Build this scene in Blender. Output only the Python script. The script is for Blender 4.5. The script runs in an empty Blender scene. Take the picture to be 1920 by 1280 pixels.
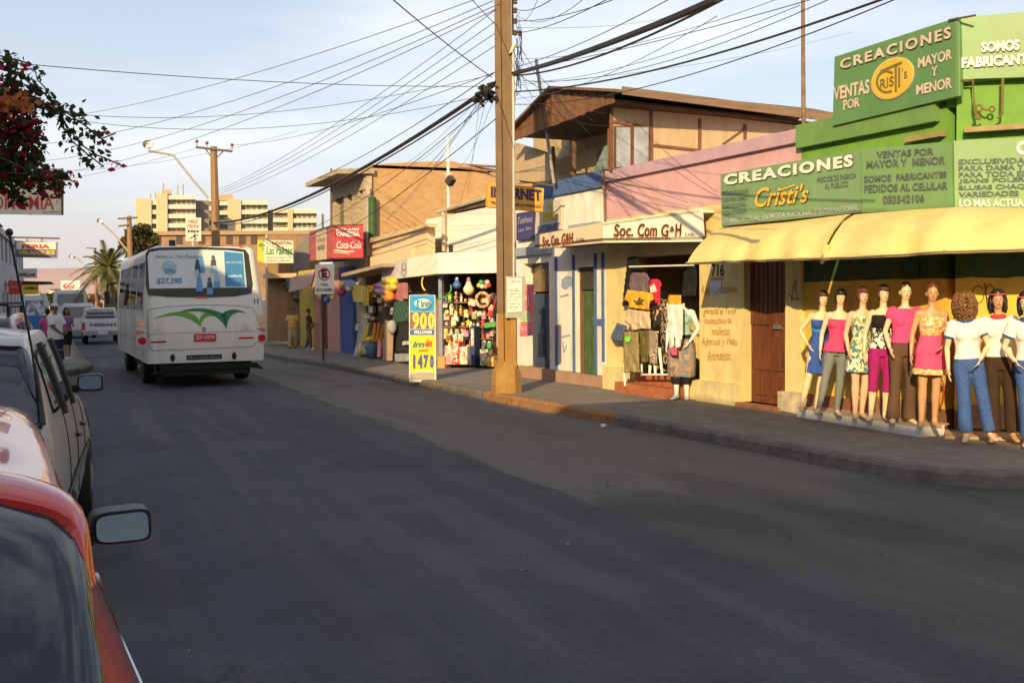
import bpy, bmesh, math, random
from mathutils import Vector, Matrix, noise
random.seed(7)
R = math.radians
V = Vector
sc = bpy.context.scene
col = sc.collection
# ---------------------------------------------------------------- camera
# world axes: the street runs along +Y, +X is across it to the right; the camera stands at the origin, 1.75 m up
CAM_H, FPX, VPX, VPY, ROLL = 1.75, 1950.0, 150.0, 564.0, .011
_c, _s = math.cos(ROLL), math.sin(ROLL)
_vx = (VPX-960)*_c-(VPY-640)*_s
_vy = (VPX-960)*_s+(VPY-640)*_c
PITCH = math.atan(_vy/FPX)
YAW = math.atan(-_vx*math.cos(PITCH)/FPX)
FW = V((math.sin(YAW)*math.cos(PITCH), math.cos(YAW)*math.cos(PITCH), math.sin(PITCH)))
_r0 = V((math.cos(YAW), -math.sin(YAW), 0))
_u0 = _r0.cross(FW)
RT = _r0*_c-_u0*_s
UP = _r0*_s+_u0*_c
CAM = V((0, 0, CAM_H))
cd = bpy.data.cameras.new('camera')
cam = bpy.data.objects.new('camera', cd)
col.objects.link(cam)
m3 = Matrix((RT, UP, -FW)).transposed()
cam.matrix_world = Matrix.Translation(CAM) @ m3.to_4x4()
cd.sensor_fit = 'HORIZONTAL'
cd.sensor_width = 36.0
cd.lens = 36.0*FPX/1920
cd.clip_start = .05
cd.clip_end = 9000
sc.camera = cam
# ---------------------------------------------------------------- light
SUN_AZ, SUN_EL = R(40), R(21.3)        # direction the light travels to (from +Y towards +X), height
w = bpy.data.worlds.new('World')
sc.world = w
w.use_nodes = True
nt = w.node_tree
nt.nodes.clear()
out = nt.nodes.new('ShaderNodeOutputWorld')
bg = nt.nodes.new('ShaderNodeBackground')
sky = nt.nodes.new('ShaderNodeTexSky')
sky.sky_type = 'NISHITA'
sky.sun_disc = False
sky.sun_elevation = SUN_EL
sky.sun_rotation = SUN_AZ+math.pi
sky.air_density = 1.0
sky.dust_density = 2.2
sky.ozone_density = 1.0
SKY_STRENGTH = .13
bg.inputs['Strength'].default_value = SKY_STRENGTH
# thin stretched cloud veil, laid out on the sky itself (direction based)
tc = nt.nodes.new('ShaderNodeTexCoord')
mp = nt.nodes.new('ShaderNodeMapping')
mp.inputs['Scale'].default_value = (1.0, 1.0, 4.5)
nz = nt.nodes.new('ShaderNodeTexNoise')
nz.inputs['Scale'].default_value = 2.6
nz.inputs['Detail'].default_value = 5
nz.inputs['Roughness'].default_value = .5
rp = nt.nodes.new('ShaderNodeValToRGB')
rp.color_ramp.elements[0].position = .42
rp.color_ramp.elements[1].position = .74
rp.color_ramp.elements[0].color = (.0, .0, .0, 1)
rp.color_ramp.elements[1].color = (.7, .7, .7, 1)
sep = nt.nodes.new('ShaderNodeSeparateXYZ')
hr = nt.nodes.new('ShaderNodeValToRGB')      # haze veil, thickest at the horizon
hr.color_ramp.elements[0].position = 0.0
hr.color_ramp.elements[0].color = (.75, .75, .75, 1)
hr.color_ramp.elements[1].position = .42
hr.color_ramp.elements[1].color = (.22, .22, .22, 1)
hz = nt.nodes.new('ShaderNodeValToRGB')      # its colour: rosy low, white higher
hz.color_ramp.elements[0].position = 0.0
hz.color_ramp.elements[0].color = (5.4, 4.5, 4.55, 1)
hz.color_ramp.elements[1].position = .16
hz.color_ramp.elements[1].color = (5.5, 5.6, 6.05, 1)
mx = nt.nodes.new('ShaderNodeMix'); mx.data_type = 'RGBA'
mx2 = nt.nodes.new('ShaderNodeMix'); mx2.data_type = 'RGBA'
mx2.inputs[7].default_value = (7.4, 7.3, 7.3, 1)
L = nt.links.new
L(tc.outputs['Generated'], mp.inputs['Vector']); L(mp.outputs['Vector'], nz.inputs['Vector'])
L(nz.outputs['Fac'], rp.inputs['Fac'])
L(tc.outputs['Generated'], sep.inputs[0]); L(sep.outputs['Z'], hr.inputs['Fac']); L(sep.outputs['Z'], hz.inputs['Fac'])
L(hr.outputs['Color'], mx.inputs[0]); L(sky.outputs['Color'], mx.inputs[6]); L(hz.outputs['Color'], mx.inputs[7])
L(rp.outputs['Color'], mx2.inputs[0]); L(mx.outputs[2], mx2.inputs[6])
L(mx2.outputs[2], bg.inputs['Color']); L(bg.outputs['Background'], out.inputs['Surface'])
sd = bpy.data.lights.new('sun', 'SUN')
sd.energy = 5.0
sd.angle = R(.5)
sd.color = (1, .715, .355)
sun = bpy.data.objects.new('sun', sd)
col.objects.link(sun)
sdir = V((math.sin(SUN_AZ)*math.cos(SUN_EL), math.cos(SUN_AZ)*math.cos(SUN_EL), -math.sin(SUN_EL)))
sun.rotation_euler = sdir.to_track_quat('-Z', 'Y').to_euler()
vs = sc.view_settings
vs.view_transform = 'Standard'
vs.look = 'None'
vs.exposure = .34
vs.gamma = 1
vs.use_curve_mapping = False
# ---------------------------------------------------------------- photo point -> place helpers
def ray(px, py): return FW+RT*((px-960)/FPX)-UP*((py-640)/FPX)
def gz(x, y):                       # the street falls gently away, a little more on its right side
    t = min(1, max(0, (x-2.5)/4)); t = t*t*(3-2*t)
    return -(.003+.006*t)*min(y, 150)
def gnd(px, py, h=0):
    d = ray(px, py); lo, hi = .5, 900
    for i in range(60):
        t = (lo+hi)/2; p = CAM+d*t
        if p.z-gz(p.x, p.y)-h > 0: lo = t
        else: hi = t
    return CAM+d*lo
def atY(px, py, Y): d = ray(px, py); return CAM+d*(Y/d.y)
def atX(px, py, X): d = ray(px, py); return CAM+d*(X/d.x)
def ppm(p): return FPX/((V(p)-CAM).dot(FW))
class Plane:                        # a vertical plane through two ground points; n faces the camera
    def __init__(s, a, b):
        s.o = V((a[0], a[1], 0)); s.d = (V((b[0], b[1], 0))-s.o).normalized()
        s.n = V((s.d.y, -s.d.x, 0))
        if s.n.dot(s.o-V((0, 0, 0))) > 0: s.n = -s.n
    def p(s, px, py, off=0):
        d = ray(px, py); o = s.o+s.n*off
        return CAM+d*((o-CAM).dot(s.n)/d.dot(s.n))
    def uz(s, px, py, off=0):
        q = s.p(px, py, off); return (q-s.o).dot(s.d), q.z
    def at(s, u, z, off=0): return s.o+s.d*u+s.n*off+V((0, 0, z))
    def shifted(s, off): return Plane((s.o+s.n*off)[:2], (s.o+s.n*off+s.d)[:2])
# ---------------------------------------------------------------- mesh helpers
class MB:
    def __init__(s): s.v = []; s.f = []; s.m = []
    def add(s, vs, fs, mi=0):
        b = len(s.v); s.v += [tuple(v) for v in vs]; s.f += [tuple(b+i for i in f) for f in fs]; s.m += [mi]*len(fs); return s
    def quad(s, a, b, c, d, mi=0): return s.add([a, b, c, d], [(0, 1, 2, 3)], mi)
    def box(s, c, sz, rot=0, mi=0, taper=1.0):
        x, y, z = sz[0]/2, sz[1]/2, sz[2]/2
        cs, sn = math.cos(rot), math.sin(rot); vs = []
        for k in (-1, 1):
            t = taper if k > 0 else 1
            for a, b in ((-1, -1), (1, -1), (1, 1), (-1, 1)):
                X, Y = a*x*t, b*y*t
                vs.append((c[0]+X*cs-Y*sn, c[1]+X*sn+Y*cs, c[2]+k*z))
        return s.add(vs, [(3, 2, 1, 0), (4, 5, 6, 7), (0, 1, 5, 4), (1, 2, 6, 5), (2, 3, 7, 6), (3, 0, 4, 7)], mi)
    def hexa(s, a, b, mi=0):           # two quads -> closed solid
        return s.add(list(a)+list(b), [(0, 1, 2, 3), (7, 6, 5, 4), (0, 4, 5, 1), (1, 5, 6, 2), (2, 6, 7, 3), (3, 7, 4, 0)], mi)
    def prism(s, pts, ex, mi=0):
        n = len(pts); ex = V(ex); pts = [V(p) for p in pts]
        return s.add(pts+[p+ex for p in pts], [tuple(range(n)), tuple(range(2*n-1, n-1, -1))]+[(i, i+n, (i+1) % n+n, (i+1) % n) for i in range(n)], mi)
    def tube(s, pts, r, n=8, mi=0, cap=True):
        pts = [V(p) for p in pts]; k = len(pts)
        rs = r if isinstance(r, (list, tuple)) else [r]*k
        rings = []; ref = None
        for i, p in enumerate(pts):
            t = (pts[min(i+1, k-1)]-pts[max(i-1, 0)])
            t = t.normalized() if t.length > 1e-9 else V((0, 0, 1))
            if ref is None or abs(ref.dot(t)) > .98: ref = V((0, 0, 1)) if abs(t.z) < .9 else V((0, 1, 0))
            a = ref.cross(t).normalized(); b = t.cross(a); ref = b if abs(t.z) >= .9 else ref
            rr = rs[i] if isinstance(rs[i], (tuple, list)) else (rs[i], rs[i])
            rings.append([p+a*(math.cos(2*math.pi*j/n)*rr[0])+b*(math.sin(2*math.pi*j/n)*rr[1]) for j in range(n)])
        vs = [v for rg in rings for v in rg]
        fs = [(i*n+j, i*n+(j+1) % n, (i+1)*n+(j+1) % n, (i+1)*n+j) for i in range(k-1) for j in range(n)]
        if cap: fs += [tuple(range(n-1, -1, -1)), tuple((k-1)*n+j for j in range(n))]
        return s.add(vs, fs, mi)
    def lathe(s, c, prof, n=16, mi=0, axis='z', sx=1, sy=1):
        vs = []; k = len(prof)
        for r, z in prof:
            for j in range(n):
                a = 2*math.pi*j/n; q = (r*math.cos(a)*sx, r*math.sin(a)*sy, z)
                if axis == 'x': q = (q[2], q[0], q[1])
                if axis == 'y': q = (q[0], q[2], q[1])
                vs.append((c[0]+q[0], c[1]+q[1], c[2]+q[2]))
        fs = [(i*n+j, i*n+(j+1) % n, (i+1)*n+(j+1) % n, (i+1)*n+j) for i in range(k-1) for j in range(n)]
        fs += [tuple(range(n-1, -1, -1)), tuple((k-1)*n+j for j in range(n))]
        return s.add(vs, fs, mi)
    def ball(s, c, r, n=12, mi=0, jit=0):
        rx, ry, rz = r if isinstance(r, (tuple, list)) else (r, r, r); vs = [(c[0], c[1], c[2]-rz)]; h = n//2
        for i in range(1, h):
            a = math.pi*i/h
            for j in range(n):
                b = 2*math.pi*j/n; q = 1+(random.uniform(-jit, jit) if jit else 0)
                vs.append((c[0]+rx*q*math.sin(a)*math.cos(b), c[1]+ry*q*math.sin(a)*math.sin(b), c[2]-rz*q*math.cos(a)))
        vs.append((c[0], c[1], c[2]+rz)); t = len(vs)-1
        fs = [(0, 1+(j+1) % n, 1+j) for j in range(n)]
        fs += [(1+i*n+j, 1+i*n+(j+1) % n, 1+(i+1)*n+(j+1) % n, 1+(i+1)*n+j) for i in range(h-2) for j in range(n)]
        fs += [(t, 1+(h-2)*n+j, 1+(h-2)*n+(j+1) % n) for j in range(n)]
        return s.add(vs, fs, mi)
    def slab(s, pl, poly, off=0, th=.05, mi=0):     # outline seen in the photo, on plane pl, front at off, th thick
        return s.prism([pl.p(x, y, off) for x, y in poly], -pl.n*th, mi)
    def ring_arc(s, c, R_, r, a0, a1, pl=None, n=20, mi=0):
        ax, ay = (V((1, 0, 0)), V((0, 0, 1))) if pl is None else (pl.d, V((0, 0, 1)))
        return s.tube([V(c)+ax*(R_*math.cos(a0+(a1-a0)*i/n))+ay*(R_*math.sin(a0+(a1-a0)*i/n)) for i in range(n+1)], r, 6, mi)
    def mesh(s, name, smooth=False):
        me = bpy.data.meshes.new(name); me.from_pydata(s.v, [], s.f); me.update()
        if any(s.m): me.polygons.foreach_set('material_index', s.m)
        bm = bmesh.new(); bm.from_mesh(me); bmesh.ops.recalc_face_normals(bm, faces=bm.faces); bm.to_mesh(me); bm.free()
        if smooth: me.polygons.foreach_set('use_smooth', [True]*len(me.polygons))
        return me
def rect(x0, y0, x1, y1): return [(x0, y1), (x1, y1), (x1, y0), (x0, y0)]
def tag(o, label=None, cat=None, group=None, kind=None):
    if label: o['label'] = label
    if cat: o['category'] = cat
    if group: o['group'] = group
    if kind: o['kind'] = kind
    return o
def thing(name, label, cat, loc=(0, 0, 0), rz=0, group=None):
    o = bpy.data.objects.new(name, None); col.objects.link(o)
    o.empty_display_size = .2; o.location = loc; o.rotation_euler = (0, 0, rz)
    return tag(o, label, cat, group)
def obj(name, mb, mats, parent=None, smooth=False, local=False, label=None, cat=None, group=None, kind=None):
    me = mb if isinstance(mb, bpy.types.Mesh) else mb.mesh(name, smooth)
    o = bpy.data.objects.new(name, me); col.objects.link(o)
    if not isinstance(mats, (list, tuple)): mats = [mats]
    if len(me.materials) == 0:
        for x in mats: me.materials.append(x)
    if parent is not None:
        o.parent = parent
        if not local:
            top = parent
            chain = []
            while top is not None: chain.append(top); top = top.parent
            off = V((0, 0, 0))
            for q in chain: off = off+q.location
            o.location = -off            # part is modelled in street coordinates
    if mats[0].name == 'car_glass': auto_smooth(o, 35)
    return tag(o, label, cat, group, kind)
def auto_smooth(o, ang=35):
    me = o.data
    bm = bmesh.new(); bm.from_mesh(me)
    for f in bm.faces: f.smooth = True
    for e in bm.edges: e.smooth = not (len(e.link_faces) == 2 and e.calc_face_angle(0) > R(ang))
    bm.to_mesh(me); bm.free(); return o
# ---------------------------------------------------------------- materials
def lin(c): return c/12.92 if c <= .04045 else ((c+.055)/1.055)**2.4
def hx(h, k=1.0):
    h = h.lstrip('#'); return tuple(min(.92, k*lin(int(h[i:i+2], 16)/255)) for i in (0, 2, 4))
MATS = {}
def M(name, c, rough=.75, var=.12, scale=4.0, bump=.0, metal=0, spec=.35, dirt=0, dirtc=(.12, .09, .06), stretch=(1, 1, 1), coat=0, detail=6):
    if name in MATS: return MATS[name]
    if isinstance(c, str): c = hx(c)
    m = bpy.data.materials.new(name); m.use_nodes = True; t = m.node_tree; b = t.nodes['Principled BSDF']; l = t.links.new
    b.inputs['Roughness'].default_value = rough; b.inputs['Metallic'].default_value = metal
    b.inputs['Specular IOR Level'].default_value = spec; b.inputs['Coat Weight'].default_value = coat
    b.inputs['Base Color'].default_value = (*c, 1)
    g = t.nodes.new('ShaderNodeNewGeometry'); mp = t.nodes.new('ShaderNodeMapping'); mp.inputs['Scale'].default_value = stretch
    tcn = t.nodes.new('ShaderNodeTexCoord'); l(tcn.outputs['Object'], mp.inputs['Vector'])
    n = t.nodes.new('ShaderNodeTexNoise'); n.inputs['Scale'].default_value = scale; n.inputs['Detail'].default_value = detail; n.inputs['Roughness'].default_value = .62
    l(mp.outputs['Vector'], n.inputs['Vector'])
    r = t.nodes.new('ShaderNodeValToRGB'); r.color_ramp.elements[0].position = .3; r.color_ramp.elements[1].position = .7
    r.color_ramp.elements[0].color = (*[x*(1-var) for x in c], 1); r.color_ramp.elements[1].color = (*[min(.95, x*(1+var)) for x in c], 1)
    l(n.outputs['Fac'], r.inputs['Fac']); last = r.outputs['Color']
    if dirt:
        n2 = t.nodes.new('ShaderNodeTexNoise'); n2.inputs['Scale'].default_value = 1.3; n2.inputs['Detail'].default_value = 8; n2.inputs['Roughness'].default_value = .7
        mp2 = t.nodes.new('ShaderNodeMapping'); mp2.inputs['Scale'].default_value = (2.2, 2.2, .5); l(tcn.outputs['Object'], mp2.inputs['Vector']); l(mp2.outputs['Vector'], n2.inputs['Vector'])
        r2 = t.nodes.new('ShaderNodeValToRGB'); r2.color_ramp.elements[0].position = .5; r2.color_ramp.elements[1].position = .75; r2.color_ramp.elements[1].color = (dirt, dirt, dirt, 1)
        l(n2.outputs['Fac'], r2.inputs['Fac']); x = t.nodes.new('ShaderNodeMix'); x.data_type = 'RGBA'; x.inputs[7].default_value = (*dirtc, 1)
        l(r2.outputs['Color'], x.inputs[0]); l(last, x.inputs[6]); last = x.outputs[2]
    l(last, b.inputs['Base Color'])
    if bump:
        bp = t.nodes.new('ShaderNodeBump'); bp.inputs['Strength'].default_value = bump; bp.inputs['Distance'].default_value = .02
        l(n.outputs['Fac'], bp.inputs['Height']); l(bp.outputs['Normal'], b.inputs['Normal'])
    MATS[name] = m; return m
def Mbands(name, bands, **k):        # paint in level bands: [(z_from, colour), ...] lowest first
    if name in MATS: return MATS[name]
    m = M(name, bands[0][1], **k); t = m.node_tree; l = t.links.new; b = t.nodes['Principled BSDF']
    src = b.inputs['Base Color'].links[0].from_socket
    mul = t.nodes.new('ShaderNodeMix'); mul.data_type = 'RGBA'; mul.blend_type = 'MULTIPLY'; mul.inputs[0].default_value = 1
    # neutral variation x band colour
    base = [n for n in t.nodes if n.type == 'VALTORGB'][0]; v = k.get('var', .12)
    base.color_ramp.elements[0].color = (1-v, 1-v, 1-v, 1); base.color_ramp.elements[1].color = (1+v, 1+v, 1+v, 1)
    g = t.nodes.new('ShaderNodeNewGeometry'); sp = t.nodes.new('ShaderNodeSeparateXYZ'); l(g.outputs['Position'], sp.inputs[0])
    wob = t.nodes.new('ShaderNodeTexNoise'); wob.inputs['Scale'].default_value = 5
    l(g.outputs['Position'], wob.inputs['Vector'])
    ma = t.nodes.new('ShaderNodeMath'); ma.operation = 'MULTIPLY_ADD'; l(wob.outputs['Fac'], ma.inputs[0]); ma.inputs[1].default_value = .05; l(sp.outputs['Z'], ma.inputs[2])
    mr = t.nodes.new('ShaderNodeMapRange'); l(ma.outputs[0], mr.inputs[0]); mr.inputs[1].default_value = -1; mr.inputs[2].default_value = 9
    cr = t.nodes.new('ShaderNodeValToRGB'); cr.color_ramp.interpolation = 'CONSTANT'
    for i, (z, c) in enumerate(bands):
        if isinstance(c, str): c = hx(c)
        e = cr.color_ramp.elements[0] if i == 0 else cr.color_ramp.elements.new(.5)
        e.position = max(0, (z+1.025)/10); e.color = (*c, 1)
    cr.color_ramp.elements.remove(cr.color_ramp.elements[-1]) if len(cr.color_ramp.elements) > len(bands) else None
    l(mr.outputs[0], cr.inputs['Fac']); l(cr.outputs['Color'], mul.inputs[6]); l(base.outputs['Color'], mul.inputs[7])
    for ln in list(base.outputs['Color'].links):
        if ln.to_node != mul: l(mul.outputs[2], ln.to_socket)
    return m
def Mpat(name, cols, kind='voronoi', scale=30, rough=.85):   # printed cloth and patterned goods
    if name in MATS: return MATS[name]
    m = M(name, cols[0], rough=rough); t = m.node_tree; l = t.links.new; b = t.nodes['Principled BSDF']
    tcn = t.nodes.new('ShaderNodeTexCoord')
    if kind == 'checker':
        x = t.nodes.new('ShaderNodeTexChecker'); x.inputs['Scale'].default_value = scale; o = x.outputs['Fac']
    elif kind == 'wave':
        x = t.nodes.new('ShaderNodeTexWave'); x.inputs['Scale'].default_value = scale; x.inputs['Distortion'].default_value = 6; o = x.outputs['Fac']
    elif kind == 'noise':
        x = t.nodes.new('ShaderNodeTexNoise'); x.inputs['Scale'].default_value = scale; x.inputs['Detail'].default_value = 3; o = x.outputs['Fac']
    elif kind == 'dots':
        x = t.nodes.new('ShaderNodeTexVoronoi'); x.inputs['Scale'].default_value = scale; o = x.outputs['Distance']
    else:
        x = t.nodes.new('ShaderNodeTexVoronoi'); x.inputs['Scale'].default_value = scale
        sp = t.nodes.new('ShaderNodeSeparateColor'); l(x.outputs['Color'], sp.inputs[0]); o = sp.outputs[0]
    l(tcn.outputs['Object'], x.inputs['Vector'])
    cr = t.nodes.new('ShaderNodeValToRGB'); cr.color_ramp.interpolation = 'CONSTANT'; n = len(cols)
    for i, c in enumerate(cols):
        if isinstance(c, str): c = hx(c)
        e = cr.color_ramp.elements[i] if i < 2 else cr.color_ramp.elements.new(.5)
        lo, hi = (.34, .66) if kind == 'noise' else (0, 1)
        e.position = (lo+(hi-lo)*i/n if i else 0) if kind != 'dots' else (0, .22, .3)[min(i, 2)]; e.color = (*c, 1)
    l(o, cr.inputs['Fac']); l(cr.outputs['Color'], b.inputs['Base Color']); return m
# ---------------------------------------------------------------- lettering
_font = {}
def glyphs(s, bold=0.0, shear=0.0, spacing=1.0):
    k = (s, bold, shear, spacing)
    if k not in _font:
        cu = bpy.data.curves.new('t', 'FONT'); cu.body = s; cu.resolution_u = 3; cu.offset = bold; cu.shear = shear; cu.space_character = spacing
        o = bpy.data.objects.new('t', cu); col.objects.link(o)
        dg = bpy.context.evaluated_depsgraph_get(); me = bpy.data.meshes.new_from_object(o.evaluated_get(dg))
        vs = [tuple(v.co) for v in me.vertices]; fs = [tuple(p.vertices) for p in me.polygons]
        bpy.data.objects.remove(o); bpy.data.curves.remove(cu); bpy.data.meshes.remove(me)
        xs = [v[0] for v in vs]; ys = [v[1] for v in vs]; x0, x1, y0, y1 = min(xs), max(xs), min(ys), max(ys)
        _font[k] = ([((v[0]-x0)/max(1e-6, x1-x0), (v[1]-y0)/max(1e-6, y1-y0)) for v in vs], fs)
    return _font[k]
def letters(mb, pl, s, x0, x1, b0, t0, b1=None, t1=None, off=.01, bold=.0, shear=0, mi=0, spacing=1.0, th=.004, wob=0):
    """words s between photo columns x0..x1; base/top rows b0,t0 at the left end and b1,t1 at the right; raised th"""
    b1 = b0 if b1 is None else b1; t1 = t0 if t1 is None else t1
    uv, fs = glyphs(s, bold, shear, spacing)
    if wob: uv = [(u+.004*wob*math.sin(v*5+u*40), v+wob*(.10*math.sin(u*23+x0)+.08*math.sin(u*51+b0))) for u, v in uv]
    vs = [pl.p(x0+(x1-x0)*u, (b0+(b1-b0)*u)*(1-v)+(t0+(t1-t0)*u)*v, off+th) for u, v in uv]
    mb.add(vs, fs, mi)
    return mb
def letters3(mb, s, o, ex, ez, bold=.0, shear=0, mi=0, spacing=1.0):   # o corner, ex full width vector, ez full height vector
    uv, fs = glyphs(s, bold, shear, spacing); o, ex, ez = V(o), V(ex), V(ez)
    mb.add([o+ex*u+ez*v for u, v in uv], fs, mi); return mb
def stroke(mb, pl, pts, wpx, off=.012, mi=0):      # painted brush stroke
    P = [V((a, b)) for a, b in pts]
    for i in range(len(P)-1):
        d = (P[i+1]-P[i]); n = V((-d.y, d.x)).normalized()*wpx/2
        q = [P[i]+n, P[i+1]+n, P[i+1]-n, P[i]-n]
        mb.add([pl.p(a.x, a.y, off) for a in q], [(0, 1, 2, 3)], mi)
    return mb
def holed_wall(mb, pl, u0, u1, z0, z1, holes, th=.25, off=0, mi=0):
    us = sorted({u0, u1, *[h[0] for h in holes], *[h[1] for h in holes]}); zs = sorted({z0, z1, *[h[2] for h in holes], *[h[3] for h in holes]})
    us = [u for u in us if u0 <= u <= u1]; zs = [z for z in zs if z0 <= z <= z1]
    def solid(i, j):
        if not (0 <= i < len(us)-1 and 0 <= j < len(zs)-1): return False
        u, z = (us[i]+us[i+1])/2, (zs[j]+zs[j+1])/2
        return not any(h[0] < u < h[1] and h[2] < z < h[3] for h in holes)
    for i in range(len(us)-1):
        for j in range(len(zs)-1):
            if not solid(i, j): continue
            a, b, c, d = us[i], us[i+1], zs[j], zs[j+1]
            f = [pl.at(a, c, off), pl.at(b, c, off), pl.at(b, d, off), pl.at(a, d, off)]
            k = [pl.at(a, c, off-th), pl.at(b, c, off-th), pl.at(b, d, off-th), pl.at(a, d, off-th)]
            mb.quad(*f, mi); mb.quad(*k[::-1], mi)
            for di, dj, e in ((-1, 0, (3, 0)), (1, 0, (1, 2)), (0, -1, (0, 1)), (0, 1, (2, 3))):
                if not solid(i+di, j+dj): mb.quad(f[e[0]], f[e[1]], k[e[1]], k[e[0]], mi)
    return mb
def shell(mb, pl, u0, u1, z0, z1, dep, th=.25, mi=0):   # sides, back and roof slab behind a front wall
    for u, w_ in ((u0, .2), (u1-.2, .2)):
        mb.hexa([pl.at(u, z0, -th), pl.at(u+w_, z0, -th), pl.at(u+w_, z1-.003, -th), pl.at(u, z1-.003, -th)], [pl.at(u, z0, -dep), pl.at(u+w_, z0, -dep), pl.at(u+w_, z1-.003, -dep), pl.at(u, z1-.003, -dep)], mi)
    mb.hexa([pl.at(u0, z0, -dep), pl.at(u1, z0, -dep), pl.at(u1, z1-.006, -dep), pl.at(u0, z1-.006, -dep)], [pl.at(u0, z0, -dep-.2), pl.at(u1, z0, -dep-.2), pl.at(u1, z1-.006, -dep-.2), pl.at(u0, z1-.006, -dep-.2)], mi)
    mb.hexa([pl.at(u0+.2, z1-.35, -th), pl.at(u1-.2, z1-.35, -th), pl.at(u1-.2, z1-.2, -th), pl.at(u0+.2, z1-.2, -th)], [pl.at(u0+.2, z1-.35, -dep), pl.at(u1-.2, z1-.35, -dep), pl.at(u1-.2, z1-.2, -dep), pl.at(u0+.2, z1-.2, -dep)], mi)
    return mb
def prect(pl, x0, y0, x1, y1, off=0):  # photo rectangle -> (u0,u1,z0,z1) on the plane
    ua, za = pl.uz(x0, y1, off); ub, zb = pl.uz(x1, y1, off); _, zc = pl.uz(x0, y0, off); _, zd = pl.uz(x1, y0, off)
    return (min(ua, ub), max(ua, ub), (za+zb)/2, (zc+zd)/2)
def slabuz(mb, pl, r, off, th, mi=0):
    a, b, c, d = r
    return mb.hexa([pl.at(a, c, off), pl.at(b, c, off), pl.at(b, d, off), pl.at(a, d, off)], [pl.at(a, c, off-th), pl.at(b, c, off-th), pl.at(b, d, off-th), pl.at(a, d, off-th)], mi)
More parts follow.
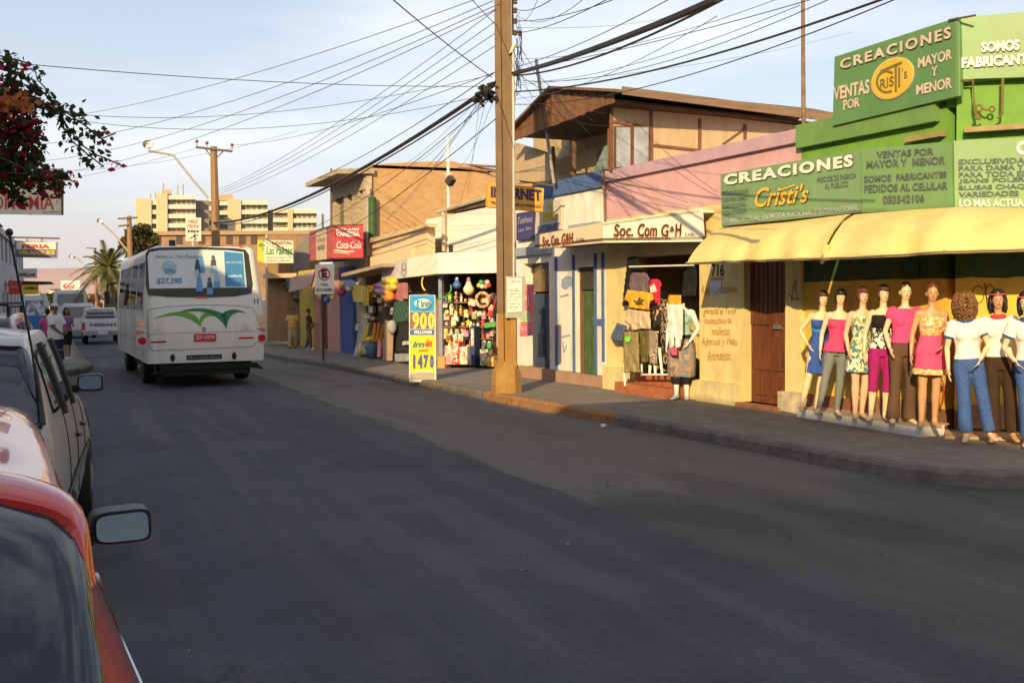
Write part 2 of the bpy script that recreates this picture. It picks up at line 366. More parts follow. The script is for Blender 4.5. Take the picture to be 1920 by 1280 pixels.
# ================================================================ ground
def asphalt():
    m = M('asphalt', (.058, .063, .074), rough=.82, var=.22, scale=1.1, spec=.3, detail=8); t = m.node_tree; l = t.links.new; b = t.nodes['Principled BSDF']
    base = b.inputs['Base Color'].links[0].from_socket
    g = t.nodes.new('ShaderNodeNewGeometry'); sp = t.nodes.new('ShaderNodeSeparateXYZ'); l(g.outputs['Position'], sp.inputs[0])
    def nz(scale, st=(1, 1, 1), det=4, ro=.6):
        mp = t.nodes.new('ShaderNodeMapping'); mp.inputs['Scale'].default_value = st; l(g.outputs['Position'], mp.inputs['Vector'])
        n = t.nodes.new('ShaderNodeTexNoise'); n.inputs['Scale'].default_value = scale; n.inputs['Detail'].default_value = det; n.inputs['Roughness'].default_value = ro
        l(mp.outputs['Vector'], n.inputs['Vector']); return n.outputs['Fac']
    def math_(op, a, b_, c=None):
        n = t.nodes.new('ShaderNodeMath'); n.operation = op
        for i, x in enumerate((a, b_, c)):
            if x is None: continue
            if isinstance(x, (int, float)): n.inputs[i].default_value = x
            else: l(x, n.inputs[i])
        return n.outputs[0]
    def mr(x, a, b_, c, d):
        n = t.nodes.new('ShaderNodeMapRange'); l(x, n.inputs[0])
        for i, q in enumerate((a, b_, c, d)): n.inputs[i+1].default_value = q
        return n.outputs[0]
    def mixc(f, a, c, bl='MIX'):
        n = t.nodes.new('ShaderNodeMix'); n.data_type = 'RGBA'; n.blend_type = bl
        for s_, x in ((0, f), (6, a), (7, c)):
            if isinstance(x, tuple): n.inputs[s_].default_value = (*x, 1)
            elif isinstance(x, (int, float)): n.inputs[s_].default_value = x
            else: l(x, n.inputs[s_])
        return n.outputs[2]
    # old worn lane right of x=4, newer coarse overlay left of it, ragged where the overlay ends near y=7
    edge = math_('MULTIPLY_ADD', nz(2.5, (1, .35, 1), 5), .55, math_('SUBTRACT', sp.outputs['X'], 4.28))
    old = mr(edge, -.03, .04, 0, 1)
    nearn = math_('MULTIPLY_ADD', nz(.55, (1, .6, 1), 5), 5.5, math_('SUBTRACT', sp.outputs['Y'], 10.6))
    old2 = math_('MULTIPLY', old, mr(nearn, -.9, .5, .22, 1))
    c1 = mixc(old2, base, (.125, .112, .102))
    # tyre polished streaks lengthwise
    st = nz(1.6, (1.5, .06, 1), 4)
    c2 = mixc(mr(st, .48, .72, 0, .5), c1, (.128, .12, .112))
    dk = nz(.9, (1, .12, 1), 5)
    c3 = mixc(mr(dk, .52, .75, 0, .55), c2, (.038, .039, .042))
    # stone chips
    v = t.nodes.new('ShaderNodeTexVoronoi'); v.inputs['Scale'].default_value = 70; l(g.outputs['Position'], v.inputs['Vector'])
    scol = t.nodes.new('ShaderNodeSeparateColor'); l(v.outputs['Color'], scol.inputs[0])
    chip = math_('MULTIPLY', mr(scol.outputs[0], .72, 1, 0, 1), mr(v.outputs['Distance'], .2, .5, .6, 0))
    c4 = mixc(math_('MULTIPLY', chip, .5), c3, (.16, .155, .15))
    fine = nz(38, (1, 1, 1), 4, .8)
    c5 = mixc(1.0, c4, mixc(fine, (.3, .3, .3), (1.75, 1.75, 1.75)), 'MULTIPLY')
    # few oil spots and litter-pale scuffs
    sc_ = nz(2.3, (1, .3, 1), 2)
    c6 = mixc(mr(sc_, .76, .8, 0, .35), c5, (.2, .19, .175))
    ck = t.nodes.new('ShaderNodeTexVoronoi'); ck.feature = 'DISTANCE_TO_EDGE'; ck.inputs['Scale'].default_value = .62
    wv = t.nodes.new('ShaderNodeVectorMath'); wv.operation = 'MULTIPLY_ADD'; wn = t.nodes.new('ShaderNodeTexNoise'); wn.inputs['Scale'].default_value = 1.6; wn.inputs['Detail'].default_value = 6; l(g.outputs['Position'], wn.inputs['Vector'])
    l(wn.outputs['Color'], wv.inputs[0]); wv.inputs[1].default_value = (.9, .9, .9); l(g.outputs['Position'], wv.inputs[2]); l(wv.outputs[0], ck.inputs['Vector'])
    crk = math_('MULTIPLY', mr(ck.outputs['Distance'], .0, .007, .75, 0), mr(nz(.35, (1, 1, 1), 2), .47, .56, 0, 1))
    c6 = mixc(crk, c6, (.022, .022, .023))
    pt = nz(.42, (1, .5, 1), 3, .5); c6 = mixc(mr(pt, .56, .60, 0, .38), c6, (.034, .035, .038))
    c6 = mixc(mr(nz(.8, (1, .3, 1), 7, .7), .54, .72, 0, .4), c6, (.15, .143, .135))
    l(c6, b.inputs['Base Color'])
    bp = t.nodes.new('ShaderNodeBump'); bp.inputs['Strength'].default_value = .8; bp.inputs['Distance'].default_value = .012
    h = math_('ADD', math_('MULTIPLY', fine, math_('SUBTRACT', 1.25, old2)), math_('MULTIPLY', chip, .6)); l(h, bp.inputs['Height']); l(bp.outputs['Normal'], b.inputs['Normal'])
    return m
mb = MB()
xs = [-1500, -400, -100, -40, -15, -6, -3, 0, 2.5, 3.3, 4.2, 5.2, 6.0, 6.5, 8, 10, 15, 40, 100, 400, 1500]
ys = [-200, -40, -10, 0, 5, 10, 20, 30, 45, 60, 90, 150, 300, 700, 1500, 3000]
vs_ = [(x, y, gz(x, y)) for y in ys for x in xs]; n_ = len(xs)
mb.add(vs_, [(j*n_+i, j*n_+i+1, (j+1)*n_+i+1, (j+1)*n_+i) for j in range(len(ys)-1) for i in range(n_-1)])
obj('road', mb, asphalt(), kind='structure')
KERB = [(4.3, 100), (5.4, 60), (6.1, 36.5), (6.55, 30.3), (6.74, 22.9), (6.86, 18.8), (7.06, 13.2), (7.2, 10), (7.22, 8.6), (7.27, 8.0), (7.42, 7.45), (7.75, 7.05), (8.3, 6.78), (9.5, 6.5), (14, 6.0), (40, 4)]
BACK = [(14, 100), (14, 60), (14, 36.5), (14, 30.3), (14, 22.9), (14, 18.8), (14, 13.2), (14, 12.2), (14, 12), (14, 11.9), (14, 11.8), (14, 11.7), (14, 11.6), (14, 11.5), (15, 11), (40, 11)]
def strip(name, A, B, h, mat, inset=0):
    mb = MB(); k = len(A)
    P = [V((x, y, gz(x, y)+h)) for x, y in A]; Q = [V((x, y, gz(x, y)+h)) for x, y in B]
    for i in range(k-1): mb.quad(P[i], P[i+1], Q[i+1], Q[i])
    return obj(name, mb, mat, kind='structure')
def offset(P, d):
    o = []
    for i, p in enumerate(P):
        a = V(P[max(0, i-1)]); b = V(P[min(len(P)-1, i+1)]); t = (b-a).normalized(); n = V((-t.y, t.x)); o.append((p[0]+n.x*d, p[1]+n.y*d))
    return o
def densify(P, n=4):
    o = []
    for a, b in zip(P[:-1], P[1:]):
        for i in range(n): o.append((a[0]+(b[0]-a[0])*i/n, a[1]+(b[1]-a[1])*i/n))
    return o+[P[-1]]
def pavement_mat():
    m = M('pavement_concrete', (.19, .172, .152), rough=.88, var=.2, scale=1.7, bump=.12, dirt=.5, dirtc=(.085, .075, .066), detail=9); t = m.node_tree; l = t.links.new; b = t.nodes['Principled BSDF']
    src = b.inputs['Base Color'].links[0].from_socket
    g = t.nodes.new('ShaderNodeNewGeometry'); br = t.nodes.new('ShaderNodeTexBrick'); br.offset = 0; br.inputs['Scale'].default_value = 1; br.inputs['Mortar Size'].default_value = .008
    br.inputs['Brick Width'].default_value = 2.4; br.inputs['Row Height'].default_value = 1.65; l(g.outputs['Position'], br.inputs['Vector'])
    x = t.nodes.new('ShaderNodeMix'); x.data_type = 'RGBA'; l(br.outputs['Fac'], x.inputs[0]); l(src, x.inputs[6]); x.inputs[7].default_value = (.05, .045, .04, 1); 
    n = t.nodes.new('ShaderNodeTexNoise'); n.inputs['Scale'].default_value = 40; n.inputs['Detail'].default_value = 4; l(g.outputs['Position'], n.inputs['Vector'])
    y = t.nodes.new('ShaderNodeMix'); y.data_type = 'RGBA'; y.blend_type = 'MULTIPLY'; y.inputs[0].default_value = .55; l(x.outputs[2], y.inputs[6])
    r = t.nodes.new('ShaderNodeValToRGB'); r.color_ramp.elements[0].position = .35; r.color_ramp.elements[1].position = .65; r.color_ramp.elements[0].color = (.55, .55, .55, 1); r.color_ramp.elements[1].color = (1.3, 1.3, 1.3, 1)
    l(n.outputs['Fac'], r.inputs['Fac']); l(r.outputs['Color'], y.inputs[7]); l(y.outputs[2], b.inputs['Base Color']); return m
PAV = pavement_mat()
KI = offset(KERB, .16)
if KI[5][0] < KERB[5][0]: KI = offset(KERB, -.16)
strip('pavement', KI, BACK, .15, PAV)
def kerb_mat():
    m = M('kerb_stone', (.13, .12, .11), rough=.9, var=.3, scale=5, bump=.4, dirt=.6, dirtc=(.04, .038, .036)); t = m.node_tree; l = t.links.new; b = t.nodes['Principled BSDF']
    src = b.inputs['Base Color'].links[0].from_socket
    g = t.nodes.new('ShaderNodeNewGeometry'); sp = t.nodes.new('ShaderNodeSeparateXYZ'); l(g.outputs['Position'], sp.inputs[0])
    cr = t.nodes.new('ShaderNodeValToRGB'); cr.color_ramp.interpolation = 'CONSTANT'
    mr = t.nodes.new('ShaderNodeMapRange'); l(sp.outputs['Y'], mr.inputs[0]); mr.inputs[1].default_value = 0; mr.inputs[2].default_value = 30
    for i, (y, k) in enumerate([(0, 0), (13.15, .85), (18.0, 0), (20.6, .5), (21.0, 0)]):
        e = cr.color_ramp.elements[0] if i == 0 else (cr.color_ramp.elements[1] if i == 1 else cr.color_ramp.elements.new(.99)); e.position = y/30; e.color = (k, k, k, 1)
    l(mr.outputs[0], cr.inputs['Fac']); x = t.nodes.new('ShaderNodeMix'); x.data_type = 'RGBA'
    n = t.nodes.new('ShaderNodeTexNoise'); n.inputs['Scale'].default_value = 9; n.inputs['Detail'].default_value = 7; l(g.outputs['Position'], n.inputs['Vector'])
    wr = t.nodes.new('ShaderNodeMapRange'); l(n.outputs['Fac'], wr.inputs[0]); wr.inputs[1].default_value = .36; wr.inputs[2].default_value = .55; wr.inputs[3].default_value = .25
    mu = t.nodes.new('ShaderNodeMath'); mu.operation = 'MULTIPLY'; l(cr.outputs['Color'], mu.inputs[0]); l(wr.outputs[0], mu.inputs[1]); l(mu.outputs[0], x.inputs[0])
    l(src, x.inputs[6]); x.inputs[7].default_value = (.34, .15, .035, 1); l(x.outputs[2], b.inputs['Base Color']); return m
KM = kerb_mat()
def kerb(name, K, d, h=.15):
    mb = MB(); A = densify(K, 6); I = offset(A, d); rnd = random.Random(3)
    A = [(x+rnd.uniform(-.012, .012), y) for x, y in A]
    pr = []
    for (x, y), (xi, yi) in zip(A, I):
        z = gz(x, y); hh = h+rnd.uniform(-.012, .006); dx, dy = (xi-x), (yi-y); zi = gz(xi, yi)+h+.004
        pr.append([V((x-dx*.12, y-dy*.12, z-.05)), V((x, y, z+hh-.03)), V((x+dx*.2, y+dy*.2, z+hh+.002)), V((xi, yi, zi))])
    for i in range(len(pr)-1):
        for j in range(3): mb.quad(pr[i][j], pr[i+1][j], pr[i+1][j+1], pr[i][j+1])
    return obj(name, mb, KM, kind='structure', smooth=True)
sgn = .17 if offset(KERB, .16)[5][0] > KERB[5][0] else -.17
kerb('kerb', KERB, sgn)
KL = [(-1.9, -25), (-1.9, 24.5), (-1.2, 26.3), (0.05, 28.2), (.28, 30.1), (.12, 33), (-.1, 40), (-.4, 55), (-1, 90)]
sg2 = .17 if offset(KL, .17)[1][0] < KL[1][0] else -.17
strip('pavement_opposite', offset(KL, sg2), [(-9, y) for x, y in KL], .15, PAV)
kerb('kerb_opposite', KL, sg2)
# distant desert hills
mb = MB(); N = 60
for j, (dist, hh) in enumerate([(2300, 0), (2700, 75), (3300, 110)]):
    for i in range(N+1):
        a = R(-75)+R(150)*i/N; q = hh*(.75+.5*noise.noise((i*.16+j*9, j*3.1, 0))) if hh else -40
        mb.v.append((dist*math.sin(a), dist*math.cos(a), q))
for j in range(2):
    for i in range(N): mb.f.append((j*(N+1)+i, j*(N+1)+i+1, (j+1)*(N+1)+i+1, (j+1)*(N+1)+i)); mb.m.append(0)
obj('hills', mb, M('desert_hill', (.42, .31, .29), rough=1, var=.1, scale=.004), kind='structure', smooth=True)
# ================================================================ planes of the right-hand side
F = Plane((9.53, 9.48), (9.01, 20.28))
_k = F.p(1791, 560); KX, KY = _k.x, _k.y
CH = Plane((KX, KY), (KX+.70*5, KY-.714*5))          # cut-off corner, about 45 degrees
G = Plane((8.66, 28), (8.43, 40))
def gzp(pl, u): q = pl.at(u, 0); return gz(q.x, q.y)
WHITE = M('white_plaster', (.74, .71, .66), var=.05, scale=2.5, dirt=.3, dirtc=(.42, .36, .28), bump=.05)
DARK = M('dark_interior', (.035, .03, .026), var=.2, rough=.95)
UG = M('green_paint', (.10, .225, .04), var=.14, scale=1.6, dirt=.45, dirtc=(.07, .17, .05), bump=.06, rough=.6)
WOODD = M('dark_timber', (.16, .075, .035), var=.35, scale=3, stretch=(6, 6, .6), rough=.8)
TRIM = M('timber_trim', (.17, .08, .045), var=.2)
FRAME_BLUE = M('blue_trim_paint', (.07, .13, .3), var=.15)
def shop_base(pl, u0, u1): return min(gzp(pl, u0), gzp(pl, u1))+.1
# ---------------------------------------------------------------- green corner shop
uG = F.uz(1502, 400)[0]
t = thing('corner_shop', 'bright green corner shop with cut-off corner and yellow ochre lower walls', 'shop', (KX, KY, .1))
WB = Mbands('corner_shop_wall', [(-1, (.2, .085, .05)), (.34, (.68, .46, .07)), (1.9, (.035, .085, .03)), (2.62, (.14, .31, .05))], var=.14, scale=3, bump=.08, dirt=.3, dirtc=(.2, .12, .04))
mb = MB(); ztop = 4.07
holed_wall(mb, F, .0, uG, -.1, ztop, [], .25)
CL = 7.0
holed_wall(mb, CH, 0.0, CL, -.1, 4.45, [], .25)
e2 = CH.at(CL, 0); X2 = Plane(e2[:2], (e2.x+10, e2.y-1.2)); holed_wall(mb, X2, 0, 10, -.1, ztop, [], .25)
q0, q1, q2, q3, q4 = F.at(0, 0), F.at(uG, 0), F.at(uG, 0, -9), X2.at(10, 0), CH.at(CL, 0)
zr = ztop-.15
mb.prism([V((q.x, q.y, zr)) for q in (q0, q1, q2, V((q3.x, q2.y, 0)), q3, q4)], (0, 0, .1))
mb.quad(F.at(uG, -.1), F.at(uG, -.1, -9), F.at(uG, zr, -9), F.at(uG, zr))
obj('wall', mb, WB, t)
mb = MB()                                   # projecting strips of the parapet
slabuz(mb, F, (.09, uG, ztop-.3, ztop+.02), .1, .13)
slabuz(mb, CH, (-.03, CL, ztop+.1, 4.47), .1, .13)
obj('parapet_cap', mb, M('green_cap_paint', (.13, .255, .075), var=.12, dirt=.3, dirtc=(.1, .2, .07)), t)
mb = MB(); slabuz(mb, CH, (.08, CL, 3.58, 3.64), .16, .2); slabuz(mb, F, (.0, .55, 3.58, 3.64), .1, .12)
obj('ledge', mb, M('brown_ledge', (.3, .24, .11), var=.25), t)
for pl_, r_, o_ in ((CH, (.05, CL, .14, .42), .05), (F, (.12, 1.3, .06, .40), .04)): obj('plinth', slabuz(MB(), pl_, r_, o_, .055), M('plinth_brown', (.28, .15, .075), var=.35, scale=7, bump=.3, dirt=.5, dirtc=(.4, .3, .2)), t)
for x0 in (1686, 1730): obj('panel', MB().slab(F, rect(x0, 491, x0+36, 520), .03, .04), M('dark_green_panel', (.025, .06, .022), var=.2), t)
mb = MB()                                   # painted scrolls and graffiti on the ochre wall
def pstrokes(pl, lists, wpx, off=.012):
    m_ = MB()
    for p in lists: stroke(m_, pl, p, wpx, off)
    return m_
def arcpts(cx, cy, rx, ry, a0, a1, n=14): return [(cx+rx*math.cos(a0+(a1-a0)*i/n), cy+ry*math.sin(a0+(a1-a0)*i/n)) for i in range(n+1)]
obj('graffiti', pstrokes(CH, [arcpts(1834, 552, 11, 16, 0, 5.5), arcpts(1856, 548, 8, 14, 1, 6), [(1846, 530), (1852, 580)]], 1.6), M('black_spray', (.03, .025, .02)), t)
obj('graffiti', pstrokes(CH, [[(1762, 690), (1770, 730), (1766, 760)], arcpts(1758, 735, 14, 26, -1.2, 2)], 1.6), M('red_spray', (.35, .04, .02)), t)
# pale pilaster between the brown door and the shop
mb = MB(); slabuz(mb, F, prect(F, 1473, 486, 1501, 752, .06), .06, .3)
pil = obj('pilaster', mb, M('cream_paint', (.66, .57, .27), var=.1, scale=3, dirt=.35, dirtc=(.5, .36, .15)), cat='pilaster', label='pale cream pilaster with red graffiti between brown door and ochre shop wall')
obj('graffiti', pstrokes(F, [[(1484, 565), (1488, 535), (1493, 525), (1491, 545), (1497, 562), (1488, 560), (1477, 550)]], 1.6, .07), M('red_spray', (.35, .04, .02)), pil)
obj('plinth', MB().slab(F, [(1458, 769), (1502, 777), (1502, 736), (1458, 733)], .1, .15), M('plinth_cream', (.5, .43, .3), var=.3, scale=6, bump=.2, dirt=.5, dirtc=(.2, .17, .15)), pil)
# ---------------------------------------------------------------- boards on the corner shop
def board(name, label, pl, poly, off, th, face, cat='sign', edge=None, group=None):
    root = thing(name, label, cat, pl.p(*poly[0], off), group=group)
    obj('panel', MB().slab(pl, poly, off, th), [face], root)
    return root
SG1 = M('board_green', (.105, .225, .085), var=.1, scale=1.5, dirt=.35, dirtc=(.08, .17, .075), rough=.45)
SG2 = M('board_light_green', (.17, .31, .125), var=.08, scale=1.5, dirt=.3, dirtc=(.2, .36, .16), rough=.45)
SG3 = M('board_mint', (.165, .29, .14), var=.08, scale=1.5, dirt=.35, dirtc=(.22, .34, .19), rough=.45)
LW = M('letter_white', (.76, .71, .65), var=.12, scale=9, dirt=.4, dirtc=(.5, .5, .42)); LY = M('letter_yellow', (.75, .42, .05), var=.05); LG = M('letter_slate', (.09, .125, .125), var=.35, scale=12)
LPK = M('letter_faded_pink', (.56, .45, .39), var=.25, scale=9, dirt=.6, dirtc=(.3, .3, .22)); LSH = M('letter_dark_edge', (.04, .06, .045)); LLV = M('letter_lavender', (.42, .43, .48)); BLK = M('black_paint', (.02, .02, .02), var=.1)
s = board('parapet_sign', 'dark green board with a yellow oval on the corner shop parapet', F, [(1561, 236), (1797, 180), (1795, 33), (1565, 107)], .14, .08, SG1)
def dbl(s_, *a, sh=(1.2, 1.2), o=.15, **k):
    m1 = MB(); q = list(a); k2 = dict(k); q[2] += sh[0]; q[3] += sh[0]; q[4:] = [z+sh[1] for z in q[4:]]
    letters(m1, q[0], q[1], *q[2:], off=o, **k2); obj('lettering', m1, LSH, s_)
    m2 = MB(); letters(m2, *a, off=o+.006, **k); return m2
obj('lettering', dbl(s, F, 'CREACIONES', 1575, 1783, 131, 112, 71, 49, bold=.035, spacing=1.25), LPK, s)
m1 = MB(); letters(m1, F, 'VENTAS', 1562.5, 1630, 189, 164, 175, 148, off=.15, bold=.03); letters(m1, F, 'POR', 1581, 1612, 207, 188, 200, 182, off=.15, bold=.03)
letters(m1, F, 'MAYOR', 1721, 1785, 129, 109, 111, 91, off=.15, bold=.03); letters(m1, F, 'Y', 1746, 1758, 144, 126, 142, 123, off=.15, bold=.03); letters(m1, F, 'MENOR', 1718, 1785, 179, 160, 165, 144, off=.15, bold=.03)
obj('lettering', m1, LPK, s)
def ellipse_px(cx, cy, a, b, tilt, n=40): return [(cx+a*math.cos(2*math.pi*i/n), cy+b*math.sin(2*math.pi*i/n)+tilt*a*math.cos(2*math.pi*i/n)) for i in range(n)]
obj('oval_rim', MB().slab(F, ellipse_px(1673, 147, 40, 38.5, -.27), .155, .02), M('oval_rim', (.5, .42, .22)), s)
obj('oval', MB().slab(F, ellipse_px(1673, 147, 37.8, 36.5, -.27), .16, .02), M('oval_yellow', (.62, .40, .04), var=.1, dirt=.3, dirtc=(.5, .36, .12)), s)
m1 = MB(); stroke(m1, F, arcpts(1662, 153, 18, 20, -.9, -5.3), 4, .17)
letters(m1, F, 'RIS', 1650, 1676, 168, 149, 160, 142, off=.17, bold=.01)
stroke(m1, F, [(1651, 133.5), (1691, 117)], 4, .17); stroke(m1, F, [(1679.5, 122), (1679.5, 172)], 4, .17); stroke(m1, F, [(1686, 126), (1686, 163)], 4, .17)
letters(m1, F, "'s", 1691, 1701, 149, 128, 145, 126, off=.17)
obj('lettering', m1, M('letter_olive', (.16, .15, .05)), s)
obj('corner_strip', MB().tube([F.p(1795, 33, .12), F.p(1797, 180, .12)], .022, 6), SG2, s); obj('top_rail', MB().tube([F.p(1779, 38, .16), F.p(1829, 29, .13)], .012, 6), M('rusty_iron', (.13, .07, .04), rough=.8), s)
def slopeq(x, y, x1, sl): return y+sl*(x1-x)
s = board('parapet_sign', 'light green board with white words on the shop parapet facing the crossing', CH, [(1797, 149), (2080, 139), (2080, 9), (1797, 33)], .14, .08, SG2)
obj('lettering', dbl(s, CH, 'SOMOS', 1840, 1912, 99, 79, 94.5, 73.5, bold=.05, sh=(1, 1.3)), LW, s); obj('lettering', dbl(s, CH, 'FABRICANTES', 1803, 1950, 128, 108, 119, 99, bold=.05, sh=(1, 1.3)), LW, s)
s = board('fascia_sign', 'mint green board with yellow script above the awning and brown door', F, [(1353, 424), (1614.5, 398), (1612, 281), (1351, 327)], .12, .07, SG3)
obj('lettering', dbl(s, F, 'CREACIONES', 1357, 1599, 348, 328, 312, 289, o=.13, bold=.05, spacing=1.22), LW, s)
m1 = MB(); letters(m1, F, "Cristi's", 1415, 1516, 390, 351, 379, 344, off=.14, shear=.35, bold=.015); stroke(m1, F, [(1462, 357), (1490, 347)], 2.6, .14)
m2 = MB(); letters(m2, F, "Cristi's", 1416.5, 1517.5, 391, 352, 380, 345, off=.13, shear=.35, bold=.015)
obj('lettering', m2, LSH, s); obj('lettering', m1, LY, s)
m1 = MB()
for i, tx in enumerate(['EXCLUSIVIDADES EN', 'ROPA PARA DAMAS Y', 'CABALLEROS PARA', 'TODA ESTACION']):
    letters(m1, F, tx, 1354, 1403-(4 if i > 1 else 0), 367.5+12.4*i, 358.5+12.4*i, 363+12.1*i, 354+12.1*i, off=.13, bold=.015)
letters(m1, F, 'PRECIOS DE FABRICA', 1532, 1605, 343, 333, 334, 324, off=.13, bold=.015); letters(m1, F, 'AL PUBLICO', 1546, 1590, 355, 344, 350, 339, off=.13, bold=.015)
obj('lettering', m1, LG, s)
m1 = MB(); letters(m1, F, 'LO MAS ACTUAL EN MODA NACIONAL E INTERNACIONAL', 1354, 1610, 420, 410, 395, 384, off=.13, bold=.01); obj('lettering', m1, LLV, s)
s = board('fascia_sign', 'light green board with slate telephone number above the awning', F, [(1616.5, 399), (1786, 389), (1783, 265), (1615, 280.5)], .13, .08, SG2)
m1 = MB()
for tx, a in (('VENTAS POR', (1643, 1750, 297, 284, 290, 277)), ('MAYOR Y  MENOR', (1624, 1772, 316, 302, 308, 293)), ('SOMOS  FABRICANTES', (1620, 1775, 343, 330, 333, 321)), ('PEDIDOS AL CELULAR', (1620, 1777, 362, 347, 355, 341)), ('083542106', (1655, 1733, 383, 367, 379, 364))):
    letters(m1, F, tx, *a, off=.14, bold=.03)
obj('lettering', m1, LG, s)
s = board('fascia_sign', 'light green board with seven wide slate lines at the cut-off corner', CH, [(1790, 389), (2080, 392), (2080, 250), (1788, 264)], .16, .08, SG2)
m1 = MB()
for i, tx in enumerate(['EXCLUSIVIDADES', 'PARA DAMA Y VARON', 'PARA TODA EDAD', 'JEANS POLERAS', 'BLUSAS CHAQUETAS', 'VARIEDADES']):
    yb = 308.5+12.3*i; letters(m1, CH, tx, 1797.5, 1797.5+11.3*len(tx), yb, yb-9.6, yb-.022*11.3*len(tx), yb-9.6-.03*11.3*len(tx), off=.17, bold=.03)
obj('lettering', m1, LG, s)
m1 = MB(); letters(m1, CH, 'LO MAS ACTUAL EN MODA', 1799, 2010, 388, 374, 387, 372, off=.17, bold=.02); obj('lettering', m1, LW, s)
m1 = MB(); letters(m1, CH, 'CREACIONES', 1906, 2070, 291, 265, 284, 256, off=.17, bold=.06); obj('lettering', m1, LW, s)
# iron scroll bracket on the corner
mb = MB()
def ptube(pl, pts, r, off, n=6): return [pl.p(x, y, off) for x, y in pts]
mb.tube(ptube(CH, [(1800, 151), (1824, 150), (1827, 200), (1832, 222)], .02, .16), .016, 6); mb.tube(ptube(CH, [(1880, 147), (1879, 215), (1870, 222)], .02, .16), .016, 6)
mb.tube(ptube(CH, arcpts(1836, 203, 6, 6, 0, 6.28), .02, .16), .012, 6); mb.tube(ptube(CH, arcpts(1860, 205, 5, 5, 0, 6.28), .02, .16), .012, 6); mb.tube(ptube(CH, [(1842, 203), (1850, 207), (1855, 205)], .02, .16), .012, 6)
mb.tube(ptube(CH, arcpts(1834, 218, 7, 5, .2, 3), .02, .16), .014, 6)
obj('wall_bracket', mb, M('brass_iron', (.17, .12, .03), rough=.6), cat='bracket', label='rusty yellow iron scroll bracket on the green corner wall')
# ---------------------------------------------------------------- yellow awning in two lengths
AW = M('awning_canvas', (.70, .53, .215), var=.1, scale=2.2, bump=.5, dirt=.6, dirtc=(.55, .36, .08), rough=.85)
def awning(name, label, tops, bots, seed, end=False):
    root = thing(name, label, 'awning', tops[0])
    mb = MB(); n = 36; k = 10; rnd = random.Random(seed); ph = rnd.uniform(0, 6)
    def lerp(P, f):
        x = f*(len(P)-1); i = min(int(x), len(P)-2); return P[i].lerp(P[i+1], x-i)
    g = []
    for i in range(n+1):
        T, B = lerp(tops, i/n), lerp(bots, i/n); row = []
        outv = V((B.x-T.x, B.y-T.y, 0)); on = outv.normalized()
        for j in range(k+1):
            a = j/k; h = .6*a+.4*math.sin(a*math.pi/2); v = .55*a+.45*(1-math.cos(a*math.pi/2))
            p = T+outv*(h)+V((0, 0, (B.z-T.z)*(.35*a+.65*v**1.4)))
            sag = .10*noise.noise((i*.22, j*.12, seed))*math.sin(a*math.pi*.8)+.03*noise.noise((i*.35, j*.5, seed))*a+.012*noise.noise((i*.9, j*.25, seed+5))-.03*max(0, math.cos(i*2*math.pi/(n/3)))**8*math.sin(a*math.pi)
            if j == k: p = p+V((0, 0, .008*noise.noise((i*.3, 3, seed))))
            row.append(p+on*sag)
        g.append(row)
    thick = .012
    vs = [p for r_ in g for p in r_]; m_ = len(vs)
    vs2 = [p-V((0, 0, thick))-(V((bots[0].x-tops[0].x, bots[0].y-tops[0].y, 0)).normalized()*thick) for p in vs]
    fs = [(i*(k+1)+j, (i+1)*(k+1)+j, (i+1)*(k+1)+j+1, i*(k+1)+j+1) for i in range(n) for j in range(k)]
    mb.add(vs, fs); mb.add(vs2, [f[::-1] for f in fs])
    for i in range(n): a, b = i*(k+1)+k, (i+1)*(k+1)+k; mb.f.append((a, b, m_+b, m_+a)); mb.m.append(0)
    c = obj('canopy', mb, AW, root, smooth=True)
    fr = MB()
    for i in ((0, n) if end else (0, n//2, n)):
        T, B = g[i][0], g[i][k]; fr.tube([T+V((0, 0, -.05)), V((T.x, T.y, B.z+.05)).lerp(B, .0)+V((0, 0, .0)), B+V((0, 0, .02))], .014, 6)
    fr.tube([r_[k]+V((0, 0, .012)) for r_ in g], .012, 6)
    obj('frame', fr, M('awning_iron', (.2, .17, .12), rough=.6), root); return root
b0 = [F.p(x, y, 1.14) for x, y in ((1288, 495), (1400, 490), (1540, 486))]; t0 = [F.p(x, y, .16) for x, y in ((1350, 428), (1470, 417), (1596, 401))]
awning('awning', 'yellow canvas awning over the brown wooden door', t0, b0, 2)
b1 = [F.p(1543, 487, 1.16), F.p(1660, 481, 1.16), CH.p(1770, 474, 1.16), CH.p(1920, 470, 1.16), CH.p(2160, 466, 1.16)]
t1 = [F.p(1603, 402, .17), F.p(1715, 393, .17), F.p(1789, 389, .19), CH.p(1900, 390, .2), CH.p(2090, 392, .2)]
awning('awning', 'long yellow canvas awning round the corner above the dressed mannequins', t1, b1, 9)
obj('knot', MB().tube([F.p(1551, 459, 1.08), F.p(1545, 475, 1.1), F.p(1541, 492, 1.05)], [.05, .035, .03], 7).tube([F.p(1541, 487, 1.06), F.p(1572, 481, .95)], [.03, .012], 6), AW, [o for o in col.objects if o.get('label', '').startswith('long yellow canvas')][0])
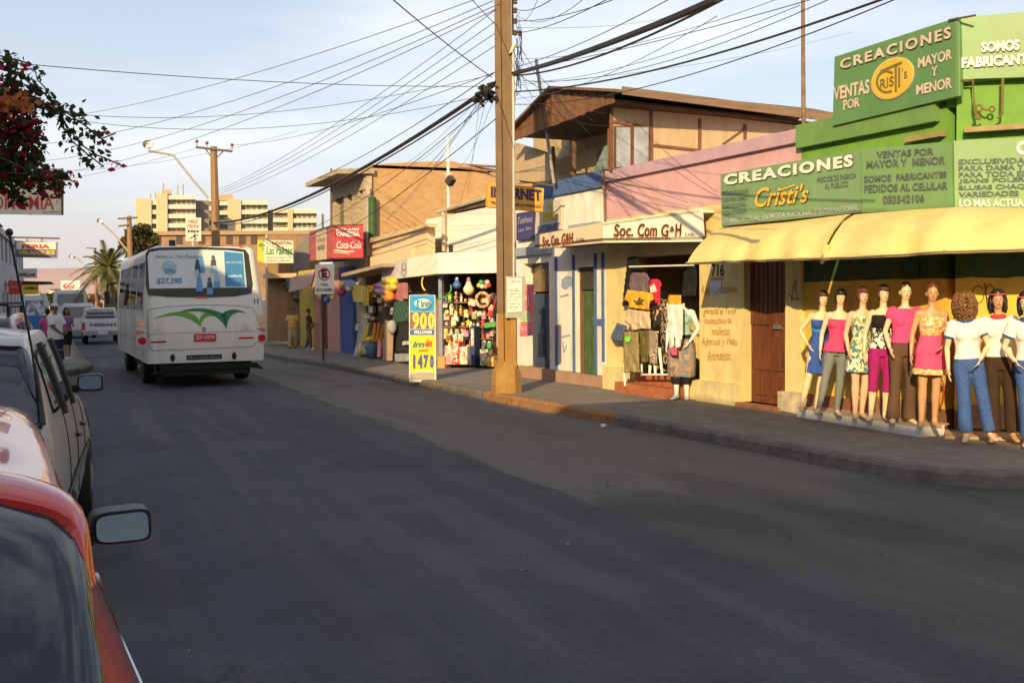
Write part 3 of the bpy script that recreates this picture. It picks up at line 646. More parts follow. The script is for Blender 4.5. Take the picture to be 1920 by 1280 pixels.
# ---------------------------------------------------------------- pink and yellow house no. 716
uA, uB = F.uz(1502, 500)[0], F.uz(1136, 500)[0]
t = thing('yellow_house', 'pale yellow single-storey house with pink parapet and open clothes shop doorway', 'house', F.at((uA+uB)/2, .05))
door = prect(F, 1395, 478, 1472, 738); shop = prect(F, 1186, 476, 1312, 712)
z3 = shop[2]
door = (door[0], door[1], .1, 2.45); shop = (shop[0], shop[1], .33, 2.42)
Y7 = Mbands('yellow_house_wall', [(-1, (.66, .55, .25)), (3.13, (.56, .34, .37))], var=.12, scale=2.2, bump=.15, dirt=.65, dirtc=(.42, .30, .16))
zt = 4.02
mb = holed_wall(MB(), F, uA+.002, uB, -.15, zt, [door, shop], .3)
shell(mb, F, uA+.002, uB, -.15, zt, 9, .3)
obj('wall', mb, Y7, t)
mb = MB(); slabuz(mb, F, (uA+.02, uB, zt-.16, zt+.03), .07, .12)
obj('parapet_cap', mb, M('lilac_cap', (.44, .30, .38), var=.12), t)
for r_ in ((shop[1]+.003, uB, -.15, .42), (door[1]+.003, shop[0]-.003, -.15, .36)): obj('plinth', slabuz(MB(), F, r_, .09, .1), M('plinth_yellow', (.62, .53, .27), var=.16, scale=4, bump=.25, dirt=.5, dirtc=(.35, .3, .18)), t)
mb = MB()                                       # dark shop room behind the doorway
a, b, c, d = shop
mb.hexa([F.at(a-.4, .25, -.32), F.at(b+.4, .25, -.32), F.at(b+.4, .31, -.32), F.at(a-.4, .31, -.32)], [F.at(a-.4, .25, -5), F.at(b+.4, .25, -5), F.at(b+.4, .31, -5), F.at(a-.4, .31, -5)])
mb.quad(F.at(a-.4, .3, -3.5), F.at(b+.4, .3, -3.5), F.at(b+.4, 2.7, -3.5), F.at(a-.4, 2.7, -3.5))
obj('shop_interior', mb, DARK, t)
mb = MB(); slabuz(mb, F, (door[0]-.02, door[1]+.02, -.15, .1), .16, .5)
obj('doorstep', mb, M('brick_step', (.3, .13, .06), var=.3, scale=8, bump=.2, dirt=.4, dirtc=(.5, .42, .3)), t)
# double wooden door, recessed
WD = M('brown_door_timber', (.13, .042, .018), var=.45, scale=4, stretch=(7, 7, .5), rough=.55, bump=.15)
dr = obj('door', slabuz(MB(), F, (door[0], door[1], .1, 2.45), -.14, .06), WD, t)
mb = MB(); um = (door[0]+door[1])/2; W_ = door[1]-door[0]
for k in range(9):
    u = door[0]+W_*(k+.5)/9; slabuz(mb, F, (u-W_*.045, u+W_*.045, 1.28, 2.4), -.118+.004*(k % 2), .03)
for u0, u1 in ((door[0]+.06, um-.03), (um+.03, door[1]-.06)):
    slabuz(mb, F, (u0, u1, .22, .52), -.12, .03); slabuz(mb, F, (u0, u1, .6, 1.12), -.12, .03)
slabuz(mb, F, (um-.012, um+.012, .1, 1.22), -.105, .05)
obj('panel', mb, WD, dr)
obj('lock', slabuz(MB(), F, (um-.25, um-.08, 1.22, 1.29), -.10, .04), M('steel', (.4, .38, .35), metal=.8, rough=.35), dr)
# number and brush lettering on the yellow wall
m1 = MB(); letters(m1, F, '716', 1334, 1357, 518, 494, 518, 494.5, off=.008, bold=.01); letters(m1, F, 'ARMONIA S.', 1333, 1359, 525, 520.5, off=.008)
obj('house_number', m1, BLK, t)
m1 = MB()
for tx, a in (('Ropa exclusiva', (1315, 1381, 556, 536, 552, 533)), ('general el Tarot', (1318, 1381, 593, 577, 592, 576)), ('compostura de', (1320, 1371, 611, 595, 610, 594)), ('muñecas', (1335, 1368, 628, 614, 628, 614)), ('Adornos y Velas', (1315, 1382, 652, 633, 650, 632)), ('Aromaticas', (1326, 1370, 676, 658, 675, 657))):
    letters(m1, F, tx, *a, off=.008, shear=.22, bold=-.004, wob=.55)
obj('lettering', m1, M('brown_brush_paint', (.40, .18, .055), var=.3, scale=14), t)
obj('notice', MB().slab(F, rect(1331, 527, 1352, 552), .012, .008), M('pale_blue_paper', (.5, .5, .6), var=.05), cat='notice', label='pale blue paper notice taped over the brown brush lettering')
# red tiled steps into the clothes shop
BR = M('red_tile_step', (.36, .12, .055), var=.22, scale=6, bump=.15, dirt=.35, dirtc=(.2, .1, .06), rough=.6)
st = thing('entrance_steps', 'red tiled entrance steps below the hanging clothes', 'steps', F.at((shop[0]+shop[1])/2, .1, .4))
a = F.uz(1266, 700, .2)[0]; b = F.uz(1163, 700, .2)[0]; q = F.uz(1190, 690, .1)[0]
obj('step', slabuz(MB(), F, (a, b, -.1, .19), .32, .23), BR, st); obj('step', slabuz(MB(), F, (a+.0, q, -.1, .36), .10, .3), BR, st)
# canopy sign box over the doorway
PR = Plane(F.p(1131, 455, .75)[:2], F.p(1313, 455, .28)[:2])
GHM = M('canopy_cream', (.78, .74, .62), var=.04, dirt=.25, dirtc=(.6, .5, .32))
gh = thing('canopy_sign', 'cream canopy sign with black gothic letters over the clothes shop', 'sign', F.at((uB+shop[1])/2, 2.5))
A_ = [PR.p(x, y) for x, y in ((1131, 455), (1318, 453), (1314, 391), (1131, 417))]
B_ = [A_[0]-F.n*.72, A_[1]-F.n*.25, A_[2]-F.n*.25, A_[3]-F.n*.72]
FLb = [F.p(x, y, .75) for x, y in ((1131, 455), (1003, 467), (1003, 441), (1131, 417))]
obj('front_panel', MB().hexa(A_, [p-PR.n*.05 for p in A_]), GHM, gh); obj('side_panel', MB().hexa(FLb, [p-F.n*.05 for p in FLb]), M('canopy_cream_shaded', (.62, .55, .42), var=.05), gh)  # side panel: same cream darkened, the shade of the less sunlit face in its colour
mb = MB(); und = [A_[1]-F.n*.25, A_[1], A_[0], FLb[1], FLb[1]-F.n*.72]
mb.prism([p+V((0, 0, .03)) for p in und], (0, 0, .05)); obj('soffit', mb, M('brown_soffit', (.12, .08, .045)), gh)
mb = MB(); mb.prism([p+V((0, 0, -.02)) for p in [A_[3], A_[2], A_[2]-F.n*.26, A_[3]-F.n*.72]], (0, 0, -.04)); obj('roof', mb, GHM, gh)
def gothic(pl, parts, off):
    m1, m2 = MB(), MB()
    for tx, a in parts:
        b_ = list(a); b_[0] -= 1.5; b_[1] -= 1.5; b_[2:] = [y+2 for y in b_[2:]]
        letters(m2, pl, tx, *b_, off=off, bold=.02, shear=.12); letters(m1, pl, tx, *a, off=off+.004, bold=.02, shear=.12)
    return m1, m2
m1, m2 = gothic(PR, [('Soc.', (1151, 1187, 444, 420, 443, 420)), ('Com', (1196, 1232, 444, 419, 443, 419)), ('G', (1240, 1254, 444, 420, 444, 420)), ('&', (1256, 1264, 434, 424, 434, 424)), ('H', (1266, 1278, 443, 419, 442, 419))], .012)
obj('lettering_shadow', m2, M('letter_coral', (.75, .25, .15)), gh); letters(m1, PR, 'Ltda.', 1285, 1304, 442, 435, off=.015); obj('lettering', m1, M('letter_dark_olive', (.05, .045, .015)), gh)
m1, m2 = gothic(F, [('Soc.', (1017, 1030, 463, 444, 461, 442)), ('Com', (1034, 1047, 461, 441, 459, 439)), ('G&H', (1053, 1074, 460, 438, 456, 435))], .765)
obj('lettering_shadow', m2, M('letter_coral', (.75, .25, .15)), gh); letters(m1, F, 'Ltda.', 1081, 1097, 453, 446, 451, 444, off=.77); obj('lettering', m1, M('letter_dark_olive', (.05, .045, .015)), gh)
# ---------------------------------------------------------------- white house with blue trim
uC = F.uz(968, 500)[0]
t = thing('white_house', 'white house with blue cornice and blue door frames by the alley', 'house', F.at((uB+uC)/2, 0))
d1 = prect(F, 984, 490, 1031, 690); d2 = prect(F, 1083, 520, 1116, 695)
d1 = (d1[0], d1[1], .2, 2.45); d2 = (d2[0], d2[1], .2, 2.3)
mb = holed_wall(MB(), F, uB+.004, uC, -.2, 4.05, [d1, d2], .3); shell(mb, F, uB+.004, uC, -.2, 4.05, 9, .3)
W3 = Mbands('white_house_wall', [(-1, (.36, .22, .15)), (.22, (.72, .69, .64))], var=.12, scale=3, bump=.15, dirt=.7, dirtc=(.36, .32, .28))
obj('wall', mb, W3, t)
mb = MB(); slabuz(mb, F, (uB+.01, uC, 3.78, 4.08), .06, .12); obj('cornice', mb, FRAME_BLUE, t)
for r_ in ((F.uz(1035, 500)[0], uC, 2.62, 2.80), (F.uz(1130, 560)[0], F.uz(1075, 560)[0], 3.0, 3.14)): obj('hood', slabuz(MB(), F, r_, .1, .12), M('greyblue_hood', (.3, .33, .4), var=.1), t)
mb = MB()
for x in (1044, 1077, 1118, 1132):
    u = F.uz(x, 600)[0]; obj('door_frame', slabuz(MB(), F, (u-.035, u+.035, .22 if x != 1132 else .5, 2.55), .03, .04), FRAME_BLUE, t)
obj('blue_band', slabuz(MB(), F, (F.uz(1134, 600)[0], F.uz(1115, 600)[0], 1.18, 1.3), .028, .04), FRAME_BLUE, t)
dd = obj('door', slabuz(MB(), F, (d1[0], d1[1], .2, 1.8), -.2, .06), M('navy_door', (.035, .055, .1), var=.3, scale=3, stretch=(5, 5, .4), rough=.6), t)
mb = MB(); um = (d1[0]+d1[1])/2; slabuz(mb, F, (um-.015, um+.015, .2, 1.8), -.18, .04)
for zz in (.3, 1.05): slabuz(mb, F, (d1[0]+.08, um-.08, zz, zz+.62), -.185, .03); slabuz(mb, F, (um+.08, d1[1]-.08, zz, zz+.62), -.185, .03)
obj('panel', mb, MATS['navy_door'], dd)
obj('transom_window', slabuz(MB(), F, (d1[0], d1[1], 1.84, 2.45), -.22, .03), M('amber_glass', (.12, .085, .03), var=.6, scale=7, rough=.15, spec=.6), t)
obj('door', slabuz(MB(), F, (d2[0], d2[1]-.09, .2, 1.85), -.1, .06), M('green_door', (.06, .11, .04), var=.5, scale=5, stretch=(3, 3, .8), rough=.5), t, label='weathered green door')
mb = MB()
obj('door_post', slabuz(MB(), F, (d2[1]-.085, d2[1]-.004, .2, 2.3), -.06, .1), TRIM, t); obj('door_lintel_box', slabuz(MB(), F, (d2[0], d2[1]-.09, 1.86, 2.3), -.05, .2), M('dark_lintel_box', (.05, .04, .03), var=.3), t)
m1 = MB(); m1.slab(F, [(1052, 538), (1053, 524), (1061, 517), (1071, 519), (1072, 534), (1064, 540), (1058, 543)], .01, .008); stroke(m1, F, [(1050, 556), (1066, 552)], 3, .01); stroke(m1, F, [(1052, 632), (1068, 628)], 2.5, .01); stroke(m1, F, [(1055, 640), (1057, 660), (1062, 646)], 1.5, .01)
obj('graffiti', m1, M('blue_spray', (.27, .33, .5), var=.4, scale=20), t)
s = board('telephone_sign', 'navy blue board with faint white script beside the power pole', F, [(968, 451), (1000, 446), (1000, 395), (968, 400)], .1, .05, M('navy_board', (.05, .05, .16), var=.15))
m1 = MB(); letters(m1, F, 'Telefonia', 971, 998, 421, 408, 416, 404, off=.11, shear=.3); letters(m1, F, 'cent. llam.', 972, 997, 436, 429, 430, 422, off=.11); obj('lettering', m1, LLV, s)
s = board('internet_board', 'grey panel with yellow and blue lettering on the white house', F, [(1002, 440), (1052, 430), (1052, 372), (1006, 384)], .06, .05, M('grey_panel', (.5, .46, .4), var=.08))
m1 = MB(); letters(m1, F, 'auto', 1016, 1043, 415, 394, 411, 391, off=.07, bold=.04); stroke(m1, F, [(1026, 392), (1030, 382), (1034, 392)], 3, .072); obj('lettering', m1, M('letter_lemon', (.55, .48, .03)), s)
m1 = MB(); letters(m1, F, 'INTERNET', 1008, 1049, 437, 424, 430, 417, off=.07, bold=.03); obj('lettering', m1, FRAME_BLUE, s)
# thorny dry creeper on the pipe between the two houses
mb = MB(); rnd = random.Random(4); P0 = F.p(1134, 418, .06); mb.tube([P0, F.p(1133, 380, .08), F.p(1132, 330, .1)], .022, 6)
for i in range(14):
    y = 322+i*5; a = F.p(1133, y, .08); mb.tube([a, a+V((rnd.uniform(-.2, .02), rnd.uniform(-.25, .25), rnd.uniform(.02, .2)))], [.012, .004], 5)
obj('dry_creeper', mb, M('dry_stem', (.22, .14, .08), var=.3), cat='creeper', label='dry leafless creeper on the pipe between white and pink walls')
# ---------------------------------------------------------------- wooden upper storey house
Y0 = F.p(1149, 300).y-.1; Q = Plane((9.15, Y0), (19.15, Y0-.4))
t = thing('timber_house', 'brown timber upper-storey house with gabled fascia above the white house', 'house', (9.2, Y0+2.5, 4))
TAN = M('tan_board', (.46, .36, .23), var=.12, scale=2, stretch=(4, 4, .6), dirt=.4, dirtc=(.4, .26, .12))
BRN = M('brown_plank', (.17, .085, .042), var=.45, scale=2.4, stretch=(9, 9, .35), bump=.2)
wq = [(1150, 340), (1540, 340), (1540, 240), (1222, 205), (1150, 192)]
obj('wall', MB().slab(Q, wq, 0, .15), TAN, t, label='tan board side wall with brown battens')
mb = MB()
def bar(pl, x0, y0, x1, y1, w, off=.03, th=.05):
    a, b = V((x0, y0)), V((x1, y1)); n = (b-a).normalized(); n = V((-n.y, n.x))*w/2; mb.slab(pl, [(a+n)[:], (b+n)[:], (b-n)[:], (a-n)[:]], off, th)
for x0, y0, x1, y1 in ((1313, 222, 1312, 310), (1398, 234, 1397, 300), (1478, 244, 1478, 300), (1224, 272, 1365, 288), (1147, 195, 1147, 320), (1222, 205, 1222, 320), (1150, 228, 1224, 240), (1146, 318, 1226, 322)):
    mb = MB(); bar(Q, x0, y0, x1, y1, 5); obj('batten', mb, TRIM, t)
mb = MB(); bar(Q, 1356, 270, 1392, 245, 2.5); bar(Q, 1392, 245, 1397, 240, 2.5); obj('batten', mb, TRIM, t)
wf = obj('window', MB().slab(Q, rect(1153, 236, 1219, 316), .05, .04), M('brown_window_frame', (.13, .055, .025), var=.2), t)
for xa, xb in ((1156, 1182), (1189, 1216)): obj('pane', MB().slab(Q, rect(xa, 239, xb, 313), .06, .02), M('pale_window_glass', (.3, .33, .36), var=.35, scale=3, rough=.12, spec=.8), wf)
# street side: recessed balcony
mb = MB()
mb.slab(F, [(965, 345), (1033, 338), (1033, 290), (965, 268)], -.25, .12); obj('balcony_wall', mb, TAN, t)
IN = F.shifted(-1.2)
obj('recess_wall', MB().slab(IN, [(1000, 360), (1160, 335), (1160, 190), (1000, 250)], 0, .1), M('recess_boards', (.42, .32, .18), var=.2, scale=2, stretch=(5, 5, .5)), t)
mb = MB().slab(F, [(1040, 330), (1118, 322), (1118, 278), (1040, 300)], -.9, .06); obj('recess_window', mb, M('curtain_cream', (.45, .36, .22), var=.15, scale=4, stretch=(10, 10, .3)), t)
obj('side_panel', MB().slab(F, [(1112, 322), (1142, 316), (1142, 255)], -.5, .03), M('corrugated_teal', (.2, .27, .28), var=.2), t)
mb = MB()
for x, yt, yb in ((1077, 255, 330), (1037, 275, 338), (1143, 200, 318)): obj('post', MB().tube([F.p(x, yb, -.2), F.p(x, yt, -.2)], .045, 6), TRIM, t)
# roof: ridge runs away from the street; gable fascia of planks faces it
fo = .32
pk = F.p(1041, 167, fo); eN = F.p(1152, 168, fo); eF = F.p(962, 244, fo); bN = F.p(1152, 191, fo); bF = F.p(962, 264, fo)
mb = MB(); n = 28
top = lambda f: (eF.lerp(pk, f/.5) if f < .5 else pk.lerp(eN, (f-.5)/.5))
for i in range(n):
    a, b = i/n, (i+1)/n-.004; o = .012*(i % 2)
    ls = .02*random.random()
    A4 = [bF.lerp(bN, a)-V((0, 0, ls)), bF.lerp(bN, b)-V((0, 0, ls)), top(b), top(a)]; A4 = [p+F.n*o for p in A4]; mb.hexa(A4, [p-F.n*.03 for p in A4])
obj('fascia_boards', mb, BRN, t)
bk = -F.n*6.5
mb = MB()
for e in (eN, eF):
    ov = V((0, -.28 if e is eN else .28, -.05)); e2_, p2 = e+ov, pk+V((0, 0, .05))
    mb.hexa([e2_+F.n*.15, p2+F.n*.15, p2+bk, e2_+bk+V((0, 0, -.25 if e is eN else 0))], [q-V((0, 0, .05)) for q in (e2_+F.n*.15, p2+F.n*.15, p2+bk, e2_+bk+V((0, 0, -.25 if e is eN else 0)))])
obj('roof', mb, M('rusty_corrugated', (.17, .11, .07), var=.35, scale=3, stretch=(1, 8, 1), bump=.3), t)
mb = MB(); e3 = eN+V((0, -.3, -.14)); mb.hexa([e3, e3+bk+V((0, 0, -.25)), e3+bk+V((0, 0, -.08)), e3+V((0, 0, .14))], [q+V((0, .03, 0)) for q in (e3, e3+bk+V((0, 0, -.25)), e3+bk+V((0, 0, -.08)), e3+V((0, 0, .14)))])
obj('eaves_board', mb, M('eaves_timber', (.2, .135, .085), var=.3, scale=2, stretch=(.4, 6, 6)), t)
mb = MB(); mb.hexa([eN+V((0, .02, -.16)), eN+bk+V((0, .02, -.35)), eF+bk+V((0, 0, -.1)), eF+V((0, 0, -.1))], [q-V((0, 0, .04)) for q in (eN+V((0, .02, -.16)), eN+bk+V((0, .02, -.35)), eF+bk+V((0, 0, -.1)), eF+V((0, 0, -.1)))])
obj('soffit', mb, M('dark_soffit', (.07, .04, .022), var=.3), t)
# ---------------------------------------------------------------- toy bazaar (front with open shelves) and its parapets
E0, E1 = gnd(822, 688, .15), gnd(945, 690, .15)
E = Plane(E0[:2], E1[:2]); T = Plane(E0[:2], (E0.x-.02, E0.y+12)); 
t = thing('toy_bazaar', 'open-fronted toy bazaar with white canopy boxes beside the alley', 'shop', (E0.x+1, E0.y+3, -.1))
zb = gz(E0.x, E0.y)+.12
TL = 8.6
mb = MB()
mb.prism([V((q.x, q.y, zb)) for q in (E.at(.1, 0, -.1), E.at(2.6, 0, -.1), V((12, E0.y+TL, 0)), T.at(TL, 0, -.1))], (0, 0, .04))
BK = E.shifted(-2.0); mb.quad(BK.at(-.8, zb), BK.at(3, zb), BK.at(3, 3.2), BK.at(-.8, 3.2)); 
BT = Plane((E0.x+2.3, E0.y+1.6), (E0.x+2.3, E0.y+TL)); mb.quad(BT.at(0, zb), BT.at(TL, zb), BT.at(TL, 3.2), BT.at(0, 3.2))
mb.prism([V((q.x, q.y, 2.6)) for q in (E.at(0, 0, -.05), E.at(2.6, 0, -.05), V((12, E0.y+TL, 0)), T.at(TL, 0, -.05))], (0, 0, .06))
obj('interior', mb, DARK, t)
mb = MB()
c0 = [E.p(x, y, .5) for x, y in ((821, 513), (955, 511), (955, 470), (821, 474))]
mb.hexa(c0, [p-E.n*.5 for p in c0]); obj('canopy', mb, M('canopy_white', (.8, .76, .66), var=.03), t)
T5 = Plane(c0[0][:2], (c0[0].x-.02, c0[0].y+12)); mb = MB(); c1 = [T5.p(x, y, 0) for x, y in ((763, 520), (821, 513), (821, 474), (763, 485))]
mb.hexa(c1, [p-T5.n*.4 for p in c1]); obj('canopy', mb, M('canopy_white', (.8, .76, .66)), t)
mb = MB(); c1 = [T5.p(x, y, .02) for x, y in ((716, 527), (763, 520), (763, 485), (714, 494))]; mb.hexa(c1, [p-T5.n*.06 for p in c1]); cv = obj('canopy_cloth', mb, M('grey_tarpaulin', (.5, .49, .5), var=.15, scale=2), t)
m1 = MB(); stroke(m1, T5, arcpts(757, 500, 3.5, 7, 0, 6.28), 1.2, .03); stroke(m1, T5, arcpts(757, 511, 4.5, 6, 0, 6.28), 1.2, .03); obj('doodle', m1, M('grey_pen', (.25, .25, .3)), cv)
mb = MB(); mb.prism([E.at(.02, 2.5, -.02), E.at(.12, 2.5, -.02), E.at(.12, 2.5, -.14), E.at(.02, 2.5, -.14)], (0, 0, zb-2.5)); obj('post', mb, M('blue_grey_post', (.22, .26, .36), var=.15), t)
TP = Plane((9.8, 24.4), (9.6, 31)); mb = MB(); r0 = prect(TP, 798, 405, 945, 480)
mb.slab(TP, [(798, 474), (950, 470), (950, 381), (798, 412)], 0, .2); obj('parapet', mb, M('white_parapet', (.8, .77, .7), var=.05, dirt=.2, dirtc=(.6, .52, .42)), t)
obj('downpipe', MB().tube([TP.p(832, 472, .1), TP.p(832, 396, .1)], .06, 8).tube([TP.p(820, 398, .12), TP.p(906, 372, .12)], [.05, .05], 6), M('pale_pipe', (.5, .44, .33), var=.15), t)
obj('eave', MB().slab(TP, [(838, 400), (915, 384), (915, 370), (838, 392)], .06, .3), M('dark_eave', (.12, .08, .05)), t)
pole_ = thing('antenna_mast', 'thin white mast with a dark lamp rising behind the white parapet', 'mast', TP.p(841, 400, -.8))
obj('pole', MB().tube([TP.p(841, 400, -.8), TP.p(840, 255, -.8)], .045, 8), WHITE, pole_); obj('lamp', MB().slab(TP, [(833, 340), (840, 349), (847, 338), (840, 329)], -.7, .15), M('dark_lamp', (.05, .045, .04)), pole_); obj('crossbar', MB().tube([TP.p(834, 327, -.8), TP.p(846, 326, -.8)], .02, 6), WHITE, pole_)
# ---------------------------------------------------------------- restaurant house, tan brick block, houses further down
GG = Plane((8.95, 28), (8.8, 36))
t = thing('restaurant_house', 'low cream house with moulded parapet between toy bazaar and red sign', 'house', (9.5, 32, -.1))
mb = MB().slab(GG, [(690, 500), (800, 490), (800, 421), (690, 452)], 0, .25); mb.slab(GG, [(694, 503), (770, 492), (770, 466), (694, 482)], .12, .12)
obj('parapet', mb, M('cream_parapet', (.66, .52, .32), var=.08, dirt=.3, dirtc=(.5, .36, .2)), t)
obj('coping', MB().slab(GG, [(690, 456), (800, 426), (800, 419), (690, 448)], .1, .3), M('coping_sand', (.55, .42, .26), var=.15), t)
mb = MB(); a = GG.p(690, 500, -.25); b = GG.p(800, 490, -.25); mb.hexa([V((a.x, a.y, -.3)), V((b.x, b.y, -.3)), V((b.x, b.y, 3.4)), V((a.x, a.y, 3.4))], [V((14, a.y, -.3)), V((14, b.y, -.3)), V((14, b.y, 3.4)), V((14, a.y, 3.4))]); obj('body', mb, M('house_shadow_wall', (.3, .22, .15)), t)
mb = MB(); mb.slab(GG, [(640, 520), (716, 500), (716, 494), (640, 513)], .9, .9); obj('canopy', mb, M('grey_slab_eave', (.35, .29, .2), var=.2), t)
YB = 33.5; BQ = Plane((8.7, YB), (18.7, YB))
t = thing('brick_block', 'tan two-storey brick building with ragged roof edge behind the low shops', 'building', (10, YB+3, -.2))
BRK = M('tan_brick', (.43, .27, .13), var=.14, scale=3, stretch=(1, 1, 3), bump=.15, dirt=.35, dirtc=(.3, .18, .085))
obj('side_wall', MB().slab(BQ, [(690, 560), (1010, 560), (1010, 345), (936, 326), (848, 302), (770, 304), (694, 309), (688, 330)], 0, .3), BRK, t)
BS = Plane((8.7, YB), (8.35, YB+10)); a = BS.uz(690, 400)[0]; b = BS.uz(622, 400)[0]
zz = BQ.p(690, 309).z
wr = [(BS.uz(x1, 400)[0], BS.uz(x0, 400)[0], 3.2, 5.3) for x0, x1 in ((629, 645), (651, 660), (672, 686))]
obj('front_wall', holed_wall(MB(), BS, .02, b, -.3, zz-.25, wr, .25), M('grey_front', (.4, .33, .22), var=.15), t)
for r_ in wr: obj('window', slabuz(MB(), BS, r_, -.16, .04), M('dull_window', (.16, .14, .09), var=.4, rough=.2), t)
obj('balcony_roof', MB().hexa([BS.at(-.2, zz-.35, .95), BS.at(b, zz-.35, .95), BS.at(b, zz-.2, .95), BS.at(-.2, zz-.2, .95)], [BS.at(-.2, zz-.3, -.3), BS.at(b, zz-.3, -.3), BS.at(b, zz-.12, -.3), BS.at(-.2, zz-.12, -.3)]), M('slab_edge', (.35, .29, .2), var=.2), t)
obj('column', MB().slab(BQ, [(687, 480), (697, 480), (697, 330), (687, 330)], .1, .5), M('pale_column', (.45, .38, .28), var=.15), t)
mb = MB(); mb.hexa([V((9, YB, zz-.1)), V((18, YB, zz-.1)), V((18, YB, zz)), V((9, YB, zz))], [V((9, YB+5, zz-.1)), V((18, YB+5, zz-.1)), V((18, YB+5, zz)), V((9, YB+5, zz))])
rnd = random.Random(2)
for i in range(26):
    x = rnd.uniform(11.5, 15); z = zz+.12-(x-11.5)*.22+rnd.uniform(0, .22); y = YB+rnd.uniform(0, .8); d = V((rnd.uniform(.8, 2), rnd.uniform(-.2, .2), rnd.uniform(-.35, .05))); mb.tube([(x, y, z), V((x, y, z))+d], .045, 5)
obj('roof', mb, M('roof_timber', (.2, .12, .07), var=.4), t)
obj('drainpipe', MB().tube([BQ.p(698, 448, .15), BQ.p(698, 370, .15)], .13, 8), M('green_pipe', (.04, .1, .035)), t)
# small houses past the red box sign
def front(name, label, x0, x1, yt, col_, holes, base=None, pl=G):
    ua, ub = sorted((pl.uz(x0, 600)[0], pl.uz(x1, 600)[0])); z1 = (pl.uz(x0, yt)[1]+pl.uz(x1, yt)[1])/2
    t = thing(name, label, 'house', pl.at((ua+ub)/2, gzp(pl, ua)+.1))
    hs = []
    for hx0, hx1, z0_, z1_, m_ in holes:
        a, b = sorted((pl.uz(hx0, 600)[0], pl.uz(hx1, 600)[0])); hs.append((a, b, gzp(pl, a)+z0_, gzp(pl, a)+z1_))
    obj('wall', holed_wall(MB(), pl, ua, ub, gzp(pl, ub)-.1, z1, hs, .25), col_, t)
    for h, q in zip(hs, holes): obj('door', slabuz(MB(), pl, h, -.15, .05), q[4], t)
    mb = MB(); shell(mb, pl, ua, ub, gzp(pl, ub)-.1, z1, 5, .25); obj('roof', mb, M('flat_roof', (.25, .2, .16), var=.2), t)
    return t
front('pink_house', 'pink rendered house with brown door beside the blue-walled bazaar end', 589, 637, 505, M('pink_render', (.5, .25, .2), var=.12, dirt=.35, dirtc=(.35, .16, .12)), [(600, 614, .16, 2.3, M('door_brown', (.14, .06, .04), var=.2))])
front('blue_house', 'narrow blue painted front between pink house and toy bazaar', 638, 662, 500, M('blue_render', (.055, .09, .27), var=.15, dirt=.3, dirtc=(.04, .05, .12)), [])
front('corner_house', 'small house front with yellow pillar and blue doorway behind the sign pole', 541, 588, 508, M('yellow_render', (.5, .38, .07), var=.15), [(545, 562, .16, 2.5, M('slate_door', (.1, .11, .2), var=.2))])
aw = MB().slab(G, [(541, 548), (582, 538), (590, 508), (545, 520)], .8, .06); obj('shop_awning', aw, M('faded_awning', (.55, .36, .28), var=.15), cat='awning', label='small faded pink awning over the yellow pillar doorway')
front('cream_shop', 'cream shop front with a painted bright glare near the back of the bus', 500, 540, 500, M('cream_render', (.55, .45, .32), var=.12), [(512, 530, .2, 2.3, M('shop_dark_red', (.25, .07, .05), var=.3))])
obj('glare_shape', MB().tube([G.p(528, 557, .4), G.p(524, 572, .4), G.p(518, 583, .4), G.p(516, 588, .4)], [.06, .22, .2, .08], 9), M('glare_white', (.85, .85, .85), var=.05), cat='glare', label='white shape painted for the bright glare outside the cream shop', smooth=True)  # bright glare given a solid shape and near-white colour
s = thing('shop_sign', 'dark teal shop sign with a small orange badge above the cream shop', 'sign', G.p(505, 540, .5)); obj('panel', MB().slab(G, [(504, 540), (541, 541), (541, 523), (504, 522)], .5, .08), M('teal_board', (.05, .12, .16), var=.15), s); obj('badge', MB().slab(G, ellipse_px(523, 531, 11, 5, 0, 16), .52, .02), M('badge_orange', (.7, .3, .1)), s)
# dark side of the hostel block and brown wall closing the street
HQ = Plane((8.3, 44), (18, 44)); t = thing('hostel_block', 'brown hostel block with long flat roof behind the hostel sign', 'building', (10, 46, -.3))
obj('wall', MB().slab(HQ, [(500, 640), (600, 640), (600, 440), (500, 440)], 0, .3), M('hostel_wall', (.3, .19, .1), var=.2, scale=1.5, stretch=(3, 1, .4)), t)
obj('grey_bay', MB().slab(HQ, [(552, 560), (580, 560), (580, 440), (553, 470)], .6, .6), M('bay_grey', (.2, .18, .17), var=.1), t)
obj('eave', MB().slab(HQ, [(500, 522), (556, 520), (556, 512), (500, 513)], .9, .9), M('eave_cream', (.6, .46, .3)), t)
DQ = Plane((5, 110), (24, 106)); t = thing('long_building', 'long low brown building closing off the street behind the bus', 'building', (14, 110, -.8))
obj('wall', MB().slab(DQ, [(255, 560), (600, 560), (600, 436), (430, 434), (300, 434), (255, 440)], 0, 6), M('brown_wall_far', (.27, .165, .09), var=.25, scale=.6, stretch=(2, 1, 3)), t)
for x in (290, 330, 372, 424, 448, 470, 522, 560): obj('window', MB().slab(DQ, rect(x, 442, x+12, 458), .05, .1), M('far_window_dark', (.07, .05, .04)), t)
obj('parapet', MB().slab(DQ, [(255, 441), (600, 439), (600, 432), (255, 434)], .3, .4), M('far_parapet', (.33, .22, .13)), t)
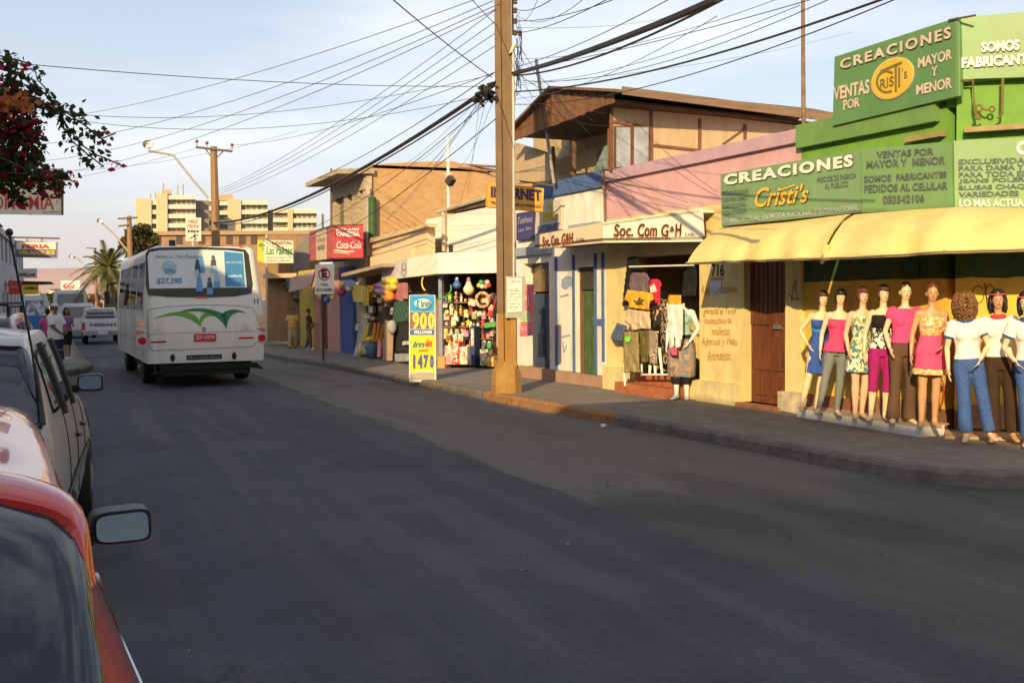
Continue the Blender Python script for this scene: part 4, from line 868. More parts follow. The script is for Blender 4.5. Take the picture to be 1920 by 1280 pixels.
# ================================================================ apartment blocks far behind
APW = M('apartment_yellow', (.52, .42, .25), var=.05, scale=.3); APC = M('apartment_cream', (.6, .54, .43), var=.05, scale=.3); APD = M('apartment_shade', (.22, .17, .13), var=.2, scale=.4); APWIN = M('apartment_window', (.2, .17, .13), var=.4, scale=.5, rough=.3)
def flat_block(label, spec, Yd, rz=0):
    AQ = Plane((0, Yd), (100, Yd-6)); xs = [q for s_ in spec for q in s_[:2]]; x0 = min(xs); x1 = max(xs)
    t = thing('apartment_block', label, 'apartment block', AQ.p((x0+x1)/2, 470)); rnd = random.Random(x0)
    for a, b, yt, yb, kind in spec:
        if kind == 'wall': obj('wall', MB().slab(AQ, [(a, yb), (b, yb), (b, yt+ (b-a)*.03), (a, yt)], 2, 8), APW, t)
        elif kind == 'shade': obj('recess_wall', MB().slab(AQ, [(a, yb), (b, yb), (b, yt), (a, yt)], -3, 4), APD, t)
        elif kind == 'roof': obj('roof_hut', MB().slab(AQ, rect(a, yt, b, yb), -1, 6), M('roof_hut_tan', (.45, .3, .18)), t)
        else:
            obj('wall', MB().slab(AQ, [(a, yb), (b, yb), (b, yt), (a, yt)], 0, 6), APWIN if kind == 'deep' else APC, t)
            y = yt
            while y < yb-4:
                obj('balcony', MB().slab(AQ, rect(a, y, b, y+8), 1.6, 1.6), APC, t)
                n = max(2, int((b-a)/9))
                for i in range(n):
                    if kind == 'deep' and rnd.random() < .3: continue
                    xa = a+(b-a)*(i+.12)/n; xb = a+(b-a)*(i+.85)/n
                    obj('window', MB().slab(AQ, rect(xa, y+9, xb, y+16.5), .15, .2), APWIN if rnd.random() < .75 else APD, t)
                y += 17.6
    return t
flat_block('nearest yellow and cream apartment block with taller left end wall', [(255, 284, 372, 470, 'wall'), (283, 294, 376, 470, 'bands'), (293, 314, 363, 470, 'wall'), (313, 367, 366, 470, 'bands'), (366, 392, 376, 470, 'shade'), (304, 322, 356, 364, 'roof')], 285)
flat_block('middle cream apartment block rising behind the second power pole', [(391, 403, 370, 475, 'bands'), (402, 410, 372, 475, 'wall'), (409, 428, 377, 475, 'deep'), (427, 452, 373, 475, 'wall'), (451, 502, 376, 475, 'bands'), (408, 437, 365, 376, 'roof'), (501, 512, 394, 475, 'shade')], 300)
flat_block('farthest cream apartment block, partly behind the restaurant sign', [(511, 541, 391, 480, 'deep'), (540, 549, 392, 480, 'wall'), (548, 594, 392, 480, 'bands')], 330)
mb = MB(); AQ = Plane((0, 285), (100, 279))
for x, y0, y1 in ((282, 362, 374), (291, 360, 372), (306, 343, 358), (333, 347, 366), (343, 345, 366)): tag(obj('roof_aerial', MB().tube([AQ.p(x, y1, -2), AQ.p(x, y0, -2)], .18, 5), M('aerial_grey', (.35, .3, .25))), 'thin aerial on the apartment roofs', 'aerial', 'aerials on the apartment roofs')
# ================================================================ power poles, lamps, cables
CONC = M('pole_concrete', (.155, .10, .057), var=.2, scale=2, stretch=(3, 3, .5), bump=.25, dirt=.7, dirtc=(.10, .065, .04), rough=.85)
CONO = Mbands('pole_painted', [(-1, (.29, .155, .045)), (1.42, (.16, .105, .06))], var=.16, scale=3, bump=.2, dirt=.5, dirtc=(.3, .18, .06))
pb = gnd(951, 737, .15); pb = pb+V((pb.x, pb.y, 0)).normalized()*.24; PX, PY, PZ = pb
def polep(z, dx=0, dy=0): return V((PX+dx, PY+dy, z))
t = thing('power_pole', 'thick brown concrete power pole with orange-painted foot on the pavement', 'power pole', pb)
def hpole(mb, x, y, z0, z1, w0, w1):      # H-section concrete post
    for dx, ww in ((-1, .34), (1, .34), (0, .36)):
        a0, a1 = w0*ww, w1*ww; d0, d1 = (w0*.5, w1*.5) if dx else (w0*.34, w1*.34)
        cs, sn = math.cos(-.35), math.sin(-.35)
        def ring(w_, d_, off, z): return [V((x+off*cs-0+(i*w_/2)*cs-(j*d_)*sn, y+off*sn+(i*w_/2)*sn+(j*d_)*cs, z)) for i, j in ((-1, -1), (1, -1), (1, 1), (-1, 1))]
        mb.hexa(ring(a0, d0, dx*w0*.34, z0), ring(a1, d1, dx*w1*.34, z1))
mb = MB(); hpole(mb, PX, PY, PZ+.45, 9.5, .34, .27); obj('post', mb, CONO, t)
mb = MB(); mb.lathe((PX, PY, PZ), [(.295, -.1), (.285, .02), (.275, .34), (.25, .41), (.19, .52), (.17, .58)], 9); auto_smooth(obj('foot', mb, M('foot_orange', (.31, .18, .05), var=.2, scale=5, bump=.3, dirt=.55, dirtc=(.22, .13, .04)), t), 30)
bx_ = gnd(965, 737, .15); mq = Plane((PX+.08, PY-.27), (PX+.08+1, PY-.27-.35))
obj('meter_box', MB().slab(mq, rect(948, 518, 985, 596), 0, .2), M('meter_grey', (.33, .34, .29), var=.12, dirt=.4, dirtc=(.22, .18, .12)), t)
obj('poster', MB().slab(mq, [(951, 586), (979, 584), (979, 521), (951, 520)], .012, .008), Mpat('worn_poster', [(.75, .72, .65), (.7, .68, .6), (.45, .4, .33), (.78, .75, .68)], 'noise', 16), t)
m1 = MB()
letters(m1, mq, 'SE ARRIENDA', 955, 975, 530, 526, off=.014); [stroke(m1, mq, [(955, 545+6*i), (974-3*(i % 2), 545+6*i)], 1.2, .014) for i in range(6)]
obj('print', m1, M('print_grey', (.25, .24, .24)), t)
obj('conduit', MB().tube([mq.p(963, 518, -.08), mq.p(963, 340, -.08), mq.p(962, 100, -.08)], .028, 8), M('conduit_grey', (.42, .4, .36), metal=.3, rough=.5), t)
obj('paper_strip', MB().slab(mq, rect(931, 588, 937, 650), -.08, .01), M('strip_grey', (.4, .37, .36), var=.1), t)
ins = MB()
for i, y in enumerate((3, 20, 40, 62, 63)):
    p = mq.p(966 if i < 4 else 975, y, -.2); ins.lathe(p, [(.02, -.05), (.045, -.03), (.03, 0), (.05, .02), (.02, .05)], 8)
obj('insulator', ins, M('insulator_brown', (.16, .09, .06), rough=.3), t); obj('bracket', MB().tube([mq.p(961, 0, -.2), mq.p(962, 66, -.2)], .018, 6).tube([mq.p(966, 62, -.2), mq.p(976, 62, -.2)], .015, 6), M('bracket_iron', (.15, .1, .07)), t)
obj('junction_box', MB().slab(mq, [(955, 101), (960, 97), (967, 84), (968, 80), (962, 81), (958, 90)], 0, .1), M('junction_cream', (.6, .5, .35)), t)
sp_ = MB(); rnd = random.Random(11); c_ = mq.p(908, 176, -.1)
for i in range(26):
    a = c_+V((rnd.uniform(-.14, .14), rnd.uniform(-.2, .2), rnd.uniform(-.12, .12))); sp_.tube([a, a+V((rnd.uniform(-.1, .1), rnd.uniform(-.1, .1), rnd.uniform(-.08, .08))), a+V((rnd.uniform(-.14, .14), rnd.uniform(-.2, .2), rnd.uniform(-.16, .08)))], .028, 5)
obj('cable_splice', sp_, M('cable_black', (.025, .022, .02), rough=.6), t)
sp_ = MB()
for i in range(16):
    x = 962+rnd.uniform(2, 16); y = rnd.uniform(20, 150); pts = [mq.p(x+rnd.uniform(-5, 5), y+j*rnd.uniform(8, 16), -.15+rnd.uniform(-.1, .1)) for j in range(6)]; sp_.tube(pts, .006, 4)
obj('loose_wires', sp_, MATS['cable_black'], t)
def small_pole(label, px, ytop, Y, arms, rad, kind='wood', base=None, r2=None):
    p = atY(px, ytop, Y); b = V((p.x, p.y, gz(p.x, p.y)+.1)); t = thing('power_pole', label, 'power pole', b)
    obj('post', MB().tube([b, p], [rad, r2 or rad*.6], 8), M('pole_wood', (.25, .15, .075), var=.25, stretch=(4, 4, .3)), t)
    for (x0, y0, x1, y1) in arms:
        obj('crossarm', MB().tube([atY(x0, y0, Y-.15), atY(x1, y1, Y-.15)], .055, 6), M('arm_wood', (.17, .11, .06)), t)
    return t, p
PL2Y = 48.0
t2, p2 = small_pole('tall tapering power pole with crossarm behind the bus roof', 400.5, 275, PL2Y, [(367, 276, 436, 284)], .24)
mb = MB()
for x, y in ((369, 265), (388, 268), (435, 272)): mb.tube([atY(x, y+12, PL2Y), atY(x, y, PL2Y)], .02, 5).ball(atY(x, y, PL2Y), .08, 8)
obj('insulator', mb, MATS['insulator_brown'], t2); obj('brace', MB().tube([atY(386, 280, PL2Y), atY(398, 297, PL2Y)], .025, 5).tube([atY(419, 283, PL2Y), atY(404, 298, PL2Y)], .025, 5), MATS['arm_wood'], t2)
def street_lamp(label, pts, Y, hd, r=.05, lit=False):
    P = [atY(x, y, Y) for x, y in pts]; t = thing('street_lamp', label, 'street lamp', P[0])
    obj('arm', MB().tube(P, r, 7), M('lamp_arm_grey', (.4, .36, .3), rough=.5), t)
    c = atY(hd[0], hd[1], Y); sz = hd[2]/ppm(c)
    h = obj('lamp_head', MB().ball(c, (sz, sz*1.1, sz*.85), 12), M('lamp_head_dark', (.09, .085, .07), rough=.4), t, smooth=True)
    obj('lens', MB().slab(Plane(c[:2], (c.x+1, c.y-.4)), [(hd[0]-hd[2]*.45, hd[1]+hd[2]*.75), (hd[0]+hd[2]*.85, hd[1]+hd[2]*.5), (hd[0]+hd[2]*.95, hd[1]-hd[2]*.6), (hd[0]-hd[2]*.2, hd[1]-hd[2]*.45)], sz*.98, sz*.3), M('lamp_lens', (.75, .68, .5), rough=.25), h)
    return t
street_lamp('nearest hooded street lamp on a bent arm above the bus', [(391, 372), (360, 335), (325, 291), (305, 287), (278, 283)], PL2Y, (277, 271, 9.5))
t3, p3 = small_pole('wooden power pole half hidden by the dark tree left of the bus', 242, 405, 62, [(221, 410, 258, 408), (222, 424, 240, 422)], .2)
street_lamp('round bright street lamp left of the palm crown', [(243, 475), (215, 440), (192, 419)], 62, (187, 414, 5.5), .05)
street_lamp('small distant street lamp with pale head above the palm fronds', [(155, 494), (145, 484), (135, 481)], 95, (133, 481, 4), .07)
t4, p4 = small_pole('distant slender utility pole behind the palm', 178, 465, 100, [(162, 465, 182, 466)], .15)
mast = thing('antenna_mast', 'tall thin rusty mast above the pink parapet beside the green shop', 'mast', F.p(1506, 255, -.6))
obj('pole', MB().tube([F.p(1507, 262, -.6), F.p(1506, 120, -.6), F.p(1505, -120, -.6)], [.035, .03, .025], 8), M('rusty_mast', (.2, .12, .07), var=.4, scale=6), mast)
mast = thing('antenna_mast', 'grey leaning pipe mast beside the power pole in front of the gable', 'mast', F.p(1035, 345, .2)); obj('pole', MB().tube([F.p(1039, 345, .2), F.p(1005, 112, .2)], .035, 8), M('grey_mast', (.33, .31, .28), metal=.3), mast)
for x, y0, y1, l in ((621, 430, 316, 'rusty thin mast standing behind the red restaurant sign'), (605, 440, 401, 'short thin mast left of the red restaurant sign')):
    mast = thing('antenna_mast', l, 'mast', G.p(x, y0, .3)); obj('pole', MB().tube([G.p(x, y0, .3), G.p(x, y1, .3)], .04, 6), MATS['rusty_mast'], mast)
# cables
CBL = M('cable_black', (.025, .022, .02)); CGR = M('cable_grey', (.10, .10, .105), rough=.6)
def cable(label, a, b, sag, r, mat=None, group=None, n=16):
    a, b = V(a), V(b); pts = [a.lerp(b, i/n)-V((0, 0, .6*sag*4*(i/n)*(1-i/n))) for i in range(n+1)]
    o = obj('power_cable', MB().tube(pts, r*(.85 if r > .03 else .66), 5), mat or CBL, cat='cable', label=label, group=group); return o
def pp(x, y, off=-.1): return mq.p(x, y, off)
nx = V((7.3, -14, 0))
def toward(px, py, Y): return atY(px, py, Y)
g1 = 'cables between the two brown power poles'
P2 = lambda x, y: atY(x, y, PL2Y)
# thick bundle and its companions running on past the camera
cable('thickest black cable bundle from the pole to the top edge', pp(962, 138), toward(1345, -2, 8), .10, .045, group='cables from the pole toward the viewer')
cable('second thick black cable sloping up from the pole', pp(966, 142), toward(1400, -25, 8), .28, .022)
cable('black cable rising from the pole past the tall rusty mast', pp(966, 172), toward(1668, -6, 7.5), .3, .02)
cable('thin dark cable just under the cable that passes the tall mast', pp(964, 196), toward(1700, -10, 7.2), .42, .010)
for i, (y0, x1, y1) in enumerate(((18, 1045, -8), (40, 1165, -6), (62, 1140, -2), (126, 1260, -4), (132, 1560, -12))):
    cable('thin wire fanning from the pole insulators to the sky', pp(968, y0), toward(x1, y1, 10), .12, .009, group='wires fanning up from the pole')
cable('upper service wire from pole top toward the far top right', pp(970, 150), toward(1640, -40, 7), .5, .007)
# to pole two and on down the street
cable('thick sagging cable bundle from splice down to the tan block', pp(925, 160), atY(400, 418, PL2Y), 1.0, .05)
cable('second thick cable below the splice bundle', pp(905, 185), atY(402, 424, PL2Y), .9, .024)
for i, (y0, y1) in enumerate(((12, 358), (34, 362), (56, 366), (80, 372))):
    cable('one of four parallel wires rising steeply to the brown pole', pp(938, y0), P2(404, y1), .55, .011, CGR, 'four parallel wires between the poles')
cable('wire from the pole clamp down to the second crossarm', pp(930, 135), P2(436, 272), .5, .012, CGR)
cable('black cable from splice to the grey front of the tan block', pp(936, 130), BS.at(3, 5.9, .9), .25, .014)
cable('black cable passing low over the tan brick wall', pp(938, 216), BS.at(2.5, 3.6, .9), .3, .014)
cable('lower black wire crossing the tan brick wall', pp(915, 190), BS.at(4.2, 4.2, .9), .4, .012)
for i, (y0, x1, y1, Y) in enumerate(((28, 1100, -6, 9), (52, 1300, 20, 30), (110, 1480, -10, 9), (155, 1500, 10, 8), (160, 1600, 60, 26), (30, 1010, -6, 12), (185, 1345, 30, 9))):
    cable('faint thin wire right of the pole against the sky', pp(968, y0), toward(x1, y1, Y), .3, .006, CGR, 'faint wires right of the pole')
# crossing the street to the far left
for i, (x1, y1, x0, y0, Y, sg, lab) in enumerate((
    (20, 118, 920, 162, 14, .15, 'single wire crossing the sky from bougainvillea to the pole'), (60, 206, 925, 140, 26, .7, 'upper slack wire crossing the street'), (70, 213, 912, 178, 26, .8, 'lower slack wire crossing the street'),
    (20, 275, 925, 2, 40, .9, 'first of the long wires to the far left roofs'), (40, 305, 935, 8, 45, 1.0, 'second of the long wires to the far left roofs'), (60, 330, 930, 18, 48, 1.0, 'third of the long wires to the far left roofs'), (150, 215, 912, -8, 38, .4, 'highest faint wire in the sky'), (30, 352, 368, 278, 50, .25, 'wire from the second crossarm to the left roofs'), (105, 322, 560, 245, 52, .6, 'grey wire behind the second pole'))):
    cable(lab, pp(x0, y0, -.05) if x0 > 700 else atY(x0, y0, PL2Y), atY(x1, y1, Y), sg, .009 if Y < 30 else .012, CGR)
cable('steel stay wire dropping from upper left sky to the pole', atY(730, -6, 12), pp(922, 145), .05, .013, CGR); cable('short stay wire near the pole top', atY(880, -6, 14), pp(931, 48), .02, .010, CGR)
rnd = random.Random(21)
for i in range(9):
    x1, y1 = rnd.uniform(700, 900), rnd.uniform(290, 420); cable('thin slack house wire hanging from splice to the roofs', pp(rnd.uniform(900, 925), rnd.uniform(165, 192)), BQ.p(x1, max(y1, 310), .5), rnd.uniform(.1, .5), .006, CBL, 'thin house wires from the splice')
for i in range(8):
    cable('thin house wire from pole to the timber gable', pp(968+rnd.uniform(0, 6), rnd.uniform(60, 200)), F.p(rnd.uniform(1010, 1180), rnd.uniform(180, 330), .8), rnd.uniform(.05, .35), .005, CBL, 'thin house wires from the pole to the gable')
for i, (x0, y0, x1, y1) in enumerate(((1050, 270, 1290, 380), (1045, 300, 1180, 340), (1180, 215, 1345, 360))): cable('slack wire drooping over the pink parapet', F.p(x0, y0, .5), F.p(x1, y1, .1), .15, .006, CBL, 'slack wires over the pink parapet')
# ================================================================ free standing and hanging signs
INTQ = Plane((0, 19.2), (10, 19.2-1.0)); 
s = board('internet_sign', 'yellow hanging sign with navy word, crossed by the power pole', INTQ, [(914, 388), (1018, 397), (1020, 353), (916, 342)], 0, .14, M('sign_amber', (.66, .36, .05), var=.08))
m1 = MB(); letters(m1, INTQ, 'INTERNET', 920, 1015, 370, 349, 377, 356, off=.01, bold=.045); letters(m1, INTQ, 'TELEFONOS TARJETAS PREPAGO', 920, 1014, 384, 377, 392, 385, off=.01, bold=.02); obj('lettering', m1, M('letter_navy', (.06, .03, .11)), s)
obj('hanger', MB().tube([INTQ.p(975, 340, -.05), INTQ.p(1040, 348, -.05)], .018, 6).tube([INTQ.p(1000, 354, -.05), INTQ.p(1000, 342, -.05)], .012, 6), MATS['bracket_iron'], s)
kb = gnd(792, 712, .15); KQ = Plane(kb[:2], (kb.x+1, kb.y-.42))
s = thing('lottery_sign', 'tall blue and yellow lottery sign box at the kerb reading 900 and 1470', 'sign', kb)
obj('case', MB().slab(KQ, [(767, 716), (818, 716), (816, 553), (767, 553)], 0, .12), M('sign_case_white', (.7, .66, .6)), s)
def kpanel(y0, y1, c, nm, o=.006): return obj('panel', MB().slab(KQ, rect(768.5, y0, 814.5, y1), o, .01), M(nm, c, var=.08), s)
kpanel(554, 583.5, (.03, .3, .62), 'kino_blue'); kpanel(584.5, 616.5, (.22, .14, .1), 'kino_brown'); kpanel(617.5, 628, (.05, .13, .42), 'kino_navy'); kpanel(629, 698, (.75, .56, .03), 'kino_yellow'); kpanel(699, 711.5, (.36, .33, .28), 'kino_plate')
obj('badge', MB().slab(KQ, ellipse_px(793, 569, 16, 9, 0, 24), .012, .01), LW, s); obj('badge', MB().slab(KQ, ellipse_px(804, 569, 5, 5.5, 0, 16), .018, .01), M('kino_pink', (.7, .3, .28)), s)
m1 = MB(); letters(m1, KQ, 'K', 780, 788, 578, 562, off=.02, bold=.05, shear=.2); letters(m1, KQ, 'ino', 789, 808, 576, 563, off=.026, bold=.03); letters(m1, KQ, 'LOTERIA', 789, 804, 581, 578, off=.02); obj('lettering', m1, M('kino_teal', (.04, .3, .36)), s)
for ch, xa, xb in (('9', 775, 785), ('0', 789, 799), ('0', 804, 813)):
    m1 = MB(); letters(m1, KQ, ch, xa-1.4, xb+1.4, 617, 586, off=.012, bold=.03); obj('digit', m1, M('digit_white', (.7, .66, .55)), s)
    m1 = MB(); letters(m1, KQ, ch, xa, xb, 615, 588, off=.02, bold=.045); obj('digit', m1, M('digit_yellow', (.8, .55, .03)), s)
m1 = MB(); letters(m1, KQ, 'MILLONES', 777, 810, 625.5, 619.5, off=.016, bold=.05); letters(m1, KQ, 'imán', 773, 805, 652, 639, off=.005); obj('lettering', m1, LW, s)
m1 = MB(); letters(m1, KQ, 'im', 773, 796, 651, 639.5, off=.02, bold=.03, shear=.3); obj('lettering', m1, M('iman_green', (.05, .2, .15)), s); m1 = MB(); letters(m1, KQ, 'án', 797, 810, 650, 636, off=.02, bold=.03, shear=.3); letters(m1, KQ, 'Lotería', 785, 803, 658.5, 654, off=.02, bold=.02); obj('lettering', m1, M('iman_red', (.55, .06, .05)), s)
for ch, xa, xb in (('1', 774.5, 778.5), ('4', 783, 792), ('7', 794, 803), ('0', 806, 813)): m1 = MB(); letters(m1, KQ, ch, xa, xb, 690, 665, off=.02, bold=.06); obj('digit', m1, M('digit_blue', (.06, .09, .3)), s)
m1 = MB(); letters(m1, KQ, 'MILLONES', 780, 808, 698.5, 694, off=.02, bold=.03); obj('lettering', m1, LW, s)
# no-parking sign
nb = gnd(606, 677, .15); NQ = Plane(nb[:2], (nb.x+1, nb.y-.4))
s = thing('no_parking_sign', 'white no-parking sign with struck-out E on a dark pole', 'road sign', nb)
obj('post', MB().tube([nb+NQ.n*-.06, V((nb.x, nb.y, NQ.p(606, 497).z))-NQ.n*.06], .035, 8), M('dark_post', (.05, .05, .045)), s)
obj('plate', MB().slab(NQ, [(590.5, 552), (626, 551), (627, 495), (591, 496)], 0, .02), M('plate_white', (.7, .68, .62)), s)
m1 = MB(); ring = ellipse_px(608, 514, 11.5, 12, 0, 32); r2 = ellipse_px(608, 514, 9, 9.5, 0, 32)
for i in range(32): m1.add([NQ.p(*q, .008) for q in (ring[i], ring[(i+1) % 32], r2[(i+1) % 32], r2[i])], [(0, 1, 2, 3)])
stroke(m1, NQ, [(600, 507), (616, 521)], 2.2, .009); obj('ring', m1, M('sign_red', (.55, .06, .06)), s)
m1 = MB(); letters(m1, NQ, 'E', 603, 613, 521, 505, off=.005, bold=.06); letters(m1, NQ, 'TODA', 601, 615, 536, 531, off=.01, bold=.02); letters(m1, NQ, 'LA CUADRA', 593, 623, 546, 540, off=.01, bold=.02); obj('lettering', m1, BLK, s)
# restaurant box sign
RQ = Plane((7.3, 33.0), (17.3, 33.0-3.2)); a0 = [RQ.p(x, y) for x, y in ((624, 484), (681, 483), (681, 421), (624, 423))]
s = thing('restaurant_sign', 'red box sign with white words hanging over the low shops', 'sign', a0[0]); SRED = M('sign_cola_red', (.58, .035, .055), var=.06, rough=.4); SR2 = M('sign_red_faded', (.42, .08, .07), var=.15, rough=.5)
obj('front_panel', MB().hexa(a0, [p-RQ.n*.08 for p in a0]), SRED, s)
LQ = Plane(a0[0][:2], (a0[0].x-.1, a0[0].y+10)); l0 = [LQ.p(x, y) for x, y in ((624, 484), (581.5, 490), (580, 435), (624, 423))]
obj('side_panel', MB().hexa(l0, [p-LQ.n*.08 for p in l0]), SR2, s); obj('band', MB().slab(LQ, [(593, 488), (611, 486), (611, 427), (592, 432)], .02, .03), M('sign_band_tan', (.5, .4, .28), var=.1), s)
mb = MB(); bb = [a0[0], a0[1], a0[1]+(l0[1]-a0[0]), l0[1]]; mb.prism([p+V((0, 0, .02)) for p in bb], (0, 0, -.05)); tt = [a0[3], a0[2], a0[2]+(l0[2]-a0[3]), l0[2]]; mb.prism([p+V((0, 0, -.02)) for p in tt], (0, 0, .04)); obj('case', mb, M('sign_case_dark', (.1, .04, .035)), s)
m1 = MB(); letters(m1, RQ, 'RESTAURANT', 628, 674, 432.5, 427.5, off=.01, bold=.03); letters(m1, RQ, 'VANESSA', 629, 675, 443.5, 434, off=.01, bold=.05); letters(m1, RQ, 'Coca-Cola', 631, 677, 466, 452, off=.01, shear=.3, bold=.01)
stroke(m1, RQ, [(626, 469), (636, 470), (650, 472), (664, 471)], 1.8, .01); obj('lettering', m1, LW, s)
m1 = MB(); stroke(m1, RQ, [(626, 473), (640, 474), (656, 476)], 2.5, .012); obj('swash', m1, M('swash_orange', (.7, .3, .2)), s)
m1 = MB(); letters(m1, LQ, 'RESTAURANT', 594, 610, 455, 448, 451, 444, off=.03); letters(m1, LQ, 'VANESSA', 595, 609, 470, 461, 467, 458, off=.03, bold=.03); obj('lettering', m1, M('letter_grey', (.2, .18, .17)), s)
# hostel sign
HS = Plane((5, 43), (15, 41)); s = board('hostel_sign', 'cream hostel sign with green script and yellow palm end', HS, [(483, 493), (550, 493), (550, 451), (483, 450)], 0, .12, M('sign_cream', (.72, .66, .5), var=.05))
obj('panel', MB().slab(HS, [(483, 493), (495, 493), (495, 450), (483, 450)], .01, .03), M('sign_lemon', (.7, .5, .05)), s, label='yellow end panel')
m1 = MB(); stroke(m1, HS, [(485, 462), (490, 457), (496, 461)], 3, .025); stroke(m1, HS, [(488, 455), (490, 459), (493, 470)], 2, .025); letters(m1, HS, 'Las Palmas', 499, 548, 477, 461, off=.02, shear=.3, bold=.01); obj('lettering', m1, M('palm_green', (.05, .3, .06)), s)
m1 = MB(); letters(m1, HS, 'HOSTAL', 510, 548, 458, 452.5, off=.02, bold=.04); obj('lettering', m1, M('sign_red', (.55, .06, .06)), s)
m1 = MB(); letters(m1, HS, 'PIEZAS CON BAÑO Y TV', 499, 546, 484, 480.5, off=.02); letters(m1, HS, 'FONO 228140', 500, 542, 490, 486.5, off=.02); obj('lettering', m1, M('letter_grey', (.2, .18, .17)), s)
obj('post', MB().tube([HS.p(500, 640, -.1), HS.p(500, 440, -.1)], .05, 6), M('pale_pipe', (.5, .44, .33)), s)
# pale sign on a post behind the bus
PQ = Plane((4, 47), (14, 45)); s = board('poster_sign', 'pale pink sign with red and black print above the bus roof', PQ, [(348, 452), (377, 452), (377, 408), (348, 408)], 0, .08, M('sign_pale_pink', (.7, .58, .5), var=.1))
m1 = MB(); letters(m1, PQ, 'MINI', 353, 371, 419, 412, off=.01, shear=.3); letters(m1, PQ, 'Market', 351, 374, 427, 420, off=.01, shear=.3); obj('lettering', m1, M('sign_red', (.55, .06, .06)), s)
m1 = MB(); letters(m1, PQ, 'FAN', 352, 372, 436, 431, off=.01, bold=.05); stroke(m1, PQ, [(366, 438), (363, 443), (368, 447), (364, 451)], 2, .01); stroke(m1, PQ, [(355, 447), (362, 444), (372, 440)], 1.6, .01); obj('lettering', m1, BLK, s)
obj('post', MB().tube([PQ.p(362, 560, -.06), PQ.p(362, 415, -.06)], .05, 6), M('pale_pipe', (.5, .44, .33)), s)
# left-hand signs
NQ2 = Plane((-2.6, 36), (7, 35)); s = board('shop_sign', 'large cream sign with red letters partly behind the bougainvillea', NQ2, [(-60, 400), (117, 403), (117, 316), (-60, 313)], 0, .12, M('sign_cream_warm', (.74, .64, .44), var=.05))
m1 = MB(); letters(m1, NQ2, 'ECONOMIA', -48, 101, 393, 367, off=.01, bold=.01); obj('lettering', m1, M('sign_red', (.55, .06, .06)), s); m1 = MB(); letters(m1, NQ2, 'Fono 224510', 80, 110, 399, 396, off=.01); obj('lettering', m1, BLK, s)
obj('frame', MB().tube([NQ2.p(117, 403), NQ2.p(117, 316)], .035, 6).tube([NQ2.p(57, 403, -.1), NQ2.p(57, 316, -.1)], .03, 6).tube([NQ2.p(-130, 355, -.15), NQ2.p(117, 355, -.15)], .03, 6), MATS['bracket_iron'], s)
FQ = Plane((-4, 58), (6, 57)); s = board('fair_sign', 'hanging sign with red word over a yellow word on dark blue', FQ, [(28, 482), (107, 484), (108, 454), (27, 451)], 0, .15, M('sign_frame_mauve', (.25, .2, .24)))
obj('panel', MB().slab(FQ, rect(31, 454, 104.5, 467.5), .02, .04), M('sign_cream', (.72, .66, .5)), s); obj('panel', MB().slab(FQ, rect(31, 468, 104.5, 481), .02, .04), M('sign_slate', (.1, .14, .22)), s)
m1 = MB(); letters(m1, FQ, 'FERIA', 41, 94, 466, 458, off=.03, bold=.05); obj('lettering', m1, M('sign_red', (.55, .06, .06)), s); m1 = MB(); letters(m1, FQ, 'VELASQUEZ', 34, 104, 478, 470, off=.03, bold=.05); obj('lettering', m1, LY, s)
obj('hanger', MB().tube([FQ.p(-10, 444), FQ.p(112, 447)], .05, 6).tube([FQ.p(51, 445), FQ.p(51, 453)], .03, 5).tube([FQ.p(79, 446), FQ.p(79, 454)], .03, 5), MATS['bracket_iron'], s)
def lsign(label, poly, Y, mat, tx, nm='shop_sign'):
    q = Plane((-4, Y), (6, Y-1)); s = board(nm, label, q, poly, 0, .15, mat)
    for t_, a, c in tx: m1 = MB(); letters(m1, q, t_, *a, off=.01, bold=.03); obj('lettering', m1, c, s)
    return s
lsign('white sign with black word under the hanging fair sign', [(30, 522), (69, 521), (69, 503), (30, 504)], 62, M('sign_white', (.65, .62, .58)), [('CAPILLAR', (31, 66, 518, 512), BLK)])
lsign('red square sign under the dark awning on the opposite side', [(16, 552), (41, 551), (41, 527), (16, 528)], 52, M('sign_brick_red', (.5, .07, .05)), [('PAN', (22, 36, 541, 535), M('letter_rose', (.65, .25, .2)))])
lsign('yellow square sign beside the red one, opposite side', [(43, 552), (72, 551), (72, 534), (43, 534)], 54, M('sign_lemon', (.7, .5, .05)), [('GOMEROS', (46, 70, 543, 537), BLK)])
s = lsign('white fuel sign with a red oval, far down the street', [(114, 548), (150, 548), (150, 526), (114, 526)], 120, M('sign_white', (.65, .62, .58)), [('Esso', (120, 138, 540, 533), M('sign_red', (.55, .06, .06)))], 'fuel_sign')
q = Plane((-4, 120), (6, 119)); m1 = MB(); r1, r2 = ellipse_px(129, 536.5, 11, 6, 0, 28), ellipse_px(129, 536.5, 9.5, 4.9, 0, 28)
for i in range(28): m1.add([q.p(*z, .03) for z in (r1[i], r1[(i+1) % 28], r2[(i+1) % 28], r2[i])], [(0, 1, 2, 3)])
obj('oval', m1, M('sign_red', (.55, .06, .06)), s); obj('post', MB().tube([q.p(142, 590, -.1), q.p(142, 545, -.1)], .15, 6), MATS['pale_pipe'], s)
LAq = Plane((-2.5, 56), (7, 55)); aw = obj('shop_awning', MB().hexa([LAq.p(x, y, 0) for x, y in ((14, 536), (102, 533), (96, 528), (16, 526))], [LAq.p(x, y, -1.5) for x, y in ((14, 536), (102, 533), (96, 528), (16, 526))]), M('awning_dark_green', (.03, .035, .025)), cat='awning', label='dark green awning above the yellow sign, opposite side')
pst = MB().slab(F, [(975, 630), (997, 628), (997, 533), (980, 533)], .55, .03)
s = board('poster_board', 'tall pink poster board beside the meter box', F, [(974, 631), (996, 629), (998, 533), (983, 533)], .7, .04, M('poster_pink', (.75, .16, .24), var=.12))
